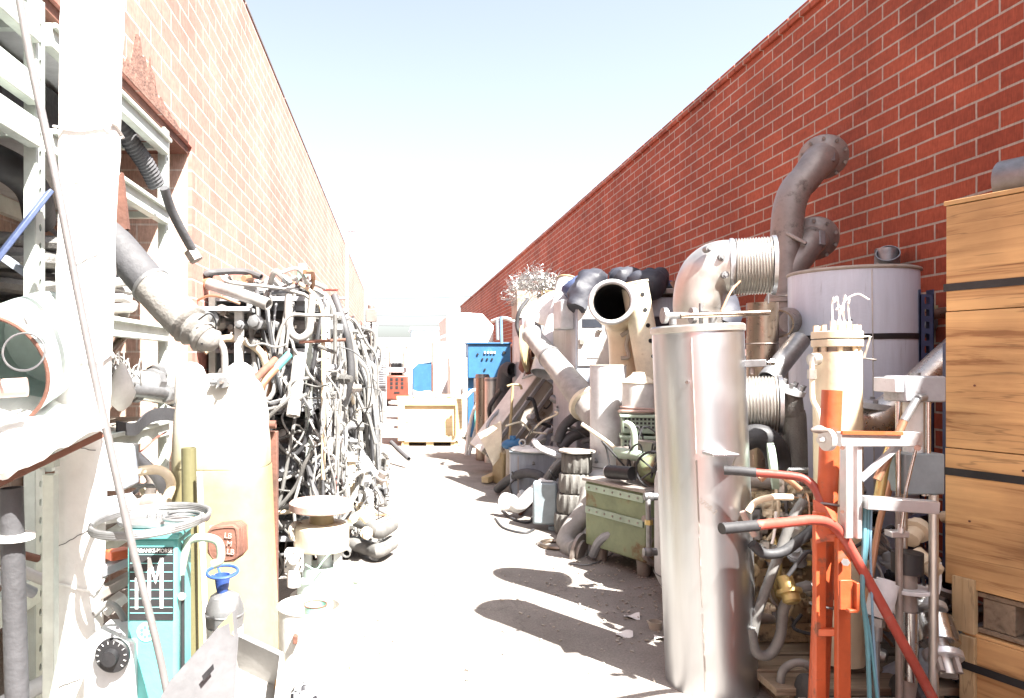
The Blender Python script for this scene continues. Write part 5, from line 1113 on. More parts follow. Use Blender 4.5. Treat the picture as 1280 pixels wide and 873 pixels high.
# grey-blue machine
MZ = 8.2; a, b2 = gnd(720,MZ), V(3.55,MZ,0); z1 = zat(372,MZ)
t = thing('machine_cabinet', 'large grey-blue machine cabinet behind the open pipe elbow', 'machine', ((a.x+b2.x)/2, MZ+.6, 0)); cx = (a.x+b2.x)/2; w_ = b2.x-a.x
part(t, 'body', MB().box((cx, MZ+.6, z1/2), (w_, 1.2, z1-.01)), 'bluegrey', bevel=.02)
px = lambda x: P(x,0,MZ).x; pz = lambda y: zat(y,MZ)
def mp(x0,y0,x1,y1,d=.015): return MB().box(((px(x0)+px(x1))/2, MZ-d/2, (pz(y0)+pz(y1))/2), (px(x1)-px(x0), d, pz(y0)-pz(y1)))
part(t, 'front_panel', mp(722,376,790,458), 'white', bevel=.005); part(t, 'recess', mp(727,399,752,410,.02), 'lens'); part(t, 'window', mp(806,397,840,412,.02), 'lens')
part(t, 'band', mp(792,372,868,396,.03), 'bluegrey', bevel=.005); part(t, 'door', mp(800,416,868,470,.018), 'grey', bevel=.005)
part(t, 'label_plate', mp(733,439,747,448,.024), 'lgrey', bevel=.002); part(t, 'latch', mp(745,412,751,416,.05), 'chrome', bevel=.004); part(t, 'latch', mp(723,424,729,431,.05), 'dsteel', bevel=.004)
part(t, 'top_vent', MB().box((cx+.45, MZ+.3, z1+.08), (.5,.4,.16)), 'dsteel', bevel=.02)
part(t, 'side_box', MB().box((a.x-.07, MZ+.3, pz(392)), (.16,.4,.34)), 'lgrey', bevel=.02)
# black bagged ducts on top
def sack(lab, pts, rs, Z):
    q = cr_path([P(x,y,Z+dz) for x, y, dz in pts], 8); k = len(q); r = []
    for i in range(k):
        s = i/(k-1)*(len(rs)-1); j = min(int(s), len(rs)-2); r.append((rs[j]*(1-(s-j))+rs[j+1]*(s-j))*(1+.02*math.sin(i*2.1)))
    b = MB().tube(q, r, 18); b.wobble(.05, 5); b.wobble(.02, 17); return one('bagged_duct', lab, 'duct', b, 'bag')
sack('dark plastic-wrapped duct lump on the machine, left of the three', ((718,385,0),(728,366,.1),(742,350,.2),(748,340,.3)), (.1,.16,.17,.03), 8.2)
sack('dark plastic-wrapped duct lump on the machine, middle one folded upward', ((762,340,.3),(775,348,.2),(792,360,.2),(800,368,.1)), (.04,.17,.2,.1), 8.2)
sack('dark plastic-wrapped duct lump on the machine, right one curving up', ((780,366,.1),(805,358,.0),(820,350,.1),(828,339,.2)), (.1,.19,.16,.03), 8.0)
for i in range(3): 
    p = P(846+i*7, 366-3*i, 8.3); one('scrap_tray', ('dark tray lying on the machine top near the brick wall','black sheet offcut stacked on the dark tray','navy box lid leaning on the dark tray')[i], 'tray', MB().box(p, (.4,.4,.06), rot(6*i,4*i,20*i)), ('dsteel','black','navy')[i], bevel=.008)

# ---- tilted enclosure
L0, L1 = P(614,572,10.6), P(683,478,10.6); d = (L1-L0).normalized(); n_ = d.cross(V(0,1,0)).normalized(); dep = V(.0,1,0); n_ = V(n_.x,0,n_.z); n_ = -n_ if n_.z < 0 else n_
cq = V(-.25,-.97,.0)
t = thing('tilted_duct_box', 'long rectangular sheet metal enclosure lying tilted against the scrap', 'duct', V((L0.x+L1.x)/2, 10.8, 0))
L_ = (L1-L0).length; mid = (L0+L1)/2
u1 = d; u2 = (V(.55,-.85,.1)-u1*V(.55,-.85,.1).dot(u1)).normalized(); u3 = u1.cross(u2).normalized()
Rm = Matrix((u1,u2,u3)).transposed()
lift = .0
part(t, 'shell', MB().box(mid, (L_, .36, .62), Rm), 'board', bevel=.01)
part(t, 'top_cover', MB().box(mid-u3*.318, (L_+.02, .37, .016), Rm) if u3.z < 0 else MB().box(mid+u3*.318, (L_+.02,.37,.016), Rm), 'white', bevel=.004)
sg = -1 if u3.z < 0 else 1
for k in (.06, .2): part(t, 'edge_rail', MB().box(mid+u2*.192+u3*sg*(.3-k*1.6), (L_+.03,.03,.06), Rm), 'alu', bevel=.005)
part(t, 'edge_rail', MB().box(mid+u2*.192-u3*sg*.29, (L_+.03,.03,.05), Rm), 'alu', bevel=.005)
part(t, 'end_plate', MB().box(mid-u1*(L_/2+.01), (.02,.38,.64), Rm), 'cream', bevel=.004); part(t, 'end_plate', MB().box(mid+u1*(L_/2+.01), (.02,.38,.64), Rm), 'lgrey', bevel=.004)
part(t, 'handle', MB().tube(cr_path([mid+u2*.19+u1*.35+u3*sg*-.1, mid+u2*.25+u1*.37+u3*sg*-.1, mid+u2*.25+u1*.47+u3*sg*-.1, mid+u2*.19+u1*.49+u3*sg*-.1],4), .012, 8), 'black')
c = P(668,455,10.2); one('square_flange', 'open square metal flange frame lying on the tilted enclosure', 'frame', MB().tube([c+V(-.16,.0,-.2), c+V(.1,-.05,-.1), c+V(.2,.1,.15), c+V(-.05,.12,.05)], .025, 6, closed=True), 'lgrey')
b = MB().pipe(cr_path([P(660,462,10.4), P(664,450,10.3), P(672,446,10.2)],5), .14, .01, 16); one('rusty_pot', 'dark rusty pot behind the tilted enclosure top', 'pot', b, 'rust')
# broom stick
a, b2 = P(634,561,9.3), P(641,481,9.5); t = thing('wooden_stick', 'thin wooden T-handled stick leaning before the tilted enclosure', 'stick', a*V(1,1,0)); part(t, 'shaft', MB().tube([a*V(1,1,0)+V(0,0,.02), b2], .018, 8), 'yellow'); part(t, 'crosspiece', MB().tube(cr_path([P(634,483,9.5), P(641,481,9.5), P(650,482,9.5), P(652,487,9.5)],4), .016, 8), 'yellow')
q = [P(598,543,9.9), P(627,527,9.7), P(625,570,9.5), P(616,583,9.45)]
one('bent_sheet', 'bent cream sheet of metal drooping off the foot of the tilted enclosure', 'sheet', MB().sheet(lambda a_, b_: (q[0].lerp(q[1], a_)).lerp(q[3].lerp(q[2], a_), b_)+V(0,-.1*math.sin(b_*3),.0), 8, 10, .012), 'cream')
one('wood_block', 'pale wood plank end on the ground below the bent sheet', 'plank', MB().bar(gnd(606,9.6)+V(0,0,.05), gnd(622,9.9)+V(0,0,.08), .1, .08), 'wood_p', bevel=.005)
one('yellow_bin', 'dull yellow bin under the tilted enclosure', 'bin', MB().box(gnd(642,9.4)+V(0,.2,.22), (.4,.35,.44), rotz(15)), 'yellow', bevel=.02)
one('blue_valve', 'small bright blue valve body beside the wooden stick', 'valve', MB().ball(P(640,556,9.0), .09, 14, (1.5,1,.8)).cyl(P(634,556,9.0), P(650,553,9.0), .05).cyl(P(641,556,9), P(641,545,9.0), .04), 'blue')
one('valve_pedestal', 'rough brown casting carrying the blue valve', 'casting', MB().lathe([(.13,0),(.12,.1),(.08,.2),(.07,.5),(.09,.54)], gnd(640,9.02), n=14).wobble(.012,9), 'board')
# dark void filler boxes under the tilted box: pipes
rr = random.Random(21)
for i in range(34):
    a = V(rr.uniform(2.0,2.95), rr.uniform(6.4,10.2), rr.uniform(.06,.9)); d = V(rr.uniform(-.35,.2), rr.uniform(-.5,.5), rr.uniform(-.3,.4)); r = rr.choice([.025,.035,.05,.065])
    pts = [a-d, a-d*.3+V(0,0,rr.uniform(-.1,.2)), a+d*.4+V(rr.uniform(-.15,.15),0,rr.uniform(-.1,.2)), a+d]
    for p in pts: p.z = max(r, p.z); p.x = min(3.1, p.x)
    one('scrap_pipe', 'grimy pipe heaped against the brick wall behind the corrugated column', 'pipe', MB().pipe(cr_path(pts, 4), r, r*.25, 12), rr.choice(['duct','dsteel','grey','galv','brown','lgrey','lgrey']), 'grimy pipes heaped against the brick wall')
for i, (q, r, l) in enumerate((([(697,553),(704,535),(718,522),(735,520),(748,530)],.055,'fat grey hose arching between the white pipe and the tilted enclosure, upper arch'),([(700,560),(715,546),(735,540),(748,545)],.06,'fat grey hose lying lower between the white pipe and the tilted enclosure'))):
    one('thick_hose', l, 'hose', MB().pipe(cr_path([P(x,y,7.9) for x, y in q], 6), r, .01, 16), 'hosegrey')
# diagonal white tube
t = thing('diagonal_tube', 'long white conical tube slanting down in front of the leaning duct', 'tube', P(735,512,7.6)*V(1,1,0)); a, b2 = P(664,418,8.9), P(756,532,7.25)
q = [a.lerp(b2, k/8) for k in range(9)]; part(t, 'shell', MB().pipe(q, [.11+.055*k/8 for k in range(9)], .006, 28), 'hosewht'); part(t, 'seam_band', MB().lathe([(.13,0),(.137,.004),(.137,.03),(.13,.034)], a.lerp(b2,.28), b2-a, 28, False, False), 'galv')
part(t, 'end_rim', MB().torus(a, b2-a, .112, .012, 26), 'lgrey'); c = a+V(-.02,-.08,.04); part(t, 'tape_rag', MB().ball(P(662,408,8.9), .09, 12, (.8,.8,1.5)).wobble(.03, 12), 'wrap'); part(t, 'flange', MB().lathe([(.17,0),(.2,.0),(.2,.05),(.17,.05)], b2-(b2-a).normalized()*.42, b2-a, 28), 'cream')
# big pipe elbow with open mouth
t = thing('pipe_elbow', 'big pipe elbow with its wide dark mouth open toward the alley', 'pipe', gnd(778,7.5)); c = P(766,379,7.15)
q = [c+V(-.05,-.12,0), c, c+V(.05,.12,-.02), P(777,397,7.5), P(781,430,7.6), P(782,470,7.6), P(782,520,7.6)]
rs = [.215]*10; pth = cr_path(q, 6); rr_ = [.215 if i < 14 else max(.165,.215-.006*(i-14)) for i in range(len(pth))]
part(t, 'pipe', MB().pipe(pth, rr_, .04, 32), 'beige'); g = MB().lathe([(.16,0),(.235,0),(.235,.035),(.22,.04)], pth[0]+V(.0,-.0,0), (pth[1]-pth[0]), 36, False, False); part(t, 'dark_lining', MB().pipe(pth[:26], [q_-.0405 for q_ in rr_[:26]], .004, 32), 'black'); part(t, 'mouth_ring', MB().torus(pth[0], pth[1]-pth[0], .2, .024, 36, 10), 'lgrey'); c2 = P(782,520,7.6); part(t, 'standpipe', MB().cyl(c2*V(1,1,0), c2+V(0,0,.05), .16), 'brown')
part(t, 'welded_bracket', MB().tube(cr_path([P(776,420,7.34), P(786,415,7.32), P(783,432,7.36), P(786,446,7.36), P(776,448,7.38)],4), .022, 8), 'board')
# perforated tube
t = thing('perforated_tube', 'white square-topped tube with a row of round holes beside the pipe elbow', 'tube', gnd(815,7.2)); a, b2 = P(793,355,7.2), P(822,520,7.2); dd = (b2-a).normalized(); sd = V(1,0,0)-dd*dd.x; sd.normalize()
q = [a, a.lerp(b2,.5), b2, b2*V(1,1,0)+V(.02,0,0)]; part(t, 'tube', MB().pipe(q, .13, .008, 28), 'cream')
g = MB()
for k in range(7):
    p = a.lerp(b2, .09+.115*k); nv = V(0,-1,0)-dd*(-dd.y); nv = (nv+V(.12,0,0)).normalized(); g.cyl(p+nv*.122, p+nv*.1335, .022, n=14)
part(t, 'hole', g, 'black'); part(t, 'cap', MB().lathe([(.13,0),(.137,.0),(.137,.02),(.0,.024)], a, -dd, 26), 'cream')
# white pipe with a dent
t = thing('dented_pipe', 'wide white sheet metal pipe with a dent standing on a flared base', 'pipe', gnd(757,6.9)); c = gnd(760,6.9); z1 = zat(457,6.9)
pf = MB(); n = 36; zs = [.62+(z1-.62)*k/16 for k in range(17)]
for z in zs:
    for k in range(n):
        a = 2*PI*k/n; r = .168; p = V(math.cos(a)*r, math.sin(a)*r, 0); dn = math.exp(-((z-1.12)/.1)**2)*max(0, math.cos(a+1.1))**4*.05; p *= (1-dn/r); pf.v.append(c+V(p.x,p.y,z))
for i in range(16):
    for k in range(n): pf.f.append((i*n+k, i*n+(k+1) % n, (i+1)*n+(k+1) % n, (i+1)*n+k))
part(t, 'pipe', pf, 'lgrey'); part(t, 'inner_wall', MB().cyl(c+V(0,0,z1-.25), c+V(0,0,z1), .16, n=36, cap=False), 'grey')
part(t, 'rim', MB().torus(c+V(0,0,z1), (0,0,1), .166, .006, 36), 'board')
c1 = gnd(746,6.7); part(t, 'elbow_base', MB().tube(cr_path([c+V(0,0,.64), c+V(-.02,-.03,.5), c1+V(0,0,.36), c1+V(0,0,.16), c1], 5), [.17]*6+[.165]*15, 28), 'lgrey'); part(t, 'weld_ring', MB().torus(c+V(-.0,0,.62), (0,0,1), .17, .007, 36), 'galv'); part(t, 'side_stub', MB().cyl(c1+V(.1,.02,.3), c1+V(.27,.1,.42), .075, n=24), 'lgrey')
# corrugated column
c = gnd(716,6.75); t = thing('corrugated_column', 'grey fluted column of four stacked drums beside the small grey case', 'column', c); z1 = zat(563,6.75)
for k in range(4):
    b = MB(); n = 56; z0, z2 = .02+k*(z1-.04)/4, .02+(k+1)*(z1-.04)/4-.006; ox = -.02*k*0; rows = [(z0,.122),(z0+.01,.132),((z0+z2)/2,.137),(z2-.01,.132),(z2,.122)]
    for z, r in rows:
        for i in range(n):
            a = 2*PI*i/n; q = r*(1+(.05 if (i//2) % 2 else -.03)); b.v.append(c+V(-.03+.022*k+math.cos(a)*q, math.sin(a)*q, z))
    for j in range(4):
        for i in range(n): b.f.append((j*n+i, j*n+(i+1) % n, (j+1)*n+(i+1) % n, (j+1)*n+i))
    b.f.append(tuple(4*n+i for i in range(n))); b.f.append(tuple(reversed(range(n)))); part(t, 'fluted_drum', b.wobble(.004,8), mat('grey_fluted_rubber', (.12,.115,.105), .7, var=.25, dirt=(.18,.165,.15), dirt_amt=.5, bump=.3))
part(t, 'top_flange', MB().lathe([(.1,0),(.17,.0),(.17,.016),(.1,.02)], c+V(.04,0,z1-.015), n=26).wobble(.006,9), 'board')
# grey instrument case
c = gnd(683,6.9); t = thing('instrument_case', 'slate grey moulded plastic case standing upright on the ground', 'case', c); z1 = zat(605,6.9)
part(t, 'shell', MB().box(c+V(0,.06,.035+z1/2), (.23,.17,z1-.05), rotz(-14)), 'slate', bevel=.02); part(t, 'seam', MB().box(c+V(.02,.05,.035+z1/2), (.245,.02,z1-.04), rotz(-14)), 'grey', bevel=.006); part(t, 'foot', MB().box(c+V(.07,.02,.02), (.09,.06,.04), rotz(-14)), 'slate', bevel=.006); part(t, 'handle', MB().box(c+V(0,.03,z1+.02), (.14,.03,.02), rotz(-14)), 'lgrey', bevel=.006)
g = MB()
for k in range(6): g.box(c+V(-.085+.03*k, -.018-.001*k+.008*(k-3)*-.9, .035+z1/2), (.006,.01,z1*.75), rotz(-14))
part(t, 'rib', g, 'slate')
# blue-grey box with disc lid
c = gnd(676,8.4); t = thing('steel_cabinet', 'low slate blue steel box carrying a white domed lid', 'box', c+V(0,.3,0)); z1 = zat(567,8.4); part(t, 'body', MB().box(c+V(0,.3,z1/2), (.62,.6,z1-.01), rotz(-8)), 'bluegrey', bevel=.012); part(t, 'front_seam', MB().box(c+V(-.27,-.03,z1/2), (.012,.012,z1*.9), rotz(-8)), 'dsteel'); part(t, 'top_edge', MB().box(c+V(0,.3,z1), (.64,.62,.02), rotz(-8)), 'slate', bevel=.004)
c2 = c+V(-.02,.2,z1+.012); t = thing('domed_lid', 'white round lid with a small knob lying on the slate blue box', 'lid', c2); part(t, 'disc', MB().lathe([(.29,0),(.3,.012),(.28,.03),(.12,.05),(.0,.055)], c2, n=36), 'white'); part(t, 'knob', MB().lathe([(.05,.045),(.05,.09),(.03,.1),(.03,.12),(.0,.13)], c2+V(-.02,-.03,0), n=16), 'galv'); part(t, 'hook', MB().torus(c2+V(-.16,0,.09), (0,1,0), .035, .01, 16), 'white')
# hoses / elbow in front of the box
def PG(x, y, Z, r=.0): p = P(x,y,Z); p.z = max(p.z, r); return p
one('grey_hose', 'grey ribbed hose arching in front of the slate blue box', 'hose', MB().pipe(cr_path([PG(622,613,8.9,.05), PG(636,600,8.6), PG(655,592,8.3), PG(672,594,8.15), PG(682,602,8.1)], 10), .055, .008, 14), 'duct')
one('grey_hose', 'grey hose slanting up between the box and the fluted column', 'hose', MB().pipe(cr_path([PG(676,612,7.9), PG(690,594,7.9), PG(705,580,7.8)], 8), .065, .008, 14), 'hosegrey')
t = thing('white_pipe_elbow', 'white plastic pipe with a bell end lying on the shaded ground', 'pipe', PG(655,628,7.6)); q = [PG(638,628,7.5,.08), PG(650,632,7.4,.08), PG(664,618,7.5), PG(680,604,7.6)]
part(t, 'pipe', MB().pipe(cr_path(q, 6), [.085]*2+[.075]*4+[.065]*13, .008, 22), 'white'); part(t, 'bell', MB().lathe([(.07,0),(.092,.015),(.092,.06),(.08,.07)], q[0]+V(-.02,0,0), V(-.6,-.5,.2), 20), 'white')
for i, (pt, r, m_, l) in enumerate((([(628,640),(640,650),(660,655),(668,645)],.014,'rubber','thin dark cable curled by the white pipe bell'),([(619,650),(630,662),(655,668),(667,664)],.012,'rubber','long dark cable lying across the shaded ground'),([(640,618),(638,606),(644,598),(640,590)],.012,'hosegrey','thin grey cable rising by the arched hose'),([(650,645),(665,632),(690,640)],.02,'rust','rusty rod on the ground before the grey case'))):
    pp_ = []
    for x, y in pt: Z = min(F*H/(y-CY), 8.4); p = P(x,y,Z); p.z = max(r, p.z); pp_.append(p)
    one('ground_cable', l, 'cable', MB().tube(cr_path(pp_, 6), r, 8), m_)
for i in range(7):
    c = PG(rr.uniform(618,660), rr.uniform(605,645), 8.0+rr.uniform(-.4,.8), .03); c.z = rr.uniform(.03,.16); r = rr.uniform(.03,.06); one('pipe_fitting', 'small metal fitting dropped by the arched grey hose', 'fitting', MB().lathe([(r*.8,0),(r,.01),(r,r),(r*1.3,r*1.1),(r*1.3,r*1.5),(r*.7,r*1.6)], c, V(rr.uniform(-1,1),rr.uniform(-1,1),rr.uniform(0,.8)), 10), rr.choice(['white','galv','lgrey','dsteel']), 'small fittings by the arched grey hose')
# elbow with flange on the ground
t = thing('flanged_elbow', 'grey pipe bending down to a dark flange beside the green cabinet', 'pipe', PG(712,668,6.35)); q = [PG(738,612,6.4), PG(733,636,6.35), PG(716,660,6.3), PG(708,676,6.25), PG(712,687,6.15), PG(722,688,6.0)]
part(t, 'pipe', MB().tube(cr_path(q, 6), .085, 22), 'hosewht'); e = cr_path(q, 6)[-1]; part(t, 'flange', MB().lathe([(.06,0),(.15,0),(.15,.025),(.1,.03),(.1,.05),(.05,.05)], e, V(.75,-.6,-.15), 28), 'dsteel')
for k in q: pass
one('manhole_ring', 'flat rusty ring lying on the ground below the fluted column', 'ring', MB().torus(gnd(702,6.3)+V(-.05,.0,.02), (0,0,1), .13, .02, 26), 'brown')

# ---- green cabinet
A, B = V(1.57,5.92,0), V(1.86,5.33,0); ex = (B-A); wl = ex.length; ex.normalize(); ey = V(-ex.y, ex.x, 0); ey = ey if ey.x > 0 else -ey
zb, zt = .12, .64; Rm = Matrix((ex, ey, V(0,0,1))).transposed(); cg = (A+B)/2+ey*.26
t = thing('green_cabinet', 'squat faded green steel cabinet with riveted bands on short legs', 'cabinet', cg)
part(t, 'body', MB().box(cg+V(0,0,(zb+zt)/2), (wl,.52,zt-zb), Rm), 'green', bevel=.012); part(t, 'top_plate', MB().box(cg+V(0,0,zt+.013), (wl+.04,.56,.024), Rm), 'dsteel', bevel=.004)
for z in (zt-.045, zb+.29):
    bb = part(t, 'riveted_band', MB().box((A+B)/2-ey*.008+V(0,0,z), (wl-.03,.016,.055), Rm), 'pgreen', bevel=.003); g = MB()
    for k in range(7):
        p = A+ex*(wl*(k+.7)/7.4)-ey*.016+V(0,0,z); g.cyl(p, p-ey*.006, .008, n=8)
    part(bb, 'rivet', g, 'dsteel')
for s in (-1,1):
    for w in (-1,1): part(t, 'leg', MB().cyl(cg+ex*s*(wl/2-.1)+ey*w*.18, cg+ex*s*(wl/2-.1)+ey*w*.18+V(0,0,zb), .045, .055, 14), 'dsteel')
# valve train on the cabinet
zc = zt+.026; t = thing('pump_valve_set', 'pump with green piping and a black handwheel on top of the green cabinet', 'pump', cg+V(0,0,zc))
c = cg+V(0,0,zc)
part(t, 'motor', MB().cyl(c-ex*.12-ey*.2+V(0,0,.07), c+ex*.14-ey*.2+V(0,0,.09), .055, n=22), 'black'); part(t, 'motor_cap', MB().cyl(c-ex*.135-ey*.2+V(0,0,.069), c-ex*.12-ey*.2+V(0,0,.07), .05, n=22), 'lgrey')
part(t, 'green_pipe', MB().tube(cr_path([c-ex*.25+V(0,0,.2), c-ex*.1+V(0,0,.2), c+ex*.05+V(0,0,.19), c+ex*.3+V(0,0,.12)], 6), .045, 16), 'pgreen'); part(t, 'riser', MB().tube(cr_path([c-ex*.05+V(0,0,.2), c-ex*.05+V(0,0,.36), c-ex*.08+V(0,0,.43), c-ex*.14+V(0,0,.45)], 5), .026, 14), 'pgreen')
part(t, 'pump_body', MB().ball(c+ex*.18+ey*.02+V(0,0,.12), .13, 18, (1.2,1,.9)), 'green'); hw_ = part(t, 'handwheel', MB().torus(c+ex*.28-ey*.12+V(0,0,.13), (ex*.5-ey).normalized(), .14, .009, 30), 'black')
g = MB(); ax = (ex*.5-ey).normalized(); u_, w_ = frame(ax); cc = c+ex*.28-ey*.12+V(0,0,.13)
for k in range(5): a = 2*PI*k/5; g.tube([cc, cc+(u_*math.cos(a)+w_*math.sin(a))*.14], .007, 6)
part(hw_, 'spoke', g.cyl(cc-ax*.05, cc+ax*.02, .02), 'black')
part(t, 'bracket', MB().box(c-ex*.2+ey*.1+V(0,0,.12), (.2,.12,.24), Rm).box(c+ey*.15+V(0,0,.16), (.3,.1,.3), Rm), 'dsteel', bevel=.008)
rr = random.Random(31)
for k in range(7):
    p = c+ex*rr.uniform(-.25,.3)+ey*rr.uniform(-.1,.2)+V(0,0,.02); part(t, 'wire', MB().tube(cr_path([p, p+V(rr.uniform(-.1,.1),rr.uniform(-.1,.1),.2), p+V(rr.uniform(-.15,.15),rr.uniform(-.2,.2),rr.uniform(.25,.4)), p+V(rr.uniform(-.2,.2),rr.uniform(-.2,.2),.05)], 6), .008, 6), 'rubber')
# canister with conical lid on pale green crates
KZ = 6.5; c = gnd(798,KZ)
zs = [(zat(605,KZ),zat(572,KZ)),(zat(570,KZ),zat(543,KZ)),(zat(541,KZ),zat(517,KZ))]
one('crate_stand', 'dark steel stand under the pale green crates', 'stand', MB().box(c+V(0,0,zs[0][0]/2), (.36,.36,zs[0][0]-.004)), 'dsteel', bevel=.01)
for k, (z0, z1) in enumerate(zs):
    t = thing('plastic_crate', ('pale green vented crate, lowest of the stack behind the green cabinet','pale green vented crate, middle of the stack behind the green cabinet','pale green vented crate with rope on it, top of the stack')[k], 'crate', c+V(0,0,z0)); r_ = rotz(-16)
    part(t, 'box', MB().box(c+V(0,0,(z0+z1)/2), (.3,.3,z1-z0-.004), r_), 'pgreen', bevel=.012); part(t, 'rim', MB().box(c+V(0,0,z1-.016), (.33,.33,.026), r_), 'pgreen', bevel=.006)
    g = MB()
    for q in range(8):
        for w in range(3): g.box(c+r_ @ V(-.115+.033*q, -.151, 0)+V(0,0,(z0+z1)/2+.045-.035*w), (.02,.008,.02), r_)
    part(t, 'vent_slot', g, 'ink')
    if k == 2: z_top = z1
t = thing('canister', 'white canister with a shallow conical lid standing on the pale green crates', 'canister', c+V(0,0,z_top)); z1 = zat(478,KZ)
part(t, 'body', MB().cyl(c+V(0,0,z_top), c+V(0,0,z1), .142, n=32), 'white'); part(t, 'lid', MB().lathe([(.148,-.012),(.15,.0),(.06,.07),(.05,.09),(.0,.092)], c+V(0,0,z1), n=32), 'cream')
one('red_rope', 'red and white rope coiled round the foot of the canister', 'rope', MB().torus(c+V(0,0,z_top+.02), (0,0.05,1), .165, .014, 36).torus(c+V(.01,0,z_top+.045), (0.08,0.02,1), .16, .012, 36), 'pinkrust')
# dark corner under
# ---- grey tank beside main cylinder
c = gnd(856,4.9); t = thing('round_tank', 'tall grey tank with a domed foot, half hidden by the big steel cylinder', 'tank', c); part(t, 'shell', MB().lathe([(.03,.03),(.1,.045),(.16,.09),(.19,.15),(.195,.2),(.195,.8),(.18,.86),(.1,.9),(.0,.91)], c, n=36), 'lgrey'); part(t, 'girth_band', MB().torus(c+V(0,0,.17), (0,0,1), .196, .005, 40), 'galv'); part(t, 'foot_ring', MB().cyl(c, c+V(0,0,.06), .12), 'dsteel')
t = thing('pipe_run', 'rust-stained galvanised pipe with elbows running down the grey tank', 'pipe', P(811,660,4.75)); q = [P(825,622,4.8), P(812,621,4.75), P(810,628,4.73), P(811,660,4.73), P(811,690,4.73)]
part(t, 'tube', MB().tube(q, .017, 12), 'galv')
for p in (q[1], q[4]): part(t, 'elbow', MB().ball(p, .032, 12, (1.2,1,1)).cyl(p+V(-.035,0,-.0), p+V(.05,0,0), .026, n=12), 'galv')
part(t, 'union', MB().cyl(P(811,650,4.73), P(811,656,4.73), .026, n=6), 'brass')
# ================================================================ RIGHT: FOREGROUND
# main steel cylinder
KZ = 3.6; top = P(871,408,KZ); bot = gnd(889,KZ); ax = (top-bot).normalized(); L_ = (top-bot).length; r = S(53.5,KZ)
t = thing('steel_cylinder', 'big bright stainless steel cylinder standing in front of the silver elbow', 'cylinder', bot)
part(t, 'shell', MB().lathe([(r-.01,0),(r,.008),(r,L_*.5),(r,L_-.03),(r-.002,L_-.02)], bot, ax, 64, True, False), 'steel'); part(t, 'rim', MB().lathe([(r+.001,-.034),(r+.007,-.03),(r+.007,-.004),(r-.004,.004),(.0,.008)], top, ax, 64, False, False), 'osteel')
def onc(ang, h, off=0.0):  # point on the shell: angle from -y toward +x
    u_, w_ = frame(ax); base = bot+ax*h; d = V(math.sin(ang), -math.cos(ang), 0); d = (d-ax*d.dot(ax)).normalized(); return base+d*(r+off), d
g = MB(); sa = -.52
for h0, h1 in ((.05,.42),(.45,.78),(.8,1.15),(1.18,L_-.06)):
    p, d = onc(sa,h0,.001); q, d2 = onc(sa,h1,.001); g.bar(p, q, .006, .006)
part(t, 'weld_seam', g, 'osteel')
# bracket
p, d = onc(-.02,zat(567,3.4)/ax.z,.0); tn = d.cross(ax).normalized(); hb = MB()
p0, d0 = onc(-.1, 1.185, 0); sd = V(1,0,0); hb.box(p0+d0*.055+ax*.0, (.125,.11,.014), rotz(2)); part(t, 'shelf_bracket', hb, 'steel', bevel=.003)
part(t, 'bracket_gusset', MB().prism([p0+d0*-.002+ax*-.008+V(.05,0,0), p0+d0*.1+ax*-.008+V(.05,0,0), p0+d0*-.002+ax*-.11+V(.05,0,0)], V(.008,0,0)), 'steel')
p, d = onc(-.62,1.52,0); part(t, 'pin', MB().cyl(p, p+d*.03, .008), 'chrome')
# embossed marking: tiny tilted stamped plate
p, d = onc(-.33,.93,.0015); tn = V(0,0,1).cross(d).normalized(); text_part(t, 'stamped_mark', '0708-2', .035, facing((tn*.8-V(0,0,.62)), (tn*.62+V(0,0,.8)), p), 'osteel', .0008)
# fittings on the lid
f = top+ax*.01
part(t, 'lid_bar', MB().tube([f+V(-.12,-.1,.035), f+V(.3,-.12,.05)], .014, 12), 'brown'); part(t, 'lid_flange', MB().cyl(f+V(-.19,-.05,.04), f+V(-.17,-.05,.04), .04, n=18).cyl(f+V(-.17,-.05,.04), f+V(-.05,-.05,.04), .016).cyl(f+V(-.05,-.05,.04), f+V(-.03,-.05,.04), .04), 'galv')
part(t, 'lid_stud', MB().cyl(f+V(0,-.05,0), f+V(0,-.05,.1), .01).cyl(f+V(.08,0,0), f+V(.08,0,.05), .02).cyl(f+V(-.1,.05,0), f+V(-.1,.05,.04), .018).cyl(f+V(.02,-.06,.03), f+V(.02,-.06,.06), .028, n=6), 'galv')
part(t, 'tie_rod', MB().tube(cr_path([f+V(.1,-.05,.06), f+V(.16,-.02,.16), f+V(.24,.05,.22)],4), .006, 8), 'copper')
t = thing('pneumatic_block', 'small steel block fitting clipped to the side of the big steel cylinder', 'fitting', P(941,454,3.55)); a, b2 = P(927,455,3.5), P(958,454,3.45)
part(t, 'block', MB().bar(a, b2, .045, .035, up=(0,0,1)), 'galv', bevel=.003); part(t, 'nipple', MB().cyl(b2, P(966,453,3.45), .01).cyl(P(962,453,3.45), P(967,453,3.45), .017, n=6).cyl(P(931,445,3.5), P(931,437,3.5), .014, n=6).cyl(P(915,456,3.5), a, .009), 'chrome'); part(t, 'stem', MB().cyl(P(940,460,3.48), P(940,468,3.48), .013), 'dsteel')

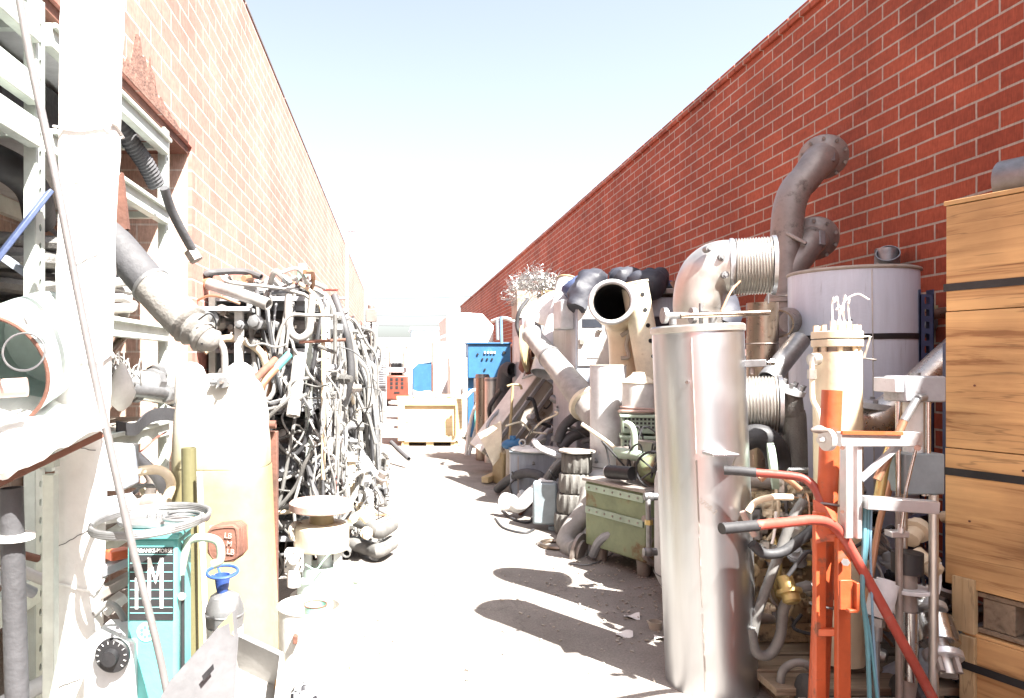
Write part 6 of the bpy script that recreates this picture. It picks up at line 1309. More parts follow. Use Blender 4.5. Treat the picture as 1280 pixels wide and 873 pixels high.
# silver elbow with bellows
EZ = 4.2; t = thing('exhaust_elbow', 'large silver exhaust elbow with a ribbed bellows mouth against the brick wall', 'pipe', gnd(875,EZ)); c0 = gnd(878,EZ); re = .15
q = [c0, c0+V(0,0,1.2), P(873,410,EZ), P(873,380,EZ), P(880,352,EZ), P(896,336,EZ-.02), P(918,334,EZ-.06)]; pth = cr_path(q, 7)
rs = [.125+.03*min(1,max(0,(i-12)/18)) for i in range(len(pth))]; part(t, 'pipe', MB().tube(pth, rs, 32), 'osteel')
e = pth[-1]; ed = V(1,-.40,.0).normalized()
part(t, 'collar', MB().lathe([(.155,0),(.165,.004),(.165,.02),(.158,.03)], e-ed*.03, ed, 36, False, False), 'steel')
bb = part(t, 'bellows', bellows(MB(), e, ed, .163, .19, 13, .018, 44), 'osteel'); part(t, 'end_ring', MB().pipe([e+ed*.19, e+ed*.21], .168, .012, 44), 'steel'); part(t, 'end_plate', MB().cyl(e+ed*.17, e+ed*.175, .15, n=40), 'dsteel')
for (x, y) in ((902,322),(906,344),(886,311)): p = P(x,y,EZ-.17); part(t, 'boss', MB().cyl(p+V(0,.04,0), p+V(-.0,-.01,.0), .02, n=12).cyl(p+V(0,-.01,0), p+V(0,-.016,0), .011, n=6), 'galv')
a = c0+V(.02,0,zat(505,EZ)); ed = V(1,-.42,.0).normalized(); part(t, 'branch_pipe', MB().cyl(a, a+ed*.17, .14, n=30), 'osteel'); part(t, 'bellows', bellows(MB(), a+ed*.17, ed, .165, .2, 12, .018, 40), 'osteel'); part(t, 'end_ring', MB().pipe([a+ed*.37, a+ed*.39], .17, .014, 40), 'steel'); part(t, 'end_plate', MB().cyl(a+ed*.35, a+ed*.355, .15, n=36), 'dsteel')
# brown stack
c = gnd(953,4.55); t = thing('steel_stack', 'upright heat-browned steel stack between the bellows and the white tank', 'pipe', c); z1 = zat(379,4.55)
part(t, 'shell', MB().pipe([c, c+V(0,0,.9), c+V(0,0,z1)], .092, .004, 36), 'brown'); part(t, 'joint_band', MB().torus(c+V(0,0,zat(430,4.55)), (0,0,1), .093, .004, 36), 'dsteel'); part(t, 'hook', MB().tube(cr_path([c+V(-.01,-.09,z1-.01), c+V(-.01,-.09,z1+.07), c+V(.0,-.07,z1+.09)],4), .005, 6), 'galv')
# dark double elbow
DZ = 5.7; t = thing('twin_exhaust_pipe', 'dark weathered twin exhaust pipe with two flanged branches rising up the brick wall', 'pipe', gnd(980,DZ)); c0 = gnd(980,DZ)
q = [c0, c0+V(0,0,1.2), P(980,375,DZ), P(981,345,DZ), P(983,300,DZ), P(986,262,DZ), P(994,238,DZ), P(1006,224,DZ), P(1018,208,DZ+.01), P(1027,198,DZ+.06)]; pth = cr_path(q, 6)
rs = [S(18.5,DZ)]*len(pth)
for i in range(len(pth)-10, len(pth)): rs[i] += .0015*(i-(len(pth)-10))
part(t, 'pipe', MB().tube(pth, rs, 28), 'dsteel')
q2 = [P(983,352,DZ), P(990,335,DZ-.02), P(1001,320,DZ-.03), P(1010,307,DZ-.02), P(1016,300,DZ+.02)]; part(t, 'branch_pipe', MB().tube(cr_path(q2, 6), [.108]*20+[.11,.112,.114,.116,.118], 26), 'dsteel')
for c, dd in ((P(1029,197,DZ+.08), 0), (P(1017,299,DZ+.04), 0)):
    dd = V(.42,.78,.42).normalized()
    part(t, 'flange', MB().lathe([(.1,-.06),(.14,-.03),(.172,-.005),(.178,0),(.178,.024),(.0,.028)], c, dd, 36), 'dsteel'); g = MB().bolts(c-dd*.035, dd, .158, 10, .013, .03); part(t, 'flange_bolt', g, 'dsteel')
    part(t, 'clevis', MB().box(c+V(-.02,-.135,-.02), (.05,.04,.13), rot(-20,10,0)), 'galv', bevel=.006)
part(t, 'lug', MB().bar(P(983,292,DZ-.09), P(1008,305,DZ-.16), .05, .025), 'dsteel', bevel=.006)
part(t, 'base_flange', MB().lathe([(.1,0),(.14,.0),(.14,.03),(.125,.035),(.125,.06),(.1,.07)], P(980,378,DZ), (0,0,1), 36), 'dsteel'); part(t, 'base_ring', MB().torus(P(980,372,DZ), (0,0,1), .12, .014, 36), 'brown')
# small dark pipe ends near
one('dark_pipe_mouth', 'dark open pipe mouth just right of the browned steel stack', 'pipe', MB().pipe(cr_path([P(990,402,4.8), P(980,402,4.65), P(973,405,4.55)],4), .09, .01, 24), 'brown')
one('black_duct', 'black duct lump behind the silver elbow', 'duct', MB().tube(cr_path([P(895,410,4.9), P(905,390,4.95), P(915,372,5.05)], 5), [.12]*6+[.1,.09,.07,.05,.03], 16).wobble(.02,8), 'bag')
one('dark_cone', 'dark cone-shaped hood against the brick wall above the machine', 'hood', MB().lathe([(.14,0),(.03,.2)], P(858,352,6.4), (0,0,-1), 22), 'rust')

# white tank
WZ = 4.7; c = gnd(1069,WZ); z1 = zat(342,WZ); r = S(70,WZ); tp = c+V(-.02,0,0)
t = thing('white_tank', 'big white cylindrical tank with a black strap against the brick wall', 'tank', c)
part(t, 'shell', MB().lathe([(r,.0),(r,.9),(r,z1)], c, V(-.012,0,1), 64, True, True), mat('streaked_white_paint', (.58,.645,.75), .38, var=.12, dirt=(.38,.42,.48), dirt_amt=.4, streak=True, dirt_scale=5)); part(t, 'rim', MB().torus(c+V(-.024,0,z1), (0,0,1), r, .012, 64), 'board')
zs = zat(423,WZ); part(t, 'strap', MB().lathe([(r+.001,0),(r+.004,.001),(r+.004,.035),(r+.001,.036)], c+V(-.02,0,zs-.018), (-.012,0,1), 64, False, False), 'black')
an = -.28; part(t, 'seam', MB().bar(c+V(math.sin(an)*(r+.001),-math.cos(an)*(r+.001),.02), c+V(math.sin(an)*(r+.001)-.025,-math.cos(an)*(r+.001),z1-.02), .012, .004), 'white')
an = -.62; d = V(math.sin(an),-math.cos(an),0); p = c+d*(r+.0015)+V(-.02,0,zat(412,WZ-.3)); text_part(t, 'lettering', 'CRE', .07, facing((0,0,1), V(-math.cos(an),-math.sin(an),0), p), 'ink', .0006)
c2 = P(1108,325,5.2); t = thing('vent_cowl', 'grey curved vent cowl poking up behind the white tank', 'vent', c2*V(1,1,0)); part(t, 'cowl', MB().pipe(cr_path([c2*V(1,1,0), c2+V(0,0,-.12), c2+V(.01,0,-.02), c2+V(-.03,-.06,.04)],6), .075, .006, 22), 'galv')
# post with slots
c = gnd(1159,4.4); t = thing('slotted_post', 'blue-grey slotted steel post standing between the white tank and the wooden crate', 'post', c); z1 = zat(362,4.4)
part(t, 'face', MB().perf(c, (1,0,0), (0,0,1), .085, .075, int(z1/.075), .016, .022, .005, True), 'navy'); part(t, 'side', MB().box(c+V(-.04,.03,z1/2), (.005,.06,z1)).box(c+V(.04,.03,z1/2), (.005,.06,z1)), 'navy'); part(t, 'base', MB().box(c+V(0,.03,.008), (.14,.12,.014)), 'navy')
for k, (x0,y0,x1,y1,Z,r,m_,l) in enumerate(((1135,400,1185,390,4.85,.035,'brown','thin browned pipe end behind the slotted post'),(1138,425,1190,385,4.95,.05,'galv','grey pipe slanting behind the slotted post'))):
    one('wall_pipe', l, 'pipe', MB().pipe([P(x0,y0,Z), P(x1,y1,Z)], r, .006, 16), m_)
one('yellow_bar', 'yellow painted bar against the brick wall behind the slotted post', 'bar', MB().bar(P(1140,388,4.95), P(1190,384,4.9), .04, .04), 'yellow')
# stainless pipe bend
t = thing('stainless_bend', 'large stainless pipe bend with a flange sweeping behind the grey cylinders', 'pipe', gnd(1090,3.95)); q = [P(1012,560,3.95), P(1050,548,3.9), P(1085,533,3.9), P(1118,512,3.9), P(1150,485,3.95), P(1182,455,4.0), P(1215,425,4.05)]; q0 = [gnd(1035,3.95), gnd(1040,3.95)+V(0,0,.7)]
part(t, 'pipe', MB().tube(cr_path(q0+q[1:], 6), S(22,3.9), 30), mat('pinkish_stainless', (.6,.54,.48), .3, .95, var=.15, dirt=(.45,.36,.28), dirt_amt=.4)); c = P(1085,500,4.0); part(t, 'flange', MB().lathe([(.08,-.03),(.135,-.03),(.135,0),(.02,.004)], P(1087,502,3.95), (.1,-.1,1), 32), 'lgrey'); part(t, 'flange_bolt', MB().bolts(P(1087,502,3.95), (.1,-.1,1), .11, 9, .012, .02), 'galv')
part(t, 'neck', MB().cyl(P(1087,502,3.95), P(1092,530,3.95), .08), 'galv')
# flange with braided hose
t = thing('flanged_hose', 'braided metal hose under a bolted grey flange beside the white tank', 'hose', gnd(992,4.0)); c = P(987,484,4.0); part(t, 'flange', MB().lathe([(.05,-.03),(.085,-.03),(.085,0),(.0,.003)], c, (.25,-.25,1), 30), 'lgrey'); part(t, 'bolt', MB().bolts(c, (.25,-.25,1), .068, 7, .013, .03), 'galv')
part(t, 'braid', MB().tube(cr_path([c+V(0,0,-.02), P(990,515,4.0), P(994,550,4.0), gnd(998,4.0)], 8), .06, 22), 'braid')
one('grey_pipe', 'slanted grey pipe behind the bolted flange', 'pipe', MB().pipe([P(960,475,4.25), P(1000,425,4.4)], .06, .006, 20), 'galv')

# beige cylinder
BZ = 3.5; c = gnd(1050,BZ); r = S(27,BZ); z1 = zat(440,BZ); zb = .16
t = thing('beige_cylinder', 'beige painted pressure cylinder with a bolted flange and loose wires on top', 'cylinder', c+V(0,0,zb)); tp = gnd(1046,BZ)
part(t, 'body', MB().cyl(c+V(0,0,zb), tp+V(0,0,z1), r, n=44), 'beige'); part(t, 'neck', MB().cyl(tp+V(0,0,z1), tp+V(0,0,zat(433,BZ)), r*.75), 'dsteel')
zf = zat(434,BZ); part(t, 'flange', MB().cyl(tp+V(0,0,zf), tp+V(0,0,zf+.035), r*1.05, n=44), 'beige', bevel=.003); part(t, 'gasket', MB().cyl(tp+V(0,0,zf+.035), tp+V(0,0,zf+.04), r*1.0, n=44), 'black'); part(t, 'flange', MB().cyl(tp+V(0,0,zf+.04), tp+V(0,0,zf+.075), r*1.05, n=44), 'beige', bevel=.003)
part(t, 'bolt', MB().bolts(tp+V(0,0,zf+.075), (0,0,1), r*.85, 8, .013, .03).bolts(tp+V(0,0,zf-.03), (0,0,1), r*.85, 8, .012, .03), 'beige')
rr = random.Random(2)
for k in range(6):
    p = tp+V(rr.uniform(-.06,.06), rr.uniform(-.06,.03), zf+.075); part(t, 'terminal', MB().cyl(p, p+V(0,0,.05), .011, n=8), 'wrap')
    hh_ = rr.uniform(.12,.2); dx = rr.uniform(-.06,.1); part(t, 'wire', MB().tube(cr_path([p+V(0,0,.05), p+V(dx*.3,0,hh_*.8), p+V(dx*.8,-.02,hh_), p+V(dx*1.3,-.03,hh_*.85)], 6), .004, 6), 'wrap')
part(t, 'side_valve', MB().cyl(P(1022,449,BZ-.05), P(1014,450,BZ-.06), .03, n=12).cyl(P(1016,446,BZ-.06), P(1016,456,BZ-.06), .022, n=10), 'osteel')
part(t, 'side_tube', MB().tube(cr_path([P(1015,452,BZ-.07), P(1015,478,BZ-.07), P(1016,500,BZ-.08), P(1023,515,BZ-.1), P(1027,540,BZ-.1)], 6), .012, 10), 'cream'); part(t, 'tube_fitting', MB().cyl(P(1015,462,BZ-.07), P(1015,474,BZ-.07), .02, n=6), 'osteel')
part(t, 'bent_rod', MB().tube([P(1075,421,BZ-.05), P(1088,421,BZ-.06), P(1080,448,BZ-.06), P(1095,450,BZ-.06)], .006, 8), 'osteel')

# compressor / engine on a skid
ex0, ex1, ey0, ey1 = 1.78, 2.55, 3.55, 4.25; sk = V((ex0+ex1)/2, 3.85, 0)
t = thing('timber_skid', 'weathered timber skid under the tan compressor', 'skid', sk)
for x in (ex0+.08, (ex0+ex1)/2, ex1-.08): part(t, 'runner', MB().box((x,3.85,.045), (.1,1.1,.088)), 'wood_g')
for k in range(6): part(t, 'plank', MB().box((sk.x,3.35+.2*k,.11), (ex1-ex0+.1,.17,.035)), 'wood_g', bevel=.004)
t = thing('compressor', 'oily tan compressor with copper pipes behind the orange hand truck', 'compressor', V(2.1,3.9,.13)); q = V(2.1,3.95,.13)
part(t, 'crankcase', MB().box(q+V(.02,.1,.24), (.5,.44,.46)), 'tan', bevel=.03); part(t, 'base_rail', MB().box(q+V(0,-.12,.05), (.6,.08,.1)).box(q+V(0,.3,.05), (.6,.08,.1)), 'tan', bevel=.01)
for k in (-.14,.04,.2): part(t, 'cylinder_head', MB().cyl(q+V(k,.05,.44), q+V(k,.05,.66), .085, n=20).cyl(q+V(k,.05,.66), q+V(k,.05,.7), .1, n=8), 'tan')
part(t, 'side_cover', MB().box(q+V(-.02,-.135,.24), (.34,.03,.3)).bolts(q+V(-.02,-.15,.24), (0,-1,0), .12, 8, .014, .02), 'tan', bevel=.006); part(t, 'flywheel', MB().lathe([(.05,0),(.2,0),(.2,.05),(.05,.05)], q+V(-.3,.1,.3), (-1,0,0), 32), 'tan'); part(t, 'manifold', MB().tube(cr_path([q+V(-.3,-.05,.72), q+V(-.1,-.08,.76), q+V(.15,-.08,.76), q+V(.4,-.02,.7)],5), .035, 14), 'tan')
rr = random.Random(8)
for k in range(16):
    p = q+V(rr.uniform(-.28,.3), -.16+rr.uniform(-.06,.1), rr.uniform(.1,.75)); a = V(rr.uniform(-.14,.14), rr.uniform(-.05,.0), rr.uniform(-.25,.25)); part(t, 'oil_pipe', MB().tube(cr_path([p-a, p-a*.4+V(rr.uniform(-.08,.08),-.04,0), p+a*.3+V(rr.uniform(-.08,.08),-.05,0), p+a], 5), rr.choice([.008,.012,.016,.022]), 10), rr.choice(['tan','tan','copper','beige','dsteel','brass']))
for k in range(70):
    p = q+V(rr.uniform(-.3,.32), -.18+rr.uniform(-.05,.06), rr.uniform(.1,.85)); s_ = rr.uniform(.018,.036); part(t, 'pipe_fitting', MB().cyl(p-V(s_*1.4,0,0), p+V(s_*1.4,.0,0), s_*.7, n=10).cyl(p-V(0,0,s_*1.4), p+V(0,0,s_), s_*.8, n=6), rr.choice(['tan','tan','osteel','galv','brass','beige','dsteel']))
part(t, 'pressure_gauge', MB().cyl(q+V(.18,-.2,.84), q+V(.18,-.23,.85), .045, n=22), 'galv'); part(t, 'gauge_face', MB().cyl(q+V(.18,-.23,.85), q+V(.18,-.233,.85), .04, n=22), 'glass'); part(t, 'top_pipe', MB().tube([q+V(-.26,-.08,.84), q+V(.3,-.1,.82)], .035, 16), 'dsteel'); part(t, 'toothed_disc', MB().lathe([(.02,0),(.115,0),(.115,.03),(.02,.03)], P(962,583,3.6)+V(0,0,0), (.9,-.4,.1), 18), 'pgreen')
b = MB(); 
for k in range(60): a = 2*PI*k/10; b.v
sp_ = [P(985+.42*k, 588+2.2*math.sin(k*1.05), 3.55+.02*math.cos(k*1.05)) for k in range(60)]; part(t, 'coil_spring', MB().tube(sp_, .006, 6), 'galv')
# hoses around it
hs = (([(940,800),(946,770),(958,735),(975,690),(990,650),(1005,625)],.022,'hosepale','long pale grey hose rising diagonally before the compressor'),
 ([(938,785),(945,815),(962,818),(975,795),(980,760),(995,738),(1012,732)],.024,'hosepale','grey hose bending in a U at the foot of the compressor'),
 ([(940,680),(955,692),(978,690),(1000,675),(1018,660)],.024,'rubber','black hose looping across the front of the compressor'),
 ([(950,600),(965,590),(985,600),(1000,612)],.014,'copper','thin copper tube curling over the compressor top'),
 ([(935,640),(945,628),(965,622),(990,622)],.016,'beige','tan tube bending over the compressor left corner'),
 ([(928,640),(935,655),(943,670)],.014,'pinkrust','pink hose end squeezed beside the big steel cylinder'),
 ([(975,860),(978,840),(990,830),(1005,829),(1016,838)],.018,'hosepale','grey hose loop on the ground by the hand truck'),
 ([(985,720),(1000,700),(1010,690),(1020,695)],.009,'rubber','thin black wire coil hung on the compressor'),
 ([(970,640),(968,665),(965,680)],.006,'wrap','short white wire dangling on the compressor front'))
for i, (pt, r, m_, l) in enumerate(hs):
    Z = 3.45-.02*i; one('loose_hose', l, 'hose', MB().tube(cr_path([P(x,y,Z) for x, y in pt], 7), r, 12), m_)
one('black_elbow', 'fat black rubber elbow tucked under the lower bellows', 'hose', MB().tube(cr_path([P(925,552,4.0), P(945,545,3.95), P(962,552,3.95), P(972,572,4.0), P(974,600,4.0)], 6), .065, 18), 'rubber')
rr = random.Random(77)
for i in range(16):
    a = V(rr.uniform(2.3,3.05), rr.uniform(3.2,4.6), rr.uniform(.05,.7)); d = V(rr.uniform(-.3,.3), rr.uniform(-.3,.3), rr.uniform(-.3,.35)); r = rr.choice([.02,.03,.045,.06])
    pts = [a-d, a+V(rr.uniform(-.1,.1),rr.uniform(-.1,.1),.05), a+d]
    for p in pts: p.z = max(r, p.z); p.x = min(3.1,p.x)
    one('scrap_pipe', 'dusty pipe lying in the dark gap behind the hand truck', 'pipe', MB().pipe(cr_path(pts,5), r, r*.25, 12), rr.choice(['dsteel','grey','tan','brown','rubber','bluegrey']), 'dusty pipes in the gap behind the hand truck')

# hand truck
HZ = 3.05
t = thing('hand_truck', 'orange-red hand truck with two curved handles and dark grips', 'hand truck', gnd(1040,HZ))
a, b2 = gnd(1030,HZ)+V(0,0,.06), P(1035,640,HZ); part(t, 'frame_rail', MB().box(P(1024,760,HZ)*V(1,1,0)+V(0,0,.5), (.045,.03,.95)), 'orange', bevel=.004)
part(t, 'frame_rail', MB().box(P(1053,760,HZ-.06)*V(1,1,0)+V(0,0,.45), (.055,.03,.86)), 'orange', bevel=.004)
for y in (672, 790): part(t, 'crossbar', MB().bar(P(1022,y,HZ), P(1056,y,HZ-.06), .03, .03), 'orange', bevel=.003)
q = cr_path([P(944,657,2.82), P(985,653,2.88), P(1015,650,2.92), P(1036,654,2.95), P(1052,668,2.97), P(1068,695,2.98), P(1100,752,2.99), P(1140,825,3.0), P(1172,884,3.0)], 6); part(t, 'handle', MB().tube(q, S(6.2,2.9), 16), 'red'); part(t, 'grip', MB().tube([P(902,661,2.77), P(925,659,2.795), P(946,657,2.825)], S(7,2.8), 16), 'rubber')
q = cr_path([P(942,591,3.25), P(968,593,3.22), P(1000,597,3.18), P(1015,606,3.15), P(1024,622,3.12), P(1030,650,3.08)], 6); part(t, 'handle', MB().tube(q, .0185, 16), 'red'); part(t, 'grip', MB().tube([P(905,588,3.3), P(925,589,3.27), P(945,591,3.245)], .021, 16), 'rubber')
part(t, 'gusset', MB().prism([P(1018,625,3.07), P(1044,640,3.03), P(1050,672,3.0), P(1020,680,3.02)], V(0,.012,0)), 'orange')
part(t, 'hook_bracket', MB().bar(P(1057,725,2.93), P(1057,762,2.93), .05, .012, up=(0,1,0)).bar(P(1057,762,2.93), P(1068,762,2.93), .05, .012).bar(P(1068,762,2.93), P(1068,727,2.93), .05, .012), 'orange', bevel=.002)
part(t, 'bolt', MB().cyl(P(1057,703,2.96), P(1057,703,2.94), .016, n=6), 'galv'); part(t, 'toe_plate', MB().box(gnd(1045,HZ)+V(0,-.12,.01), (.36,.26,.012)), 'orange', bevel=.003)
g = gnd(1172,3.05); 
for s in (0.02,.5): c = gnd(1040,HZ)+V(s*.9-.05,.14,.11); part(t, 'wheel', MB().lathe([(.03,0),(.09,0),(.11,.01),(.11,.04),(.09,.05),(.03,.05)], c, (1,0,0), 26), 'rubber')
part(t, 'axle', MB().cyl(gnd(1040,HZ)+V(-.06,.14,.11), gnd(1040,HZ)+V(.45,.14,.11), .012), 'dsteel')
# orange tube strapped on it
a, b2 = gnd(1030,3.12)+V(-.03,0,.015), P(1040,488,3.12); t = thing('orange_tube', 'tall orange-red tube standing upright in the hand truck', 'tube', a); part(t, 'tube', MB().pipe([a, a.lerp(b2,.5), b2], S(11.5,3.12), .004, 26), 'orange')
for y in (757, 630): p = a.lerp(b2, (zat(y,3.12)-.015)/(b2.z-.015)); part(t, 'wire_tie', MB().torus(p, (.15,.1,1), S(13.5,3.12), .005, 24), 'galv')
# aluminium bracket frame
t = thing('bracket_frame', 'white aluminium bracket frame clamped across the orange tube', 'bracket', P(1075,620,2.98)); Z = 2.96
part(t, 'upright_bar', MB().bar(P(1058,555,Z), P(1058,672,Z), .045, .03, up=(1,0,0)).bar(P(1069,548,Z+.03), P(1069,672,Z+.03), .06, .02, up=(1,0,0)), 'alu', bevel=.003)
part(t, 'cross_bar', MB().bar(P(1048,549,Z), P(1150,549,Z+.03), .035, .06), 'alu', bevel=.003); part(t, 'cross_bar', MB().bar(P(1080,628,Z), P(1169,634,Z-.02), .06, .05), 'alu', bevel=.003)
part(t, 'red_rule', MB().bar(P(1052,541,Z-.02), P(1128,542,Z), .012, .014), 'orange')
part(t, 'diagonal_bar', MB().bar(P(1075,600,Z+.03), P(1125,555,Z+.04), .03, .015), 'grey'); part(t, 'screw', MB().cyl(P(1053,560,Z-.03), P(1053,560,Z-.045), .008).cyl(P(1147,560,Z-.02), P(1147,560,Z-.06), .012).cyl(P(1053,640,Z-.03), P(1053,640,Z-.045), .007), 'rust')
part(t, 'crank', MB().lathe([(.012,0),(.045,.0),(.045,.02),(.012,.025),(.012,.05)], P(1037,550,Z-.03), (-1,-.1,0), 22), 'white'); part(t, 'crank_handle', MB().tube(cr_path([P(1034,538,Z-.05), P(1024,537,Z-.06), P(1014,538,Z-.06)],4), [.008,.01,.012,.016,.018,.016,.014,.01,.006][:9], 10), 'dsteel')
# pneumatic actuator tower
AZ = 3.15; t = thing('actuator', 'tall pneumatic actuator with grey caps and steel tie rods beside the aluminium frame', 'actuator', gnd(1138,AZ))
c = gnd(1141,AZ); 
def blk(y0, y1, x0, x1, dz=.0, d=.14): return MB().box(V((P(x0,0,AZ).x+P(x1,0,AZ).x)/2, AZ+dz, (zat(y0,AZ)+zat(y1,AZ))/2), (S(x1-x0,AZ), d, S(y1-y0,AZ)))
part(t, 'cap', blk(470,502,1117,1168), 'grey', bevel=.008); part(t, 'side_plate', blk(472,490,1105,1116), 'lgrey', bevel=.004); part(t, 'cap', blk(565,615,1117,1166), 'slate', bevel=.006); part(t, 'cap_stud', MB().cyl(P(1144,470,AZ), P(1144,466,AZ), .02, n=8), 'galv')
part(t, 'barrel', MB().cyl(P(1142,502,AZ), P(1142,565,AZ), S(11.5,AZ), n=26), 'white')
for x in (1123,1160,1155): part(t, 'tie_rod', MB().cyl(P(x,502,AZ-.05+.1*(x == 1155)), P(x,620,AZ-.05+.1*(x == 1155)), .011, n=10), 'chrome')
part(t, 'elbow_fitting', MB().tube([P(1146,500,AZ-.09), P(1137,514,AZ-.1), P(1130,526,AZ-.1)], .017, 12).cyl(P(1147,499,AZ-.09), P(1156,497,AZ-.08), .017, n=10), 'galv'); part(t, 'hose_tail', MB().tube(cr_path([P(1130,526,AZ-.1), P(1122,545,AZ-.1), P(1108,575,AZ-.1), P(1096,600,AZ-.1)],5), .016, 12), 'copper')
for x, dz in ((1116,-.04),(1146,.08),(1152,-.07)):
    part(t, 'guide_rod', MB().cyl(V(P(x,0,AZ).x,AZ+dz,.03), V(P(x,0,AZ).x,AZ+dz,zat(615,AZ)), .014 if x != 1152 else .018, n=14), 'osteel' if x != 1116 else 'dsteel')
part(t, 'disc_plate', MB().cyl(P(1135,734,AZ), P(1135,739,AZ), .085, n=34), 'lgrey', bevel=.003); part(t, 'inner_column', MB().cyl(V(P(1133,0,AZ).x,AZ,.05), P(1133,700,AZ), .04, n=22), 'dsteel'); part(t, 'bright_sleeve', MB().cyl(P(1138,765,AZ-.03), P(1138,850,AZ-.03), .03, n=20), 'chrome'); part(t, 'collar', MB().cyl(P(1134,690,AZ), P(1134,716,AZ), .06, n=26), 'black'); part(t, 'base_plate', MB().cyl(V(P(1135,0,AZ).x,AZ,.0), V(P(1135,0,AZ).x,AZ,.035), .13, n=32), 'dsteel')
part(t, 'clevis', MB().box(P(1121,667,AZ-.06), (.075,.05,.026)).cyl(P(1126,667,AZ-.08), P(1127,656,AZ-.08), .014), 'alu', bevel=.003); part(t, 'link_rod', MB().tube([P(1127,660,AZ-.09), P(1133,610,AZ-.1), P(1146,555,AZ-.12)], .007, 10), 'chrome')
one('brass_tube', 'dull brass tube slanting behind the aluminium cross bar', 'tube', MB().pipe([P(1098,625,3.12), P(1106,580,3.14), P(1114,558,3.15)], .02, .004, 14), 'brass')
one('copper_tube', 'thin copper pipe running down from the aluminium cross bar', 'pipe', MB().tube(cr_path([P(1117,575,3.2), P(1112,610,3.18), P(1100,650,3.17), P(1090,710,3.15), P(1080,770,3.15)], 6), .013, 10), 'copper')
for k, (x, m_, l) in enumerate(((1078,'tealw','dark teal cable hanging left of the actuator, thicker one'),(1086,'lblue','pale blue cable hanging left of the actuator'),(1082,'tealw','thin teal cable hanging lowest left of the actuator'))):
    one('hanging_cable', l, 'cable', MB().tube(cr_path([P(x+4,620,3.0), P(x+2,680,2.98), P(x+4*math.sin(k*2),740,2.98), P(x+6,800,3.0), P(x+10+4*k,905,3.0)], 6), (.009,.005,.006)[k], 8), m_)
t = thing('solenoid', 'small white solenoid valve hanging between the hand truck and the actuator', 'valve', P(1100,760,3.1)); a, b2 = P(1107,728,3.1), P(1097,772,3.08); part(t, 'body', MB().cyl(a, b2, .05, n=22).cyl(a, a+(a-b2)*.08, .035), 'lgrey'); part(t, 'nut', MB().cyl(b2, P(1096,782,3.08), .03, n=6).cyl(P(1096,782,3.08), P(1095,800,3.08), .022), 'galv'); part(t, 'support', MB().tube([P(1095,800,3.08), gnd(1095,3.08)], .014, 8), 'galv')
# chrome coupling
a, b2 = P(1155,735,3.3), P(1186,845,3.05); dd = (b2-a).normalized(); t = thing('chrome_coupling', 'heavy chrome shaft coupling with three rings leaning low beside the wooden crate', 'coupling', b2)
for y, l_, r_, m_ in ((.2,.032,.066,'alu'),(.36,.12,.078,'chrome'),(.74,.035,.074,'alu')):
    p = a.lerp(b2, y); part(t, 'ring', MB().lathe([(r_-.006,0),(r_,.005),(r_,l_-.005),(r_-.006,l_)], p, dd, 34), m_)
part(t, 'shaft', MB().cyl(a, b2, .032, n=18), 'osteel'); part(t, 'knuckle', MB().box(a.lerp(b2,.08), (.06,.05,.05), rot(20,0,0)), 'rust', bevel=.008); part(t, 'foot_bolt', MB().bolts(a.lerp(b2,.84), dd, .045, 4, .014, .06), 'dsteel')
one('dark_flange_pipe', 'dark blue wide pipe mouth lying in the shade behind the actuator', 'pipe', MB().pipe([P(1172,680,3.5), P(1176,676,3.75), P(1180,672,4.0)], [.16,.14,.13], .02, 34), 'navy')
one('navy_board', 'dark blue board standing on edge between the post and the wooden crate', 'board', MB().box(V(P(1187,0,3.5).x,3.5,.85), (.05,.03,1.7)), 'navy', bevel=.004)
one('rotten_plank', 'weathered plank with scrawls lying low behind the chrome coupling', 'plank', MB().bar(P(1165,745,3.6), P(1225,785,3.75), .05, .16), 'wood_g', bevel=.004)

# ---- wooden crate stack
cv = V(-.38, .925, 0).normalized()       # long side direction, running away
c0 = gnd(1206, 3.2); nrm = V(-cv.y, cv.x, 0); nrm = nrm if nrm.x < 0 else -nrm    # outward normal, facing the alley
# far bottom corner at c0 ; crate extends toward the camera (-cv) and to the wall (-nrm)
def crate(name, lab, cat, z0, z1, L_, W_, shift, planks, lean=0.0):
    o0 = c0+cv*shift; t = thing(name, lab, cat, o0-cv*L_/2-nrm*W_/2+V(0,0,z0))
    return t, o0
Rm = Matrix((cv, -nrm, V(0,0,1))).transposed()
def wb(o0, s, w, z, sz): return MB().box(o0-cv*s-nrm*w+V(0,0,z), sz, Rm)
UL, UW = 1.1, .8
zlo, zhi = zat(735,3.2)+.0, zat(250,3.14)
t, o0 = crate('wooden_crate', 'big orange-brown plywood crate banded with black straps in the right foreground', 'crate', zlo, zhi, UL, UW, .08, 0)
hp = zhi-zlo; nb = 3; rr = random.Random(4)
edges = [0,.36,.72,1.0]
for k in range(3):
    z0, z1 = zlo+hp*edges[k]+.002, zlo+hp*edges[k+1]-.002
    for side in (0,):
        part(t, 'side_board', wb(o0, UL/2-.0, .01, (z0+z1)/2, (UL-.004*k, .022, z1-z0)), 'wood_c', bevel=.003)
    part(t, 'end_board', wb(o0, .012, UW/2+.012, (z0+z1)/2, (.022, UW-.03, z1-z0)), 'wood_c', bevel=.003); part(t, 'end_board', wb(o0, UL-.012, UW/2+.012, (z0+z1)/2, (.022, UW-.03, z1-z0)), 'wood_c', bevel=.003)
part(t, 'lid', wb(o0, UL/2, UW/2, zhi+.012, (UL+.01, UW+.01, .02)), 'wood_c', bevel=.003); part(t, 'floor', wb(o0, UL/2, UW/2+.01, zlo+.02, (UL-.06, UW-.06, .02)), 'wood_c')
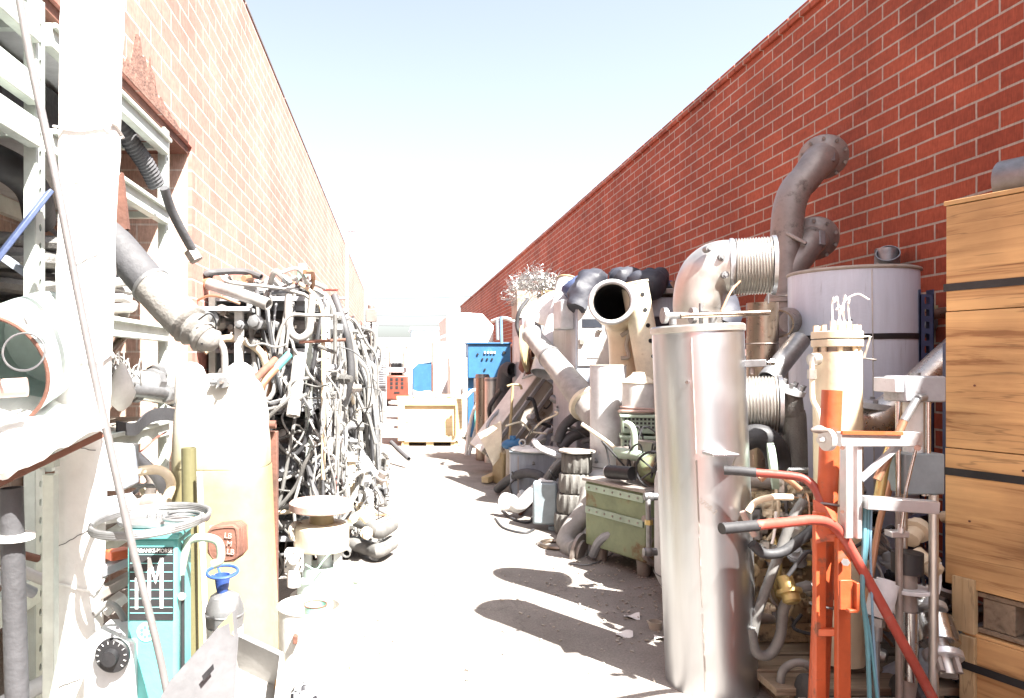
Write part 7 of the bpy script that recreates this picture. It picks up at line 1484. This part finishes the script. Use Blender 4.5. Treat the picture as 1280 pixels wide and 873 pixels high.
for y in (357, 593):
    z = zat(y,3.17); g = MB(); e = .0035
    for (s, w, sx, sy) in ((UL/2,-.0035,UL+.01,.003),(UL/2,UW+.0,UL+.01,.003)): g.box(o0-cv*s-nrm*w+V(0,0,z), (sx,sy,.034), Rm)
    for s in (-.004, UL+.004): g.box(o0-cv*s-nrm*UW/2+V(0,0,z), (.003,UW+.004,.034), Rm)
    st = part(t, 'strap', g, 'black')
g = MB()
for (s, z) in ((.1,zlo+.3),(.12,zlo+.9),(.5,zlo+.2),(.3,zlo+.55)): g.cyl(o0-cv*s-nrm*-.0008+V(0,0,z), o0-cv*s-nrm*-.004+V(0,0,z), .005, n=8)
part(t, 'nail', g, 'rust')
# pallet between
t, o1 = crate('pallet', 'rough pine pallet under the big plywood crate', 'pallet', .416, zlo, UL, UW, .05, 0)
zp0, zp1 = .42, zlo-.004
part(t, 'corner_post', wb(o1, .05, .0, (zp0+zp1)/2+.02, (.09,.03,zp1-zp0+.06)), 'wood_v', bevel=.003)
for s in (.17,.52,.85): part(t, 'block', wb(o1, s, .12, (zp0+zp1)/2, (.12,.2,zp1-zp0-.05)), 'wood_g', bevel=.004); part(t, 'block', wb(o1, s, .62, (zp0+zp1)/2, (.12,.2,zp1-zp0-.05)), 'wood_g', bevel=.004)
for z in (zp0+.012, zp1-.012): part(t, 'deck_board', wb(o1, UL/2+.06, UW/2, z, (UL-.06, UW-.03, .022)), 'wood_g', bevel=.003)
t, o2 = crate('wooden_crate', 'lower pale plywood crate with a single strap under the pallet', 'crate', 0, .416, UL, UW, .0, 0)
part(t, 'side_board', wb(o2, UL/2, .012, .2, (UL,.024,.4)), 'wood_c', bevel=.003); part(t, 'corner_post', wb(o2, .02, -.012, .2, (.06,.022,.4)), 'wood_v', bevel=.003); part(t, 'end_board', wb(o2, .0, UW/2, .2, (.024,UW-.04,.4)), 'wood_c', bevel=.003); part(t, 'lid', wb(o2, UL/2, UW/2, .408, (UL+.02,UW,.012)), 'wood_c'); part(t, 'strap', MB().box(o2-cv*UL/2-nrm*-.025+V(0,0,.27), (UL+.01,.003,.034), Rm), 'black')
one('round_duct', 'grey round duct lying on top of the plywood crate at the right edge', 'duct', MB().pipe([o0-cv*.06-nrm*.32+V(0,0,zhi+.1+.025), o0-cv*.85-nrm*.35+V(0,0,zhi+.1+.025)], .1, .006, 28), 'galv')

# ---- more small scrap
rr = random.Random(123)
labs_ = {'hosegrey':'mid grey','dsteel':'dark steel','grey':'grey painted','rubber':'black','hosepale':'pale','lgrey':'light grey','galv':'galvanised','copper':'coppery','rust':'rusty','white':'white','cream':'cream'}
for i in range(70):
    z = rr.uniform(5.3, 11.5); x = rr.uniform(1.75, 2.9) if z < 7.6 else rr.uniform(1.5, 2.6); h = rr.uniform(.05, 1.0)*(1 if z > 6 else .7); a = V(x,z,h); d = V(rr.uniform(-.3,.3), rr.uniform(-.3,.3), rr.uniform(-.35,.3)); r = rr.choice([.008,.012,.018,.025,.035])
    pts = [a-d, a-d*.3+V(rr.uniform(-.12,.12),rr.uniform(-.12,.12),rr.uniform(0,.15)), a+d*.4+V(rr.uniform(-.12,.12),rr.uniform(-.12,.12),rr.uniform(-.1,.1)), a+d]
    for p in pts: p.z = max(r+.005, p.z); p.x = min(3.3, max(1.35, p.x))
    m_ = rr.choice(list(labs_)); one('scrap_hose' if r < .02 else 'scrap_pipe', ('thin %s hose scrap threaded through the heap beyond the green cabinet' if r < .02 else '%s pipe scrap wedged in the heap beyond the green cabinet') % labs_[m_], 'hose' if r < .02 else 'pipe', MB().tube(cr_path(pts, 5), r, 9), m_, ('thin %s hose scraps' if r < .02 else '%s pipe scraps wedged') % labs_[m_]+' beyond the green cabinet')
for i in range(46):
    x = rr.uniform(1.8,2.75); z = rr.uniform(3.2,4.9); h = rr.uniform(.08,.95); c = V(x,z,h); d = V(rr.uniform(-1,1),rr.uniform(-1,1),rr.uniform(-.6,1)).normalized(); r = rr.uniform(.02,.045)
    if (x-2.15)**2+(z-3.5)**2 < .03: continue
    one('machine_fitting', 'oily fitting piled in the gap around the tan compressor', 'fitting', MB().lathe([(r*.7,0),(r,.01),(r,r),(r*1.4,r*1.05),(r*1.4,r*1.5),(r*.9,r*1.6),(r*.9,r*3),(r*.6,r*3.1)], c, d, 10), rr.choice(['tan','dsteel','osteel','galv','beige','brass','grey','rubber']), 'oily fittings around the tan compressor')
for i in range(26):
    x = rr.uniform(1.75,2.8); z = rr.uniform(3.15,4.6); a = V(x,z,rr.uniform(.3,1.0)); pts = [a]
    for k in range(4): pts.append(pts[-1]+V(rr.uniform(-.16,.16), rr.uniform(-.12,.12), rr.uniform(-.28,.1)))
    for p in pts: p.z = max(.05, p.z); p.x = max(1.72, p.x)
    one('loose_wire', 'thin loose cable hanging round the tan compressor', 'cable', MB().tube(cr_path(pts, 6), rr.uniform(.004,.009), 7), rr.choice(['rubber','rubber','hosepale','hosegrey','wrap','copper']), 'loose cables round the tan compressor')
# ---- debris on the shaded ground
rr = random.Random(99); g = MB()
def shard(mb, c, s):
    mb.box(c, (s*rr.uniform(.6,1.8), s*rr.uniform(.4,1), s*rr.uniform(.2,.6)), rot(rr.uniform(-20,20), rr.uniform(-20,20), rr.uniform(0,180)))
for i in range(700):
    if i < 420: x, y = rr.gauss(1.6,.35), rr.gauss(4.9,.55)
    else: x, y = rr.uniform(-.4,2.6), rr.uniform(3.2,11)
    if x > 2.9: continue
    shard(g, V(x,y,.006+.012*noise.noise(V(x*.7,y*.7,0))), rr.uniform(.005,.018))
o = one('gravel', 'grit and small chips scattered over the shaded ground', 'gravel', g, 'board'); o['kind'] = 'stuff'
c = gnd(819,4.35); one('rusty_cup', 'small rusty cup lying on the ground at the foot of the big steel cylinder', 'cup', MB().pipe([c+V(0,0,.0), c+V(.0,.0,.045)], [.035,.042], .004, 18), 'board')
one('bent_wire', 'bent pale wire lying on the ground before the green cabinet', 'wire', MB().tube(cr_path([gnd(712,5.75)+V(0,0,.008), gnd(735,5.7)+V(0,0,.01), gnd(755,5.85)+V(0,0,.012), gnd(766,6.0)+V(0,0,.02)], 6), .006, 6), 'galv')
for i, (x, Z) in enumerate(((838,4.15),(800,4.5),(790,4.2))): c = gnd(x-20,Z); one('paper_scrap', 'torn white paper scrap on the ground left of the big steel cylinder', 'paper', MB().sheet(lambda a_, b_: c+V(.1*a_+.02*b_, .07*b_, .012+.012*math.sin(a_*4+b_*3+i)), 5, 4, .001), 'wrap', 'paper scraps on the shaded ground')

# ================================================================ CAMERA, LIGHT
cam = bpy.data.cameras.new('camera'); co = bpy.data.objects.new('camera', cam); C.objects.link(co)
cam.sensor_width = 36; cam.lens = F/1280*36; cam.shift_x = (640-CX)/1280; cam.shift_y = (CY-436.5)/1280
co.location = (0,0,H); co.rotation_euler = (PI/2,0,0); cam.clip_end = 3000; cam.clip_start = .05
SC.camera = co
w = bpy.data.worlds.new('World'); SC.world = w; w.use_nodes = True
nt = w.node_tree; sky = nt.nodes.new('ShaderNodeTexSky'); sky.sky_type = 'NISHITA'; sky.sun_disc = False
EL = math.radians(53.6); sd = V(.583,-.813,0).normalized()
sky.sun_elevation = EL; sky.sun_rotation = math.atan2(sd.x, sd.y); sky.air_density = 1.0; sky.dust_density = 3.0; sky.ozone_density = 1.0
hs = nt.nodes.new('ShaderNodeHueSaturation'); hs.inputs['Saturation'].default_value = .58; nt.links.new(sky.outputs[0], hs.inputs['Color']); nt.links.new(hs.outputs[0], nt.nodes['Background'].inputs[0]); nt.nodes['Background'].inputs[1].default_value = SKY
l = bpy.data.lights.new('sun', 'SUN'); lo = bpy.data.objects.new('sun', l); C.objects.link(lo); l.energy = SUN; l.angle = math.radians(.5); l.color = (1,.96,.9)
dirv = V(sd.x*math.cos(EL), sd.y*math.cos(EL), math.sin(EL)); lo.rotation_euler = dirv.to_track_quat('Z','Y').to_euler(); lo.location = (6,-8,14)
SC.view_settings.view_transform = 'Standard'; SC.view_settings.look = 'None'; SC.view_settings.exposure = EXPO; SC.view_settings.gamma = 1; SC.view_settings.use_curve_mapping = False
SC.cycles.max_bounces = 8; SC.cycles.use_denoising = True
